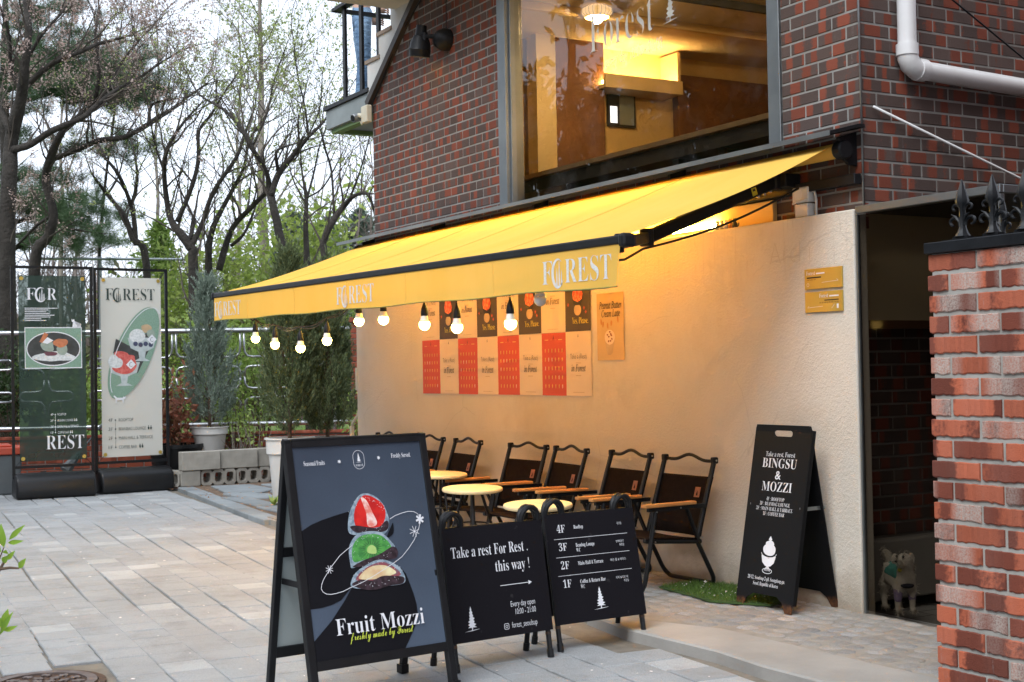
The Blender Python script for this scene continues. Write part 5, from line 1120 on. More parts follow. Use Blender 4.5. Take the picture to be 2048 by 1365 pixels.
M['base_plastic'] = pm('black moulded plastic', (.008, .0085, .0095), (.012, .0125, .0135), 4, .4, bump=.05, spec=.35); M['banner_ink'] = pm('dark green ink', (.03, .05, .042), None, 4, .7)
M['photo_green'] = pm('mint grass photo print', (.16, .28, .20), (.24, .36, .28), 90, .7); M['photo_dark'] = pm('dark plate print', (.035, .038, .036), (.06, .062, .06), 14, .7); M['photo_white'] = pm('cream powder print', (.72, .74, .74), (.5, .54, .54), 50, .7)
M['photo_red'] = pm('berry photo print', (.52, .07, .06), (.66, .17, .14), 40, .7); M['photo_plum'] = pm('red bean photo print', (.16, .06, .08), None, 40, .7); M['photo_sage'] = pm('sage scoop print', (.25, .31, .26), (.32, .38, .32), 20, .7); M['photo_ice'] = pm('clear glass print', (.38, .44, .44), (.5, .56, .56), 20, .6); M['photo_blue'] = pm('blueberry print', (.06, .07, .13), None, 20, .6); M['photo_orange'] = pm('apricot print', (.56, .20, .09), None, 30, .7)
def banner_stand(label, loc, rot, W_, mat, ink, fill):
    b = thing('banner_stand', label, 'banner stand', (loc[0], loc[1], -.036), R(rot), 'banner stands by the park railing'); hw_ = W_/2; Hh = 2.37
    m = MB(); prof = [(-.02, 0), (-.025, .10), (.0, .20), (.06, .245), (.17, .255), (.28, .24), (.33, .17), (.345, .0)]
    m.prism(prof, lambda y, z: (-hw_+.012, y, z), lambda y, z: (hw_-.012, y, z)); m.build('water_base', M['base_plastic'], b, bevel=.03, seg=3, smooth='auto')
    m = MB(); m.lathe([(.03, .25), (.03, .262)], 12, (-.1, .2, 0)); m.build('filler_cap', M['base_plastic'], b)
    for s in (-1, 1): m = MB(); m.bb(s*(hw_-.015)-.014, s*(hw_-.015)+.014, .155, .183, .2, Hh); m.build('post', M['black_metal'], b)
    for z in (Hh-.028, .30): m = MB(); m.bb(-hw_+.03, hw_-.03, .157, .181, z, z+.028); m.build('crossbar', M['black_metal'], b)
    bw_ = hw_-.075; m = MB(); V = []; nx, ny = 8, 20
    for j in range(ny+1):
        for i in range(nx+1): V.append((-bw_+2*bw_*i/nx, .166+.004*math.sin(i*.8+j*.5)*(0 < j < ny), .37+(Hh-.10-.37)*j/ny))
    m.add(V, [(j*(nx+1)+i, j*(nx+1)+i+1, (j+1)*(nx+1)+i+1, (j+1)*(nx+1)+i) for j in range(ny) for i in range(nx)]); bo = m.build('banner', mat, b, smooth=True, fixn=False)
    m = MB()
    for sx_ in (-1, 1):
        for z in (.40, Hh-.13): m.lathe([(.018, -.001), (.02, .002), (.012, .002)], 12, (sx_*(bw_-.03), .158, z), Matrix.Rotation(R(90), 3, 'X'))
    m.build('eyelet', M['brass'], bo)
    for sx_ in (-1, 1):
        for z, dz in ((.40, -.08), (Hh-.13, .10)): m = MB(); m.tube([(sx_*(bw_-.03), .158, z), (sx_*(hw_-.03), .165, z+dz)], .003, 5); m.build('tie', M['black_metal'], bo)
    fill(basis((0, .158, .37), (1, 0, 0), (0, 0, 1)), bo, bw_, Hh-.47)
def fillG(F, o, w, h):
    I = M['cream_print'] if False else M['print_white']
    forest_logo(F, -w+.075, h-.25, .13, I, o, .30, ('F', 'R'))
    for k, L in enumerate((.32, .23, .21, .24, .29, .25, .16, .21)): strip(F, 'small_print', [(-w+.06, h-.335-k*.018), (-w+.06+L, h-.335-k*.018)], .007, I, o)
    x0, x1, y0_, y1_ = -w+.06, w-.045, h-.95, h-.535; z = .001
    flat(F, 'photo_print', [(x0, y0_), (x1, y0_), (x1, y1_), (x0, y1_)], M['photo_green'], o, z); strip(F, 'photo_border', [(x0, y0_), (x1, y0_), (x1, y1_), (x0, y1_)], .012, I, o, z+.001, close=True)
    cx, cy = (x0+x1)/2, (y0_+y1_)/2-.01; flat(F, 'plate_print', ell(cx, cy, .26, .17), M['photo_dark'], o, z+.0006); strip(F, 'plate_print', ell(cx, cy, .262, .172, n=40), .010, I, o, z+.0012, close=True)
    flat(F, 'powder_print', blob(cx+.01, cy-.08, .17, .06, 3, .2), M['photo_white'], o, z+.001); flat(F, 'fruit_print', blob(cx-.06, cy+.03, .07, .055, 5), M['photo_sage'], o, z+.0014); flat(F, 'fruit_print', blob(cx+.085, cy-.01, .06, .05, 6), M['photo_sage'], o, z+.0014)
    flat(F, 'fruit_print', blob(cx-.03, cy-.05, .06, .025, 7), M['photo_plum'], o, z+.0016); flat(F, 'fruit_print', blob(cx+.07, cy+.06, .065, .05, 8), M['photo_orange'], o, z+.0016); flat(F, 'fruit_print', [(cx-.14, cy+.07), (cx-.09, cy+.17), (cx-.05, cy+.15), (cx-.10, cy+.06)], M['photo_orange'], o, z+.0018)
    flat(F, 'card_print', [(cx-.11, cy+.065), (cx-.06, cy+.12), (cx+.0, cy+.085), (cx-.06, cy+.05)], I, o, z+.002)
    cat_print(F, x1-.06, y1_+.005, .085, I, o)
    for k, s in enumerate(('4F', '3F', '2F', '1F')):
        y = .46-k*.062; put_text(F, s, -.03, y, .034, I, o, width=.03); put_text(F, ('ROOFTOP', 'BEANBAG LOUNGE', 'MAIN HALL & TERRACE', 'COFFEE BAR')[k], .04, y, .034, I, o, width=(.085, .155, .205, .11)[k]); flat(F, 'dot', ell(.017, y+.012, .006, .006, n=10), I, o)
        if k in (1, 3): people(F, .21 if k == 1 else .165, y-.003, .03, I, o)
    strip(F, 'rule', [(.017, .47), (.017, .285)], .003, I, o); put_text(F, serif('REST'), w-.03, .115, .21, I, o, width=.375, align='r', off=-.012)
def people(F, x, y, h, mat, o):
    for k in (0, 1):
        flat(F, 'figure_mark', [(x+k*h*.6-h*.16, y+h*.2), (x+k*h*.6, y), (x+k*h*.6+h*.16, y+h*.2), (x+k*h*.6+h*.2, y+h*.62), (x+k*h*.6, y+h*.74), (x+k*h*.6-h*.2, y+h*.62)], mat, o); flat(F, 'figure_mark', ell(x+k*h*.6, y+h*.88, h*.13, h*.13, n=10), mat, o)
def cat_print(F, x, y, s, mat, o, walk=False):
    if walk: P = [(-.5, .0), (-.42, .0), (-.38, .3), (.2, .3), (.25, 0), (.34, 0), (.36, .35), (.55, .45), (.56, .62), (.48, .72), (.46, .62), (.38, .62), (.32, .72), (.28, .55), (-.35, .55), (-.62, .8), (-.75, .75), (-.55, .5), (-.52, .3)]
    else: P = [(-.35, 0), (.3, 0), (.42, .05), (.55, .12), (.62, .4), (.7, .4), (.66, .05), (.4, -.06), (.3, -.02), (.3, .3), (.1, .65), (-.1, .75), (-.12, 1.0), (-.2, .92), (-.34, .92), (-.42, 1.02), (-.43, .8), (-.4, .68), (-.27, .58), (-.3, .3)]
    flat(F, 'cat_print', [(x+p[0]*s, y+p[1]*s) for p in P], mat, o, .0035)
def fillC(F, o, w, h):
    I = M['banner_ink']; forest_logo(F, -w+.05, h-.24, .13, I, o, .53)
    cx, cy = .0, h-.80; z = .001
    flat(F, 'oval_print', ell(cx+.02, cy, .20, .53, -24, 44), M['photo_green'], o, z)
    flat(F, 'shade_print', [(cx+.02, cy+.05), (cx+.19, cy+.25), (cx+.22, cy+.1), (cx+.06, cy-.22), (cx-.05, cy-.1), (cx-.2, cy+.0), (cx-.17, cy+.15)], M['photo_dark'], o, z+.0004)
    strip(F, 'oval_line', ell(cx+.045, cy, .20, .52, -24, 40, 70, 250), .007, M['print_white'], o, z+.0014)
    for (bx_, by_, br_, kind) in ((.11, .14, .155, 'ice'), (-.085, -.12, .17, 'berry')):
        X, Y = cx+bx_, cy+by_; flat(F, 'glass_print', [(X-br_, Y+.02), (X-br_*.8, Y-.09), (X-.04, Y-.13), (X-.03, Y-.2), (X-.09, Y-.23), (X+.09, Y-.23), (X+.03, Y-.2), (X+.04, Y-.13), (X+br_*.8, Y-.09), (X+br_, Y+.02)], M['photo_ice'], o, z+.0008)
        if kind == 'ice':
            flat(F, 'scoop_print', blob(X-.05, Y+.04, .085, .075, 3, .03), M['photo_white'], o, z+.0012); flat(F, 'fruit_print', blob(X+.05, Y+.12, .05, .05, 4), M['shell'], o, z+.0012); flat(F, 'fruit_print', blob(X+.1, Y+.06, .05, .045, 5), M['photo_sage'], o, z+.0014)
            for k in range(4): flat(F, 'fruit_print', ell(X-.07+k*.055, Y-.045-.01*(k % 2), .025, .025), M['photo_blue'], o, z+.0016)
            K = (X+.11, Y+.0)
        else:
            flat(F, 'fruit_print', blob(X, Y-.01, .155, .085, 6), M['photo_red'], o, z+.0012); flat(F, 'fruit_print', blob(X-.03, Y+.09, .07, .055, 7), M['photo_red'], o, z+.0013); flat(F, 'fruit_print', blob(X+.06, Y+.06, .05, .045, 8), M['photo_red'], o, z+.0014); flat(F, 'scoop_print', blob(X-.095, Y+.025, .075, .07, 9), M['photo_white'], o, z+.0016); K = (X+.075, Y-.005)
        flat(F, 'card_print', [(K[0]-.055, K[1]), (K[0]-.005, K[1]-.05), (K[0]+.05, K[1]), (K[0], K[1]+.055)], M['print_white'], o, z+.002); strip(F, 'card_print', ell(K[0], K[1], .018, .022, 0, 14, 60, 320), .004, I, o, z+.0024)
    cat_print(F, cx-.13, cy-.53, .10, M['print_white'], o, True)
    for k, s in enumerate(('4F', '3F', '2F', '1F')):
        y = .375-k*.096; put_text(F, s, -w+.065, y, .05, I, o, width=.045); put_text(F, ('ROOFTOP', 'BEANBAG LOUNGE', 'MAIN HALL & TERRACE', 'COFFEE BAR')[k], -w+.175, y, .048, I, o, width=(.155, .29, .365, .19)[k]); flat(F, 'dot', ell(-w+.14, y+.016, .008, .008, n=10), I, o)
        if k in (1, 3): people(F, -w+.495 if k == 1 else -w+.40, y-.004, .045, I, o)
    strip(F, 'rule', [(-w+.14, .39), (-w+.14, .105)], .003, I, o)
banner_stand('sheer dark green banner on a black frame reading FOR and REST', (-9.508, -1.852), 87, .811, M['sheer_green'], None, fillG)
banner_stand('cream banner on a black frame reading FOREST with an oval dessert picture', (-9.603, -1.002), 93.3, .80, M['cream_banner'], None, fillC)
# ================================================================= GARDEN EDGE
# --- cinder blocks
def cinder(w=.39, h=.165, d=.15, holes=True):
    if not holes: return MB().bb(-w/2, w/2, 0, d, 0, h).mesh('cinder_block', M['block'], bevel=.006)
    n = 3; bm = bmesh.new(); pitch = w/n
    me = bpy.data.meshes.new('cinder_block'); m = MB()
    # walls around rounded openings: outer ring per cell, front and back
    for c in range(n):
        cx = -w/2+pitch*(c+.5); hx, hz = pitch*.31, h*.32; N = 16
        def outer(k):
            a = 2*math.pi*k/N+math.pi/N; x, z = math.cos(a), math.sin(a); s = 1/max(abs(x), abs(z)); return (cx+x*s*pitch/2, h/2+z*s*h/2)
        def inner(k):
            a = 2*math.pi*k/N+math.pi/N; x, z = math.cos(a), math.sin(a); s = (abs(x)**5+abs(z)**5)**(-1/5); return (cx+x*s*hx, h/2+z*s*hz)
        V = []
        for y in (0, d):
            V += [(outer(k)[0], y, outer(k)[1]) for k in range(N)]+[(inner(k)[0], y, inner(k)[1]) for k in range(N)]
        fs = []
        for k in range(N):
            j = (k+1) % N
            fs += [(k, j, N+j, N+k), (2*N+k, 3*N+k, 3*N+j, 2*N+j), (N+k, N+j, 3*N+j, 3*N+k), (k, 2*N+k, 2*N+j, j)]
        m.add(V, fs)
    bm.free(); return m.mesh('cinder_block', M['block'])
CBH = cinder(); CBS = cinder(.42, .20, .14, False); CBE = cinder(.21, .165, .15, False)
d_ = R(90); bx0 = -9.56
def blockobj(me, x, y, z, rz, lab): return tag(obj('cinder_block', me, None, (x, y, z), (0, 0, rz)), lab, 'cinder block', 'cinder blocks edging the bed')
blockobj(CBE, bx0, -.45, -.008, d_, 'short cement block at the left end of the lower course')
blockobj(CBH, bx0-.02, -.14, -.008, d_, 'left cement block with row of open holes in the lower course'); blockobj(CBH, bx0-.03, .26, -.008, d_+.03, 'middle cement block with row of open holes in the lower course'); blockobj(CBH, bx0-.04, .66, -.008, d_, 'right cement block with row of open holes, behind the white pot')
blockobj(CBS, bx0+.01, -.335, .162, d_+.01, 'left solid cement block of the upper course'); blockobj(CBS, bx0-.02, .095, .162, d_-.02, 'middle solid cement block of the upper course'); blockobj(CBS, bx0-.05, .53, .162, d_, 'right solid cement block of the upper course, next to the white pot')
blockobj(CBH, bx0-.25, -.50, -.008, R(200), 'cement block with holes turned sideways behind the banner base')
# --- potted conifers
M['pot_white'] = pm('white plastic pot', (.66, .65, .62), (.58, .565, .53), 3, .5, bump=.05)
M['conifer_b'] = leafmat('blue green juniper', (.13, .18, .14), (.34, .41, .33), .35); M['conifer_d'] = leafmat('olive green juniper', (.075, .11, .045), (.22, .27, .13), .35)
M['stem'] = pm('brown stem', (.09, .06, .04), (.13, .09, .06), 20, .9)
def conifer(label, x, y, z, pr, ph, H, cr, mat, n=2600, seed=1, full=.28):
    q = np.random.default_rng(seed); o = thing('potted_conifer', label, 'potted tree', (x, y, z), 0, 'potted conifers')
    m = MB(); m.lathe([(pr*.72, 0), (pr*.74, .01), (pr*.90, ph*.72), (pr*.92, ph*.74), (pr*1.0, ph*.76), (pr*1.02, ph*.97), (pr*1.08, ph*.975), (pr*1.08, ph), (pr*.96, ph), (pr*.94, ph*.93)], 36, cap=False); m.add([(pr*.72*math.cos(a), pr*.72*math.sin(a), .001) for a in np.linspace(0, 6.283, 24, endpoint=False)], [tuple(range(24))]); m.build('pot', M['pot_white'], o, smooth='auto')
    m = MB(); m.lathe([(.001, ph*.90), (pr*.95, ph*.90)], 20, cap=False); m.build('soil', M['soil'], o)
    m = MB(); m.tube([(0, 0, ph*.85), (.01, 0, ph+H*.3), (0, .01, ph+H*.9)], [.022, .016, .004], 8)
    for k in range(40):
        t_ = q.uniform(.02, .85); a = q.uniform(0, 6.28); r_ = cr*(1-t_)**.75*q.uniform(.5, .9); z0 = ph+H*t_*.8; m.tube([(0, 0, z0), (r_*.5*math.cos(a), r_*.5*math.sin(a), z0+.10), (r_*math.cos(a), r_*math.sin(a), z0+.26)], [.008, .005, .002], 5)
    m.build('trunk', M['stem'], o)
    ns = int(n/4); ts = q.random(ns)**.9; a = q.random(ns)*6.2832; lump = 1+.2*np.sin(a*3+ts*9+seed)+.15*np.sin(a*5-ts*17)
    prof = np.minimum(1., (ts+.05)/.18)**.6*(1-ts)**.72; rr = cr*prof*lump*np.sqrt(q.random(ns)*.75+.25)
    base_ = np.stack([rr*.78*np.cos(a), rr*.78*np.sin(a), ph+.03+H*ts*.93], 1); ax = np.stack([np.cos(a)*.38, np.sin(a)*.38, np.ones(ns)], 1)+q.normal(size=(ns, 3))*.16; ax /= np.linalg.norm(ax, axis=1, keepdims=True); Ls = (.11+.16*q.random(ns))[:, None]
    V = []; sh = np.repeat(q.random((ns, 1)), 3, 1)
    for rep in range(48):
        f_ = q.random((ns, 1)); d = ax+q.normal(size=(ns, 3))*(.55*(1-f_*.6)); d /= np.linalg.norm(d, axis=1, keepdims=True)
        b = np.cross(d, q.normal(size=(ns, 3))); b /= np.linalg.norm(b, axis=1, keepdims=True); L = .022+.034*q.random((ns, 1)); st = base_+ax*Ls*f_+q.normal(size=(ns, 3))*.012*(1.2-f_)
        V.append(np.stack([st, st+d*L*.5+b*.0042, st+d*L, st+d*L*.5-b*.0042], 1).reshape(-1, 3))
    quads('crown', np.concatenate(V), mat, o); return o
pot1 = at(420, 900, 15.35)
conifer('slim blue green conifer in a white pot behind the cement blocks', pot1.x, pot1.y, .26, .20, .34, 1.62, .41, M['conifer_b'], 2800, 1)
conifer('olive conifer in a tall white pot beside the fruit poster sign', -7.20, -.22, -.01, .215, .60, 1.72, .37, M['conifer_d'], 3000, 2)
conifer('second olive conifer in a white pot, nearest the cream wall', -7.23, .17, -.01, .215, .59, 1.62, .345, M['conifer_d'], 3000, 5)
# --- nandina in a dark tub
q0 = at(352, 880, 15.2)
nd = thing('nandina_plant', 'red leaved nandina in a dark plastic tub behind the banner', 'potted plant', (q0.x, q0.y, 0))
m = MB(); m.lathe([(.24, 0), (.29, .38), (.31, .38), (.31, .42), (.28, .42)], 24, cap=False); m.build('tub', M['base_plastic'], nd, smooth='auto')
m = MB(); tips = []
for k in range(16):
    a = rnd.uniform(0, 6.28); r_ = rnd.uniform(.1, .32); h_ = rnd.uniform(.7, 1.2); L = [(0.05*math.cos(a), .05*math.sin(a), .35), (r_*.5*math.cos(a), r_*.5*math.sin(a), h_*.7), (r_*math.cos(a), r_*math.sin(a), h_)]; m.tube(L, [.006, .004, .002], 5); tips += [Vector(L[2]), Vector(L[1]).lerp(Vector(L[2]), .5), Vector(L[1])]
m.build('stems', M['stem'], nd); PT = np.array([np.array(p)+npr.normal(size=3)*.07 for p in tips for _ in range(16)]); M['nandina'] = leafmat('nandina leaves', (.24, .07, .04), (.42, .20, .11), .35); quads('leaves', leaf_quads(PT, .075, .4), M['nandina'], nd)
# --- litter bin with red lid and broom
lb = thing('storage_bin', 'grey plastic bin with a bright red lid at the left edge', 'bin', (*[onZ(0, 992, -.02).x-.55, onZ(0, 992, -.02).y-.1], -.04), R(85)); M['grey_bin'] = pm('grey bin plastic', (.11, .125, .13), (.09, .10, .105), 5, .5); M['red_lid'] = pm('red plastic lid', (.55, .09, .045), (.48, .07, .035), 5, .42)
m = MB(); m.prism([(-.36, 0), (.36, 0), (.40, .42), (-.40, .42)], lambda x, z: (x, -.24, z), lambda x, z: (x, .24, z)); m.build('tub', M['grey_bin'], lb, bevel=.02, seg=2)
m = MB(); m.bb(-.42, .42, -.26, .26, .42, .50); m.bb(-.30, .30, -.2, .2, .50, .525); m.build('lid', M['red_lid'], lb, bevel=.015, seg=2)
# broom behind the sheer banner
a, b = at(160, 905, 14.9), at(232, 815, 15.2); m = MB(); m.tube([a, a.lerp(b, .55)], .010, 7); m.tube([a.lerp(b, .5), b], .016, 8); m.tube([a, a+(a-b)*.4], [.03, .07], 8); tag(m.build('broom', M['grey_bin'], smooth='auto'), 'grey long handled broom leaning behind the sheer green banner', 'broom')
# --- stainless fence on a low brick wall
FA, FB_ = Vector((-13.35, -6.4, 0)), Vector((-10.02, 1.62, 0)); fd = (FB_-FA).normalized(); FL = (FB_-FA).length; frz = math.atan2(fd.y, fd.x)
lw = thing('low_brick_wall', 'low red brick wall under the stainless railing', 'wall', FA, frz)
m = MB(); m.bb(0, FL, .008, .2, -.05, .478); m.build('wall_core', M['mortar'], lw); far = MB(); near = []
for r_ in range(7):
    x = 0. if r_ % 2 else -.1
    while x < FL-.05:
        x0 = max(x, 0); L = min(x+.19, FL)-x0
        if L > .04: near.append((x0+L/2, 0, .03+r_*.067, L))
        x += .2
near.sort(key=lambda n: -n[0])
for k, (x, y, z, L) in enumerate(near):
    if k < 260: obj('brick', bmesh_for(round(L, 2), 'brick_red'), lw, (x, y+rnd.uniform(-.002, .002), z))
    else: bmm = brick_mesh(L, None); far.add([(v[0]+x, v[1]+y, v[2]+z) for v in bmm.v], bmm.f)
if far.v: tag(far.build('far_bricks', M['brick_red'], lw, fixn=False), kind='stuff')
m = MB(); m.bb(-.02, FL+.02, -.02, .22, .478, .51); m.build('coping', M['brick_red'], lw, bevel=.004)
sf = thing('steel_railing', 'ornamental stainless steel tube railing along the park edge', 'railing', FA, frz); S_ = M['steel']
m = MB(); m.tube([(0, .1, 1.70), (FL, .1, 1.70)], .031, 12); m.build('top_rail', S_, sf, smooth='auto'); m = MB(); m.tube([(0, .1, .60), (FL, .1, .60)], .03, 10); m.build('bottom_rail', S_, sf, smooth='auto')
orn = MB(); r0 = .0135
for sx_ in (-1, 1):
    for zz, sg in ((1.70, -1), (.60, 1)):
        orn.tube([(sx_*.022, .1, zz), (sx_*.022, .1, zz+sg*.20), (sx_*.03, .1, zz+sg*.26), (sx_*.06, .1, zz+sg*.30), (sx_*.12, .1, zz+sg*.31), (sx_*.24, .1, zz+sg*.31)], r0, 7)
        L = [(sx_*.24, .1, zz+sg*.31)]
        for a in range(0, 181, 30): L.append((sx_*(.24+.0)+sx_*.0+sx_*.055*math.sin(R(a)), .1, zz+sg*(.365-.055*math.cos(R(a)))))
        L += [(sx_*.12, .1, zz+sg*.42), (sx_*.06, .1, zz+sg*.43), (sx_*.03, .1, zz+sg*.47), (sx_*.022, .1, zz+sg*.56)]; orn.tube(L, r0, 7)
ome = orn.mesh('scroll_tube', S_, smooth=True); pst = MB().tube([(0, .1, .5), (0, .1, 1.68)], .026, 10).mesh('post', S_, smooth='auto')
k = 0; x = .2
while x < FL-.1:
    if k % 3 == 2: obj('post', pst, sf, (x, 0, 0)); x += .36
    else: obj('scroll_tube', ome, sf, (x+.02, 0, 0)); x += .66 if k % 3 == 0 else .42
    k += 1
# brick pier at the end of the low wall
gp = thing('garden_pier', 'red brick garden pier seen beside the left end of the cream wall', 'pier', FB_, frz-R(8)); m = MB(); m.bb(.01, .58, .01, .5, -.05, 1.76); m.build('pier_core', M['mortar'], gp)
for r_ in range(27):
    z = .0+r_*.067; cells_ = ((0, .19), (.2, .39), (.4, .59)) if r_ % 2 else ((0, .09), (.1, .29), (.3, .49), (.5, .59))
    for a, b in cells_: obj('brick', bmesh_for(round(b-a, 2), 'brick_red'), gp, ((a+b)/2, rnd.uniform(-.003, .002), z))
m = MB(); m.bb(-.02, .61, -.02, .53, 1.77, 1.83); m.build('cap', M['brick_red'], gp, bevel=.006)
# chain fence posts beyond
M['galv'] = pm('galvanised tube', (.36, .40, .43), (.3, .33, .36), 4, .5, .6)
cf = thing('mesh_fence', 'pale galvanised tube fence standing among the park trees', 'fence', at(540, 560, 24)*1); cf.location.z = .3; q0 = Vector(cf.location)
for k, u in enumerate((200, 380, 541, 700)):
    p = at(u, 560, 24+k*.3); m = MB(); m.tube([(p.x-q0.x, p.y-q0.y, 0), (p.x-q0.x, p.y-q0.y, 3.0)], .035, 8); m.build('post', M['galv'], cf)
for z in (2.95, 1.6): m = MB(); a, b = at(60, 560, 23.6)-q0, at(740, 560, 25.2)-q0; m.tube([(a.x, a.y, z), (b.x, b.y, z)], .024, 7); m.build('rail', M['galv'], cf)
# ================================================================= SHRUBS BEHIND THE RAILING
def shrub(name, label, cat, c, rx, ry, h, n, size, mat, stems=14, asp=.5, group='shrubs behind the railing'):
    o = thing(name, label, cat, (c[0], c[1], c[2]), 0, group); m = MB(); P = []
    for k in range(stems):
        a = rnd.uniform(0, 6.28); rr = rnd.uniform(.2, .95); e = Vector((rx*rr*math.cos(a), ry*rr*math.sin(a), h*rnd.uniform(.55, 1.)*(1-.35*rr*rr))); md = Vector((e.x*.35, e.y*.35, e.z*.5)); m.tube([(e.x*.1, e.y*.1, 0), md, e], [.012, .007, .002], 5)
        for q_ in range(5):
            s = md.lerp(e, rnd.random()); t_ = s+Vector((rnd.gauss(0, rx*.2), rnd.gauss(0, ry*.2), rnd.uniform(0, h*.2))); m.tube([s, t_], [.004, .0015], 4); P.append(t_)
        P += [e, md.lerp(e, .6)]
    m.build('stems', M['stem'], o); P = np.array([list(p) for p in P]); idx = npr.integers(0, len(P), n); C0 = P[idx]+npr.normal(size=(n, 3))*np.array([rx*.16, ry*.16, h*.09]); C0[:, 2] = C0[:, 2].clip(.02)
    quads('foliage', leaf_quads(C0, size, asp), mat, o); return o
M['lf_spring'] = leafmat('spring green leaves', (.28, .42, .07), (.50, .62, .18), .5); M['lf_mid'] = leafmat('mid green leaves', (.17, .28, .05), (.36, .48, .12), .5); M['lf_lime'] = leafmat('lime young leaves', (.22, .32, .05), (.40, .48, .12), .5); M['lf_dark'] = leafmat('dark evergreen leaves', (.025, .055, .018), (.06, .10, .03), .25)
def fpos(s, off): p = FA+fd*(FL*s); n = Vector((-fd.y, fd.x, 0)); return p+n*off
SH = [(.30, .9, .9, 1.5, 'lf_mid', 'mid green bushy shrub at the far left behind the railing', 1700), (.42, .7, .75, 1.55, 'lf_mid', 'rounded mid green shrub behind the sheer green banner', 2000), (.53, .9, .75, 1.45, 'lf_dark', 'dark evergreen shrub behind the sheer green banner', 2000), (.60, .7, .7, 1.5, 'lf_mid', 'mid green shrub between the two banners behind the railing', 1900), (.66, 1.0, .8, 1.3, 'lf_spring', 'fresh green shrub behind the cream banner', 1800),
      (.735, .75, .55, 1.0, 'lf_spring', 'fresh green shrub left of the slim conifer behind the railing', 1300), (.80, .9, .7, 1.75, 'lf_mid', 'tall leafy shrub right of the slim conifer behind the railing', 2300), (.88, .8, .7, 1.6, 'lf_mid', 'leafy shrub behind the first olive conifer', 2000), (.955, .9, .7, 1.5, 'lf_mid', 'leafy shrub behind the second olive conifer', 1800), (1.03, 1.0, .7, 1.7, 'lf_dark', 'dark leafy shrub behind the garden pier', 1500)]
for s, off, r_, h_, mk_, lab, n in SH:
    p = fpos(s, off); shrub('shrub', lab, 'shrub', (p.x, p.y, .2), r_, r_*.7, h_, n, .055, M[mk_])
# small plants in the bed
for (u, v, d, r_, h_, mk_, lab, n) in ((470, 900, 15.6, .35, 1.15, 'lf_spring', 'thin stemmed young shrub with fresh leaves between the pots', 420), (712, 900, 14.6, .22, 1.1, 'lf_spring', 'fresh green sprigs growing beside the cream wall', 330), (505, 905, 15.4, .3, .8, 'lf_spring', 'twiggy plant with few leaves behind the cement blocks', 160), (340, 870, 15.9, .3, .8, 'lf_spring', 'light green sprigs at the foot of the railing', 260)):
    p = at(u, v, d); shrub('young_shrub', lab, 'shrub', (p.x, p.y, -.01), r_, r_, h_, n, .045, M[mk_], 9, group='young plants in the bed')
p = onZ(548, 1012, -.01); wd = thing('weed', 'small green weed at the foot of the white pot', 'weed', (p.x, p.y, -.012)); V = []
for k in range(14):
    a = rnd.uniform(0, 6.28); L = rnd.uniform(.06, .14); d = np.array([math.cos(a)*.6, math.sin(a)*.6, .8]); b = np.array([-math.sin(a), math.cos(a), 0])*.012; V += [[0, 0, 0], list(d*L*.5+b), list(d*L), list(d*L*.5-b)]
quads('leaves', V, M['lf_spring'], wd)
# dry twigs in the bed
m = MB()
for k in range(26):
    p = at(rnd.uniform(455, 530), rnd.uniform(895, 910), 15.3); m.tube([(p.x, p.y, 0), (p.x+rnd.gauss(0, .1), p.y+rnd.gauss(0, .14), .35+rnd.random()*.3)], [.006, .002], 5)
tag(m.build('dry_twigs', M['pale_bark']), 'bundle of dry pale twigs behind the cement blocks', 'twigs')
# grass tufts on the lawn
PT = []
for _ in range(16000):
    s = rnd.uniform(.1, 1.15); p = fpos(s, .3+abs(rnd.gauss(0, 2.5))); PT.append((p.x, p.y, .2+.02*rnd.random()))
M['grass'] = leafmat('lawn grass blades', (.17, .30, .03), (.36, .50, .09), .45); tag(quads('lawn_grass', leaf_quads(np.array(PT), .14, .10, 2.5), M['grass']), 'bright green grass growing on the park lawn', 'grass', kind='stuff')
# ================================================================= TREES
def twig(mb, P, d, L, r, lev, tips, up=.25, sides=4, spread=.55):
    n = max(3, int(L/.16)) if L > .5 else 3; pts = [P.copy()]; rs = [r]; q = P.copy(); dd = d.normalized(); sl = L/n
    for i in range(n):
        dd = (dd+Vector((rnd.gauss(0, .16), rnd.gauss(0, .16), rnd.gauss(0, .13)+up*.12))).normalized(); q = q+dd*sl; pts.append(q.copy()); rs.append(max(.0022, r*(1-.75*(i+1)/n)))
        if lev > 0 and i > 0 and rnd.random() < .75:
            side = dd.cross(Vector((rnd.gauss(0, 1), rnd.gauss(0, 1), rnd.gauss(0, 1)))).normalized()
            twig(mb, q.copy(), dd*(1-spread*.5)+side*spread+Vector((0, 0, up*.5)), L*rnd.uniform(.35, .62), rs[-1]*.62, lev-1, tips, up, max(3, sides-1), spread)
    mb.tube(pts, rs, sides, cap=False)
    if lev <= 1: tips += pts[1:]
def smooth_path(pts, n=4):
    out = []; m = len(pts)
    for i in range(m-1):
        p0, p1, p2, p3 = pts[max(i-1, 0)], pts[i], pts[i+1], pts[min(i+2, m-1)]
        for k in range(n):
            t_ = k/n; out.append(.5*((2*p1)+(-p0+p2)*t_+(2*p0-5*p1+4*p2-p3)*t_*t_+(-p0+3*p1-3*p2+p3)*t_**3))
    return out+[pts[-1]]
ZS = 2.625
M['blossom'] = leafmat('pale pink buds', (.36, .24, .20), (.58, .47, .42), .3); M['bud'] = leafmat('yellow green young leaves', (.24, .30, .08), (.42, .48, .18), .45)
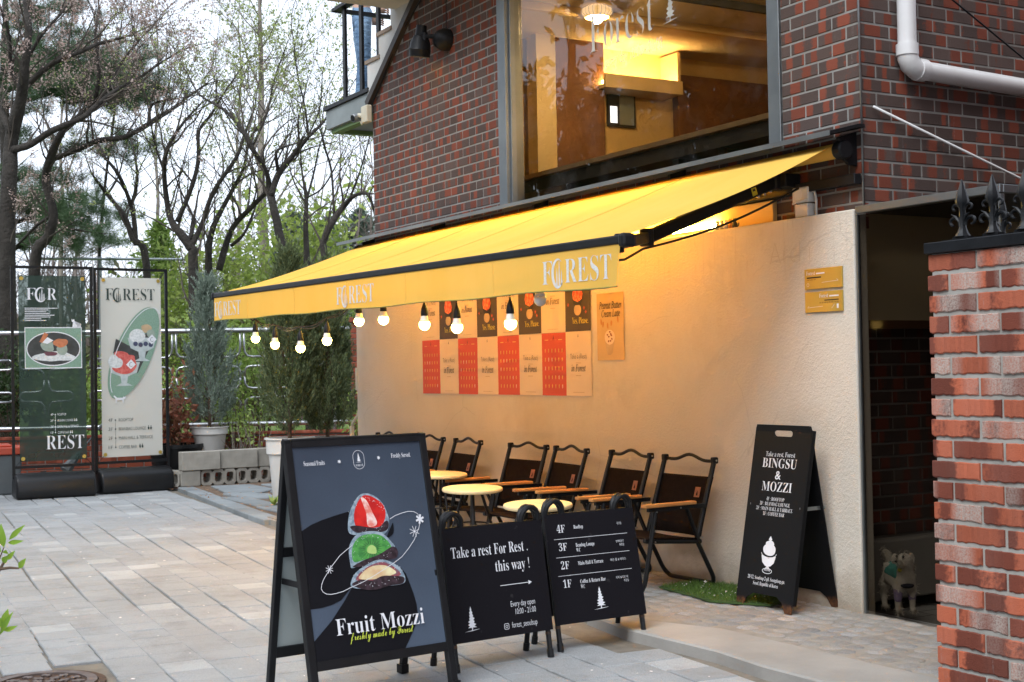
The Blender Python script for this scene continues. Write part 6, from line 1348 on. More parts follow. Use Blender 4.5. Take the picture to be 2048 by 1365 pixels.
def tree(name, label, d, limbs, bark, twigmat, leaf, nleaf, ls, lev=2, dens=1., base=True, twl=(.5, 1.3), group='bare trees in the park', sides=9, wob=.5, spread=.55, r_k=1.):
    """limbs: list of [(zoom_x, zoom_y, width_px)...] drawn at distance d"""
    l0 = limbs[0]; b0 = at(l0[0][0]/ZS, l0[0][1]/ZS, d); root = Vector((b0.x, b0.y, .2)); o = thing(name, label, 'tree', root, 0, group); mb, tb = MB(), MB(); tips = []
    for li, lm in enumerate(limbs):
        off0 = 0. if li == 0 else rnd.uniform(-.1, .1); pts = []; rs = []
        for k, (x, y, w) in enumerate(lm):
            dd = d+(0 if (li == 0 and k < 3) else wob*math.sin(li*2.1+k*.9)*(k/len(lm))); pts.append(at(x/ZS, y/ZS, dd)-root); rs.append(w/ZS/2*d/FPX*r_k)
        if li == 0 and base: pts = [Vector((pts[0].x, pts[0].y, -.1))]+pts; rs = [rs[0]*1.25]+rs
        sp = smooth_path(pts); n4 = len(sp); rr = [rs[min(int(i/4), len(rs)-1)]*(1-(i % 4)/4)+rs[min(int(i/4)+1, len(rs)-1)]*((i % 4)/4) for i in range(n4)]
        rr = [q*rnd.uniform(.93, 1.08) for q in rr]; mb.tube(sp, rr, sides)
        for i in range(2, n4):
            f_ = i/n4
            if sp[i].z+root.z < 2.0: continue
            if rnd.random() < dens*(.25+.75*f_):
                dr = (sp[i]-sp[i-1]).normalized(); side = dr.cross(Vector((rnd.gauss(0, 1), rnd.gauss(0, 1), rnd.gauss(0, 1)))).normalized()
                twig(tb, sp[i].copy(), dr*.5+side*.7+Vector((0, 0, .55)), rnd.uniform(*twl), min(rr[i]*.5, .016), lev, tips, spread=spread)
        twig(tb, sp[-1].copy(), sp[-1]-sp[-2], rnd.uniform(*twl)*1.1, min(rr[-1]*.8, .02), lev, tips)
    mb.build('trunk', bark, o, smooth=True, fixn=False); tb.build('twigs', twigmat, o, fixn=False)
    if leaf and tips:
        T = np.array([list(p) for p in tips]); idx = npr.integers(0, len(T), nleaf); C0 = T[idx]+npr.normal(size=(nleaf, 3))*.03; quads('crown', leaf_quads(C0, ls, .6), leaf, o)
    return o
B_, T_ = M['bark'], M['twig']
tree('cherry_tree', 'thick dark trunked cherry tree at the left edge', 18., [[(38, 1365, 84), (40, 1100, 82), (52, 900, 76), (62, 720, 74), (110, 520, 58), (130, 350, 46), (150, 150, 36), (130, 0, 28)], [(62, 790, 40), (160, 760, 38), (270, 690, 34), (430, 620, 28), (500, 560, 24), (600, 480, 20), (690, 430, 14)], [(140, 450, 34), (280, 330, 30), (430, 270, 24), (520, 230, 18), (640, 200, 12)], [(60, 700, 40), (10, 600, 34), (-60, 480, 30)], [(120, 480, 26), (60, 380, 22), (50, 200, 18), (10, 60, 14)], [(150, 300, 20), (230, 170, 16), (330, 60, 12), (400, -60, 8)]], B_, T_, M['blossom'], 13000, .030, 3, 1.0)
tree('cherry_tree', 'cherry tree with a bent trunk and a long arching dark limb', 19., [[(180, 1420, 60), (250, 1250, 52), (282, 1130, 46), (242, 950, 46), (265, 830, 44), (330, 690, 34), (440, 590, 28), (560, 480, 22), (640, 330, 18), (740, 200, 12)], [(270, 840, 30), (400, 790, 28), (520, 740, 30), (660, 720, 26), (780, 650, 22), (900, 580, 16), (1000, 500, 12), (1090, 440, 8)], [(500, 530, 22), (520, 380, 18), (500, 200, 16), (520, 60, 12)], [(280, 1130, 20), (200, 1180, 18), (90, 1290, 12)], [(780, 650, 18), (800, 550, 14), (920, 520, 10)], [(560, 470, 18), (680, 440, 16), (830, 340, 12), (960, 260, 9)]], B_, T_, M['blossom'], 12000, .028, 3, 1.0)
tree('cherry_tree', 'slender forked cherry tree between the banners and the wall', 20., [[(770, 1400, 40), (700, 1260, 36), (650, 1130, 24), (560, 1020, 20), (480, 910, 10)], [(715, 1290, 28), (700, 1130, 24), (660, 1000, 20), (610, 900, 18), (540, 810, 14), (500, 700, 8)], [(690, 1080, 18), (720, 950, 16), (710, 830, 12), (690, 740, 8)], [(565, 1020, 14), (620, 930, 10), (650, 820, 8)]], B_, T_, M['bud'], 1400, .03, 3, .55)
tree('cherry_tree', 'V shaped cherry tree with rising limbs behind the slim conifer', 18.5, [[(1015, 1420, 54), (1000, 1300, 52), (910, 1180, 36), (880, 1080, 30), (862, 900, 26), (880, 780, 22), (960, 650, 14), (1060, 540, 9)], [(1000, 1300, 38), (1060, 1180, 26), (1120, 1010, 24), (1240, 830, 20), (1280, 720, 16), (1340, 560, 9)], [(930, 1165, 26), (1000, 1000, 24), (1040, 850, 22), (1045, 690, 16), (1110, 600, 14), (1170, 500, 10), (1280, 340, 8)], [(1000, 1260, 26), (1018, 1150, 24)], [(862, 900, 16), (820, 780, 12), (790, 640, 8)]], B_, T_, M['bud'], 2600, .032, 3, .8)
tree('cherry_tree', 'twin stemmed cherry tree left of the pale straight trunk', 19.5, [[(1095, 1420, 40), (1110, 1230, 32), (1150, 1130, 26), (1220, 1000, 24), (1280, 880, 18), (1310, 740, 14), (1400, 600, 8)], [(1150, 1420, 38), (1215, 1210, 32), (1320, 1090, 26), (1400, 1010, 24)], [(1215, 1290, 20), (1280, 1230, 16), (1330, 1120, 12)]], B_, T_, M['bud'], 1700, .032, 3, .7)
tree('cherry_tree', 'dark cherry tree with a sawn limb beside the stair landing', 17.5, [[(1495, 1420, 44), (1465, 1220, 42), (1430, 1060, 42), (1415, 990, 36), (1395, 890, 20), (1330, 790, 24), (1275, 690, 22), (1180, 580, 16), (1050, 500, 10), (980, 380, 7)], [(1425, 1030, 36), (1460, 920, 36), (1545, 810, 30), (1620, 720, 18), (1690, 650, 14), (1790, 520, 8)], [(1460, 900, 20), (1450, 800, 16), (1500, 770, 12)], [(1320, 780, 16), (1400, 600, 12), (1440, 420, 10), (1500, 250, 7)], [(1620, 720, 14), (1600, 560, 10), (1560, 380, 8), (1540, 200, 6)]], B_, T_, M['bud'], 3400, .032, 3, .85)
tree('cherry_tree', 'crooked cherry tree with a hooked branch next to the brick wall', 17., [[(1705, 1420, 40), (1700, 1270, 34), (1755, 1150, 36), (1805, 1085, 28), (1860, 1030, 20), (1930, 1020, 18), (1965, 1110, 12)], [(1755, 1150, 14), (1740, 900, 12), (1700, 760, 9), (1680, 640, 6)], [(1830, 1060, 14), (1880, 930, 10), (1920, 800, 8), (1960, 640, 6)]], B_, T_, M['bud'], 1100, .03, 2, .6)
tree('cherry_tree', 'thin pollarded cherry tree left of the crooked one', 19., [[(1612, 1420, 36), (1605, 1200, 26), (1608, 1040, 22), (1585, 900, 10), (1575, 740, 7)], [(1608, 1060, 14), (1650, 900, 10), (1680, 760, 8), (1740, 600, 6)], [(1608, 1040, 10), (1700, 980, 9), (1800, 800, 6)]], B_, T_, M['bud'], 900, .03, 2, .6)
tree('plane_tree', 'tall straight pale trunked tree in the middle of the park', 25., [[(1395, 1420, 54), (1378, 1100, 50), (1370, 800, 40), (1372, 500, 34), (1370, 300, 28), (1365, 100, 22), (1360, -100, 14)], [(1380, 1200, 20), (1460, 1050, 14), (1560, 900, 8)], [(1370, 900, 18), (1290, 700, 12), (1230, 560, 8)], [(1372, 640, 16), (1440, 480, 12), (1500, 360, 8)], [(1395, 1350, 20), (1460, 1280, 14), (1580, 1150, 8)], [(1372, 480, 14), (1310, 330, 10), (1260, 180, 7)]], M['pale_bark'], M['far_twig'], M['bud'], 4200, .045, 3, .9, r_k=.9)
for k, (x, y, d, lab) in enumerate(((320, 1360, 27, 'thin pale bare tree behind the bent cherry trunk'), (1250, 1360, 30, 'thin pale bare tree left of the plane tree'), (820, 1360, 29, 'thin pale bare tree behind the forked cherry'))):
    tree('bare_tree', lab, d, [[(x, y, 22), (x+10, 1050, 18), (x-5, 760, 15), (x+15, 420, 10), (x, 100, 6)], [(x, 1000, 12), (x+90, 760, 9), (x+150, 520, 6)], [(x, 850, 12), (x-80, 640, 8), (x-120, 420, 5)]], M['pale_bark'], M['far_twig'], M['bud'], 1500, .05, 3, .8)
# street trees left of the cafe, mirrored in the shop window
for k, (x, y, hh, lab) in enumerate(((-13.5, -9.6, 8.5, 'evergreen street tree mirrored at the left of the shop window'), (-10.2, -7.8, 7.5, 'evergreen street tree mirrored in the middle of the shop window'), (-17.5, -9.5, 10., 'tall evergreen street tree mirrored high in the shop window'), (-8.0, -7.6, 6.5, 'thin street tree mirrored at the right of the shop window'), (-14.5, -13.5, 11., 'farthest evergreen street tree mirrored in the shop window'))):
    o = thing('street_tree', lab, 'tree', (x, y, -.04), 0, 'street trees mirrored in the window'); mb, tb = MB(), MB(); tips = []
    mb.tube([(0, 0, 0), (.1, 0, hh*.3), (.05, .1, hh*.6), (.2, 0, hh)], [.16, .13, .1, .03], 9)
    for j in range(20):
        a = rnd.uniform(0, 6.28); z = rnd.uniform(hh*.3, hh*.95); twig(tb, Vector((.08, 0, z)), Vector((math.cos(a), math.sin(a), .45)), rnd.uniform(1.4, 2.6), .035, 2, tips, spread=.6)
    mb.build('trunk', B_, o, smooth=True); tb.build('twigs', T_, o, fixn=False); n = (5200, 5200, 6500, 900, 6500)[k]
    T = np.array([list(p) for p in tips]); idx = npr.integers(0, len(T), n); quads('crown', leaf_quads(T[idx]+npr.normal(size=(n, 3))*.22, .22, .45), M['lf_dark'], o)
# unseen houses added across the street, behind the camera, to shade the low sky
M['grey_render'] = pm('grey rendered wall', (.22, .215, .205), (.17, .165, .16), 1.2, .9); M['dark_glass'] = pm('dark window glass', (.02, .022, .025), None, 2, .1)
for k, (x0, x1, hh, mt, lab) in enumerate(((-15, -6.5, 8.5, 'brick_red', 'unseen red brick house added across the street left of the camera'), (-6, 4, 10., 'grey_render', 'unseen grey rendered house added across the street behind the camera'), (4.6, 15, 9., 'brick_red', 'unseen red brick house added across the street right of the camera'))):
    o = thing('unseen_house', lab, 'building', ((x0+x1)/2, -14.5, -.06)); w = (x1-x0)/2; MB().bb(-w, w, -6, 0, 0, hh).build('wall', M[mt], o); MB().bb(-w-.2, w+.2, -6.2, .25, hh, hh+.3).build('roof', M['concrete'], o)
    for fl_n in range(3):
        for q in range(int((x1-x0)/2.1)):
            xx = -w+1.1+q*2.1; zz = .9+fl_n*2.8; wo = MB().bb(xx-.55, xx+.55, -.01, .05, zz, zz+1.4).build('window', M['white_wall'], o); MB().bb(xx-.48, xx+.48, .05, .056, zz+.06, zz+1.34).build('pane', M['dark_glass'], wo)
    MB().bb(-.5, .5, 0, .06, 0, 2.1).build('door', M['dark_trim'], o)
o = thing('neighbour_house', 'neighbouring brick house right of the passage, out of the picture', 'building', (6.2, 3.6, -.06)); MB().bb(-3.6, 3.6, -4.3, 4.5, 0, 8.5).build('wall', M['brick_red'], o); MB().bb(-3.8, 3.8, -4.5, 4.7, 8.5, 8.8).build('roof', M['concrete'], o)
for fl_n in range(3):
    for q in range(3): wo = MB().bb(-2.9+q*2.2, -1.8+q*2.2, -4.36, -4.29, 1.2+fl_n*2.6, 2.5+fl_n*2.6).build('window', M['white_wall'], o); MB().bb(-2.82+q*2.2, -1.88+q*2.2, -4.368, -4.362, 1.28+fl_n*2.6, 2.42+fl_n*2.6).build('pane', M['dark_glass'], wo)
# --- pines
M['needle'] = leafmat('dark pine needles', (.042, .085, .038), (.105, .17, .075), .2)
def pine(label, d, trunk, boughs, n=70, sz=.16):
    b0 = at(trunk[0][0]/ZS, trunk[0][1]/ZS, d); root = Vector((b0.x, b0.y, .2)); o = thing('pine_tree', label, 'tree', root, 0, 'pine trees in the park'); mb = MB(); V = []
    tp = [at(x/ZS, y/ZS, d)-root for x, y, w in trunk]; tp = [Vector((tp[0].x, tp[0].y, -.1))]+tp; tw = [trunk[0][2]]+[w for x, y, w in trunk]; mb.tube(smooth_path(tp), [tw[min(int(i/4), len(tw)-1)]/ZS/2*d/FPX for i in range(4*(len(tp)-1)+1)], 9)
    for bi, (x0, y0_, x1, y1_, cnt) in enumerate(boughs):
        a = at(x0/ZS, y0_/ZS, d)-root; b = at(x1/ZS, y1_/ZS, d+rnd.uniform(-1.2, 1.2))-root; mid = a.lerp(b, .5)+Vector((0, 0, .15)); mb.tube([a, mid, b], [.05, .03, .01], 6); L = (b-a).length
        for k in range(int(cnt*1.5)):
            c = a.lerp(b, rnd.uniform(.2, 1.05))+Vector((rnd.gauss(0, .42), rnd.gauss(0, .42), rnd.gauss(.05, .2)*L*.4)); m_ = n; dirs = npr.normal(size=(m_, 3)); dirs[:, 2] = np.abs(dirs[:, 2])*.8+.1*dirs[:, 2]; dirs /= np.linalg.norm(dirs, axis=1, keepdims=True)
            st = np.array(list(c))+npr.normal(size=(m_, 3))*.045; bb_ = np.cross(dirs, npr.normal(size=(m_, 3))); bb_ /= np.linalg.norm(bb_, axis=1, keepdims=True); LL = sz*(.6+.6*npr.random((m_, 1)))
            V.append(np.stack([st-bb_*.0035, st+bb_*.0035, st+dirs*LL], 1).reshape(-1, 3))
    mb.build('trunk', M['bark'], o, smooth=True); quads('crown', np.concatenate(V), M['needle'], o, k=3)
pine('dark pine tree behind the left cherry tree', 23., [(40, 1400, 60), (30, 900, 54), (20, 500, 44), (30, 100, 30), (20, -200, 16)], [(30, 420, 260, 330, 26), (30, 480, 360, 420, 26), (40, 250, 250, 180, 18), (30, 560, 480, 520, 26), (30, 980, 260, 930, 22), (30, 1080, 380, 1050, 30), (40, 1180, 480, 1140, 34), (30, 1250, 560, 1230, 30), (30, 1100, 300, 1120, 20), (30, 100, 330, 60, 24), (20, 700, 60, 720, 8), (30, 1320, 330, 1300, 14), (40, 350, 420, 300, 30), (40, 420, 420, 480, 30)], 130, .2)
pine('second pine tree with dark flat boughs in the middle left', 24., [(520, 1400, 16), (560, 900, 14), (600, 600, 12), (620, 300, 8), (640, 100, 4)], [(590, 520, 380, 440, 20), (590, 520, 760, 480, 26), (590, 560, 500, 530, 20), (560, 780, 720, 740, 14), (580, 430, 690, 380, 16), (600, 380, 430, 330, 18), (550, 820, 460, 800, 10), (610, 300, 500, 230, 16), (600, 450, 560, 400, 20)], 125, .2)
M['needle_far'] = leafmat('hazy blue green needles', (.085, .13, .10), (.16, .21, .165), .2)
def farcon(label, u, vt, vb, d, rx, mat, n=5200, sz=.16, nm='conifer_tree'):
    b0 = at(u, vb, d); t0 = at(u, vt, d); root = Vector((b0.x, b0.y, .3)); H = t0.z-.3; o = thing(nm, label, 'tree', root, 0, 'far trees beyond the cherries'); m = MB(); m.tube([(0, 0, 0), (0, 0, H*.95)], [.12, .02], 7); m.build('trunk', M['bark'], o)
    tt = npr.random(n)**.8; a = npr.random(n)*6.283; lay = .55+.45*np.abs(np.sin(tt*22)); r_ = rx*(1-tt)**.6*np.minimum(1, tt/.1+.3)*lay*np.sqrt(npr.random(n))*(1+.3*np.sin(a*3+u)); C0 = np.stack([r_*np.cos(a), r_*np.sin(a), H*(.12+.88*tt)], 1); quads('crown', leaf_quads(C0, sz, .32), mat, o)
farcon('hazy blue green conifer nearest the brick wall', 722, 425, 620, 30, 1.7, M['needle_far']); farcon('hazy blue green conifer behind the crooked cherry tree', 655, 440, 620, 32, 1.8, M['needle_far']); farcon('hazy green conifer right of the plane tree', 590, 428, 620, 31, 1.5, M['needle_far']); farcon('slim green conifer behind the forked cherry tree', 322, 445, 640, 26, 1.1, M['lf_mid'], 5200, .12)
def roundtree(label, u, v, d, rx, H, mat, n=3600, sz=.1):
    b0 = at(u, v, d); o = thing('leafy_tree', label, 'tree', (b0.x, b0.y, .3), 0, 'lime green young trees'); tb = MB(); tips = []
    for j in range(9): a = rnd.uniform(0, 6.28); twig(tb, Vector((0, 0, .2)), Vector((math.cos(a)*.6, math.sin(a)*.6, 1.)), H*rnd.uniform(.6, .9), .03, 3, tips, spread=.6)
    tb.build('trunk', M['far_twig'], o, fixn=False); T = np.array([list(p) for p in tips]); T[:, :2] *= rx/max(1e-3, np.abs(T[:, :2]).max()); idx = npr.integers(0, len(T), n); quads('crown', leaf_quads(T[idx]+npr.normal(size=(n, 3))*.13, sz, .55), mat, o)
roundtree('lime green young tree right of the V shaped cherry', 470, 600, 24, 2.0, 2.9, M['lf_lime'], 5200); roundtree('lime green young tree behind the plane tree trunk', 555, 600, 23, 1.9, 3.0, M['lf_lime'], 5200); roundtree('yellow green bushy tree left of the V shaped cherry', 335, 620, 24, 1.6, 2.4, M['lf_lime'], 2600); roundtree('lime green bush right of the cherry with the sawn limb', 640, 610, 25, 1.6, 2.3, M['lf_lime'], 2800)
# far woods: one brown mass of bare stems and undergrowth
fw_ = MB()
for k in range(230):
    u = rnd.uniform(-900, 820); d = rnd.uniform(28, 46); p = at(u, 620, d); h_ = rnd.uniform(2.6, 5.6); q = Vector((p.x, p.y, .3)); L = [q.copy()]
    for j in range(4): q = q+Vector((rnd.gauss(0, .18), rnd.gauss(0, .18), h_/4)); L.append(q.copy())
    fw_.tube(L, [.05, .045, .035, .022, .008], 4, cap=False)
    for j in range(16):
        s = rnd.choice(L[1:]); e = s+Vector((rnd.gauss(0, .6), rnd.gauss(0, .6), rnd.uniform(.3, 1.2))); fw_.tube([s, s.lerp(e, .5)+Vector((0, 0, .1)), e], [.014, .009, .004], 3, cap=False)
        for z in range(2): e2 = s.lerp(e, .6)+Vector((rnd.gauss(0, .35), rnd.gauss(0, .35), rnd.uniform(.1, .6))); fw_.tube([s.lerp(e, .5), e2], [.007, .003], 3, cap=False)
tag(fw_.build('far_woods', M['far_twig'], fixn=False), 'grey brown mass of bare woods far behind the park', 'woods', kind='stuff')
PT = []
for _ in range(40000):
    d = rnd.uniform(27, 44); u = rnd.uniform(-950, 860); p = at(u, 640, d); PT.append((p.x, p.y, .3+abs(rnd.gauss(0, 1.0))))
M['scrub'] = leafmat('dull brown green undergrowth', (.09, .10, .045), (.22, .2, .11), .3); tag(quads('undergrowth', leaf_quads(np.array(PT), .26, .5), M['scrub']), 'dull green brown undergrowth at the foot of the far woods', 'undergrowth', kind='stuff')
# ================================================================= PERSON, DOG, NEAR LEAVES
def skin(name, verts, edges, radii, mat, parent, sub=2, root=0):
    me = bpy.data.meshes.new(name); me.from_pydata(verts, edges, []); o = bpy.data.objects.new(name, me); link(o, parent); o.modifiers.new('skin', 'SKIN').use_smooth_shade = True
    sv = me.skin_vertices[0].data if me.skin_vertices else None
    if sv is None:
        bm = bmesh.new(); bm.from_mesh(me); bm.verts.layers.skin.verify(); bm.to_mesh(me); bm.free(); sv = me.skin_vertices[0].data
    for i, r_ in enumerate(radii): sv[i].radius = (r_, r_) if not isinstance(r_, tuple) else r_; sv[i].use_root = (i == root)
    s = o.modifiers.new('sub', 'SUBSURF'); s.levels = sub; s.render_levels = sub; me.materials.append(mat); return o
pp = onY(727, 186, .42)
per = thing('person', 'person in loose blue jeans and pale yellow top standing on the stair landing', 'person', (pp.x, pp.y, 3.60), R(162))
M['skin'] = pm('skin', (.52, .33, .24), (.48, .30, .21), 8, .5); M['hair'] = pm('dark hair', (.02, .015, .012), None, 30, .5)
t = NT('washed blue denim'); co = t.coord('Object'); fade = t.ramp(t.noise(3.2, t.n('Mapping', {0: co, 'Scale': (1.4, 1.4, .5)}).outputs[0], 5, .65), [(.35, (.085, .16, .28)), (.5, (.15, .25, .38)), (.68, (.27, .38, .50))]); wr = t.noise(9, t.n('Mapping', {0: co, 'Scale': (1, 1, 2.6)}).outputs[0], 4, .6)
t.P(color=t.mix(.3, fade, t.ramp(t.noise(300, co, 2), [(.3, (.6,)*3), (.7, (1.3,)*3)]), 'MULTIPLY'), rough=.85, normal=t.bump(wr, .9, .035)); M['denim'] = t.m
M['shirt'] = pm('pale yellow cotton', (.66, .62, .30), (.6, .56, .26), 5, .8, bump=.3, bscale=12, bdist=.01); M['shoe'] = pm('white canvas shoe', (.6, .6, .58), None, 8, .6)
bv = [(0, 0, .93), (0, .01, 1.12), (0, .0, 1.32), (0, .0, 1.42), (0, -.01, 1.50), (0, -.02, 1.60), (0, -.015, 1.68),
      (.17, 0, 1.37), (.25, .02, 1.12), (.22, -.12, .95), (-.17, 0, 1.37), (-.25, .02, 1.12), (-.22, -.12, .95),
      (.09, 0, .86), (.10, -.02, .48), (.105, .01, .10), (-.09, 0, .86), (-.10, .0, .48), (-.105, .03, .10), (.105, -.09, .04), (-.105, -.07, .04)]
be = [(0, 1), (1, 2), (2, 3), (3, 4), (4, 5), (5, 6), (3, 7), (7, 8), (8, 9), (3, 10), (10, 11), (11, 12), (0, 13), (13, 14), (14, 15), (0, 16), (16, 17), (17, 18), (15, 19), (18, 20)]
rd = [(.13, .10), (.115, .09), (.13, .095), (.08, .07), .05, (.075, .088), (.07, .08), .055, .042, .032, .055, .042, .032, .082, .055, .042, .082, .055, .042, .04, .04]
body = skin('body', bv, be, rd, M['skin'], per)
jv = [(0, .0, .96), (.088, .005, .86), (.10, -.005, .66), (.108, -.02, .46), (.112, .0, .25), (.115, .015, .06), (-.088, .005, .86), (-.10, .005, .66), (-.106, .0, .46), (-.11, .02, .25), (-.112, .035, .06), (0, .0, 1.02)]
je = [(0, 1), (1, 2), (2, 3), (3, 4), (4, 5), (0, 6), (6, 7), (7, 8), (8, 9), (9, 10), (0, 11)]
skin('jeans', jv, je, [(.13, .12), (.088, .108), (.08, .092), (.068, .08), (.066, .076), (.068, .08), (.088, .108), (.08, .092), (.068, .08), (.066, .076), (.068, .08), (.125, .105)], M['denim'], body)
sv_ = [(0, .0, 1.0), (0, .0, 1.12), (0, 0, 1.30), (0, 0, 1.41), (.17, 0, 1.37), (.235, .015, 1.18), (-.17, 0, 1.37), (-.235, .015, 1.18)]
skin('top', sv_, [(0, 1), (1, 2), (2, 3), (3, 4), (4, 5), (3, 6), (6, 7)], [(.155, .125), (.145, .118), (.15, .115), .085, .068, .06, .068, .06], M['shirt'], body)
m = MB(); m.lathe([(.02, 1.74), (.06, 1.73), (.088, 1.69), (.095, 1.63), (.09, 1.56), (.07, 1.50)], 18, (0, .012, 0), cap=False); m.build('hair', M['hair'], body, smooth=True)
m = MB(); m.lathe([(.004, -.03), (.011, -.02), (.006, .0), (.002, .01)], 8, (0, -.098, 1.61)); m.build('nose', M['skin'], body, smooth=True)
m = MB(); [m.lathe([(.002, -.008), (.009, 0), (.002, .008)], 8, (s*.033, -.085, 1.625)) for s in (-1, 1)]; m.build('eye', M['hair'], body); m = MB(); m.box((0, -.088, 1.565), (.04, .012, .008)); m.build('mouth', M['leather'], body)
for s in (-1, 1):
    m = MB(); w = Vector((s*.22, -.12, .95)); m.box(w+Vector((0, -.03, -.02)), (.03, .07, .075))
    for k in range(4): m.tube([w+Vector((0, -.055, .012-k*.02)), w+Vector((-s*.005, -.09, .008-k*.02)), w+Vector((-s*.02, -.10-.004*(k in (1, 2)), -.008-k*.02))], .0085, 6)
    m.tube([w+Vector((0, -.02, .02)), w+Vector((-s*.03, -.05, .03)), w+Vector((-s*.035, -.075, .02))], .0095, 6); m.build('hand', M['skin'], body, smooth=True)
    m = MB(); m.box((s*.11, -.05, .035), (.085, .25, .07)); m.build('shoe', M['shoe'], body, bevel=.025, seg=3, smooth=True)
# --- dog behind the tinted panel
dg0 = onZ(1797, 1221, .004)
dog = thing('dog', 'small white dog in a teal jacket standing behind the tinted glass panel', 'dog', (dg0.x+.0, dg0.y+.015, .003), R(68), None); dog.scale = (.76, .76, .76)
M['fur'] = pm('cream white fur', (.80, .76, .68), (.72, .67, .58), 40, .9, bump=.8, bscale=140, bdist=.012); M['teal'] = pm('teal cloth', (.10, .38, .33), (.08, .32, .28), 9, .8); M['lilac'] = pm('lilac knit', (.34, .28, .46), (.28, .22, .4), 30, .85); M['navy'] = pm('navy cloth', (.02, .022, .04), None, 9, .8)
# local -y is the front of the dog
dv = [(0, .13, .225), (0, .04, .215), (0, -.06, .225), (0, -.10, .26), (-.01, -.12, .31), (-.03, -.135, .345), (-.075, -.165, .33),
      (.045, -.075, .15), (.046, -.07, .075), (.047, -.075, .012), (.048, -.095, .008), (-.045, -.07, .15), (-.046, -.065, .075), (-.047, -.07, .012), (-.048, -.09, .008),
      (.045, .12, .16), (.047, .15, .09), (.047, .135, .012), (.047, .115, .008), (-.045, .12, .16), (-.047, .15, .09), (-.047, .135, .012), (-.047, .115, .008),
      (0, .16, .27), (-.01, .17, .33), (-.04, .15, .36)]
de = [(1, 0), (1, 2), (2, 3), (3, 4), (4, 5), (5, 6), (2, 7), (7, 8), (8, 9), (9, 10), (2, 11), (11, 12), (12, 13), (13, 14), (0, 15), (15, 16), (16, 17), (17, 18), (0, 19), (19, 20), (20, 21), (21, 22), (0, 23), (23, 24), (24, 25)]
dr_ = [.062, .066, .07, .052, .046, .056, .027, .033, .021, .017, .018, .033, .021, .017, .018, .04, .024, .017, .018, .04, .024, .017, .018, .02, .034, .022]
db = skin('body', dv, de, dr_, M['fur'], dog, 2, 1)
skin('jacket', [(0, .12, .235), (0, .03, .226), (0, -.06, .235), (0, -.085, .255)], [(0, 1), (1, 2), (2, 3)], [.068, .073, .076, .062], M['teal'], db, 2, 1)
skin('bib', [(0, -.085, .155), (0, -.098, .20)], [(0, 1)], [.055, .058], M['navy'], db, 2, 0)
for s in (-1, 1): skin('sleeve', [(s*.045, -.072, .165), (s*.046, -.068, .105), (s*.047, -.07, .055)], [(0, 1), (1, 2)], [.038, .027, .024], M['lilac'], db, 2, 0)
m = MB(); [m.lathe([(.001, -.009), (.010, 0), (.001, .009)], 8, (ex, ey, .362)) for ex, ey in ((-.056, -.182), (-.083, -.148))]; m.lathe([(.001, -.008), (.011, 0), (.001, .008)], 8, (-.104, -.184, .335)); m.build('eye', M['hair'], db)
for s in (-1, 1): skin('ear', [(-.03+s*.042, -.125, .372), (-.03+s*.062, -.12, .34), (-.03+s*.060, -.118, .31)], [(0, 1), (1, 2)], [(.014, .02), (.012, .02), (.008, .012)], M['fur'], db, 2, 0)
m = MB(); m.lathe([(.002, -.014), (.014, -.006), (.014, .006), (.002, .014)], 12, (-.05, -.115, .27)); m.build('badge', M['yellow_print'], db, smooth=True)
PF = []
for i, (x, y, z) in enumerate(dv):
    if i in (1, 2, 8, 12): continue
    r_ = dr_[i]; n_ = int(3200*r_)
    d = npr.normal(size=(n_, 3)); d /= np.linalg.norm(d, axis=1, keepdims=True); PF.append(np.array((x, y, z))+d*r_*.98)
PF = np.concatenate(PF); quads('fur_tufts', leaf_quads(PF, .02, .2, -.8), leafmat('pale fur strands', (.62, .57, .48), (.82, .78, .7), .3), db)
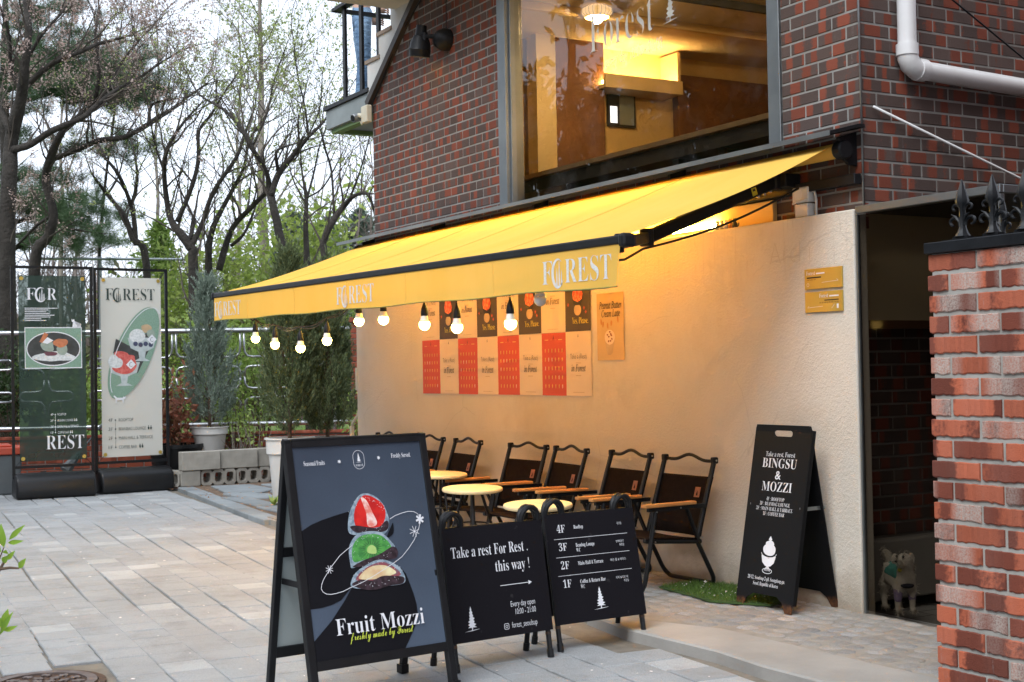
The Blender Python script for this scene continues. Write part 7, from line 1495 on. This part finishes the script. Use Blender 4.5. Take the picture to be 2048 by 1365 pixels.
# --- leafy shoots at the lower left corner, near the camera
ps_ = thing('leafy_shoot', 'bright green leafy shoots poking in at the lower left corner', 'shrub', onZ(-140, 1500, -.03)); pr0 = Vector(ps_.location)
M['near_leaf'] = leafmat('fresh bright leaves', (.17, .34, .03), (.30, .48, .06), .45)
def near_leaf(base, tip, w, mb):
    base, tip = Vector(base)-pr0, Vector(tip)-pr0; ax = tip-base; n = ax.cross(FW).normalized(); nn = ax.cross(n).normalized(); V = []
    for t_, ww, dz in ((0, .04, 0), (.2, .6, .04), (.45, 1., .08), (.7, .75, .06), (.9, .3, .02), (1, .02, -.02)):
        c = base+ax*t_+nn*dz*ax.length; V += [c+n*w*ww*.5+nn*w*.18*ww, c, c-n*w*ww*.5+nn*w*.18*ww]
    fs = [(i*3+k, i*3+k+1, i*3+k+4, i*3+k+3) for i in range(5) for k in range(2)]; m = MB(); m.add(V, fs); m.build('leaf', M['near_leaf'], ps_, smooth=True, fixn=False)
D_ = 3.9
LV = [((8, 1095), (2, 1048), 17), ((18, 1080), (50, 1050), 10), ((16, 1086), (47, 1082), 9), ((14, 1108), (12, 1100), 12), ((5, 1125), (18, 1112), 12), ((15, 1120), (30, 1102), 9), ((38, 1137), (52, 1117), 11), ((10, 1255), (16, 1218), 16), ((8, 1262), (35, 1252), 9), ((6, 1258), (-4, 1230), 12), ((0, 1270), (26, 1224), 10), ((2, 1105), (-20, 1065), 14)]
for (a, b, w) in LV: near_leaf(at(*a, D_), at(*b, D_-.02), w*D_/FPX*1.15, None)
m = MB()
for L in ([(-140, 1500), (-60, 1290), (-10, 1140), (8, 1095)], [(-30, 1190), (5, 1130), (16, 1112)], [(-12, 1140), (20, 1136), (38, 1137)], [(-100, 1380), (-20, 1290), (10, 1255)]): m.tube([at(*p, D_)-pr0 for p in L], [.006, .004, .003, .0015][:len(L)], 6)
m.build('stem', M['stem'], ps_)
# ---- finish: objects that exist once keep a clean setup
for o in list(bpy.data.objects):
    if o.type == 'MESH' and not o.data.polygons and not o.modifiers: bpy.data.objects.remove(o)
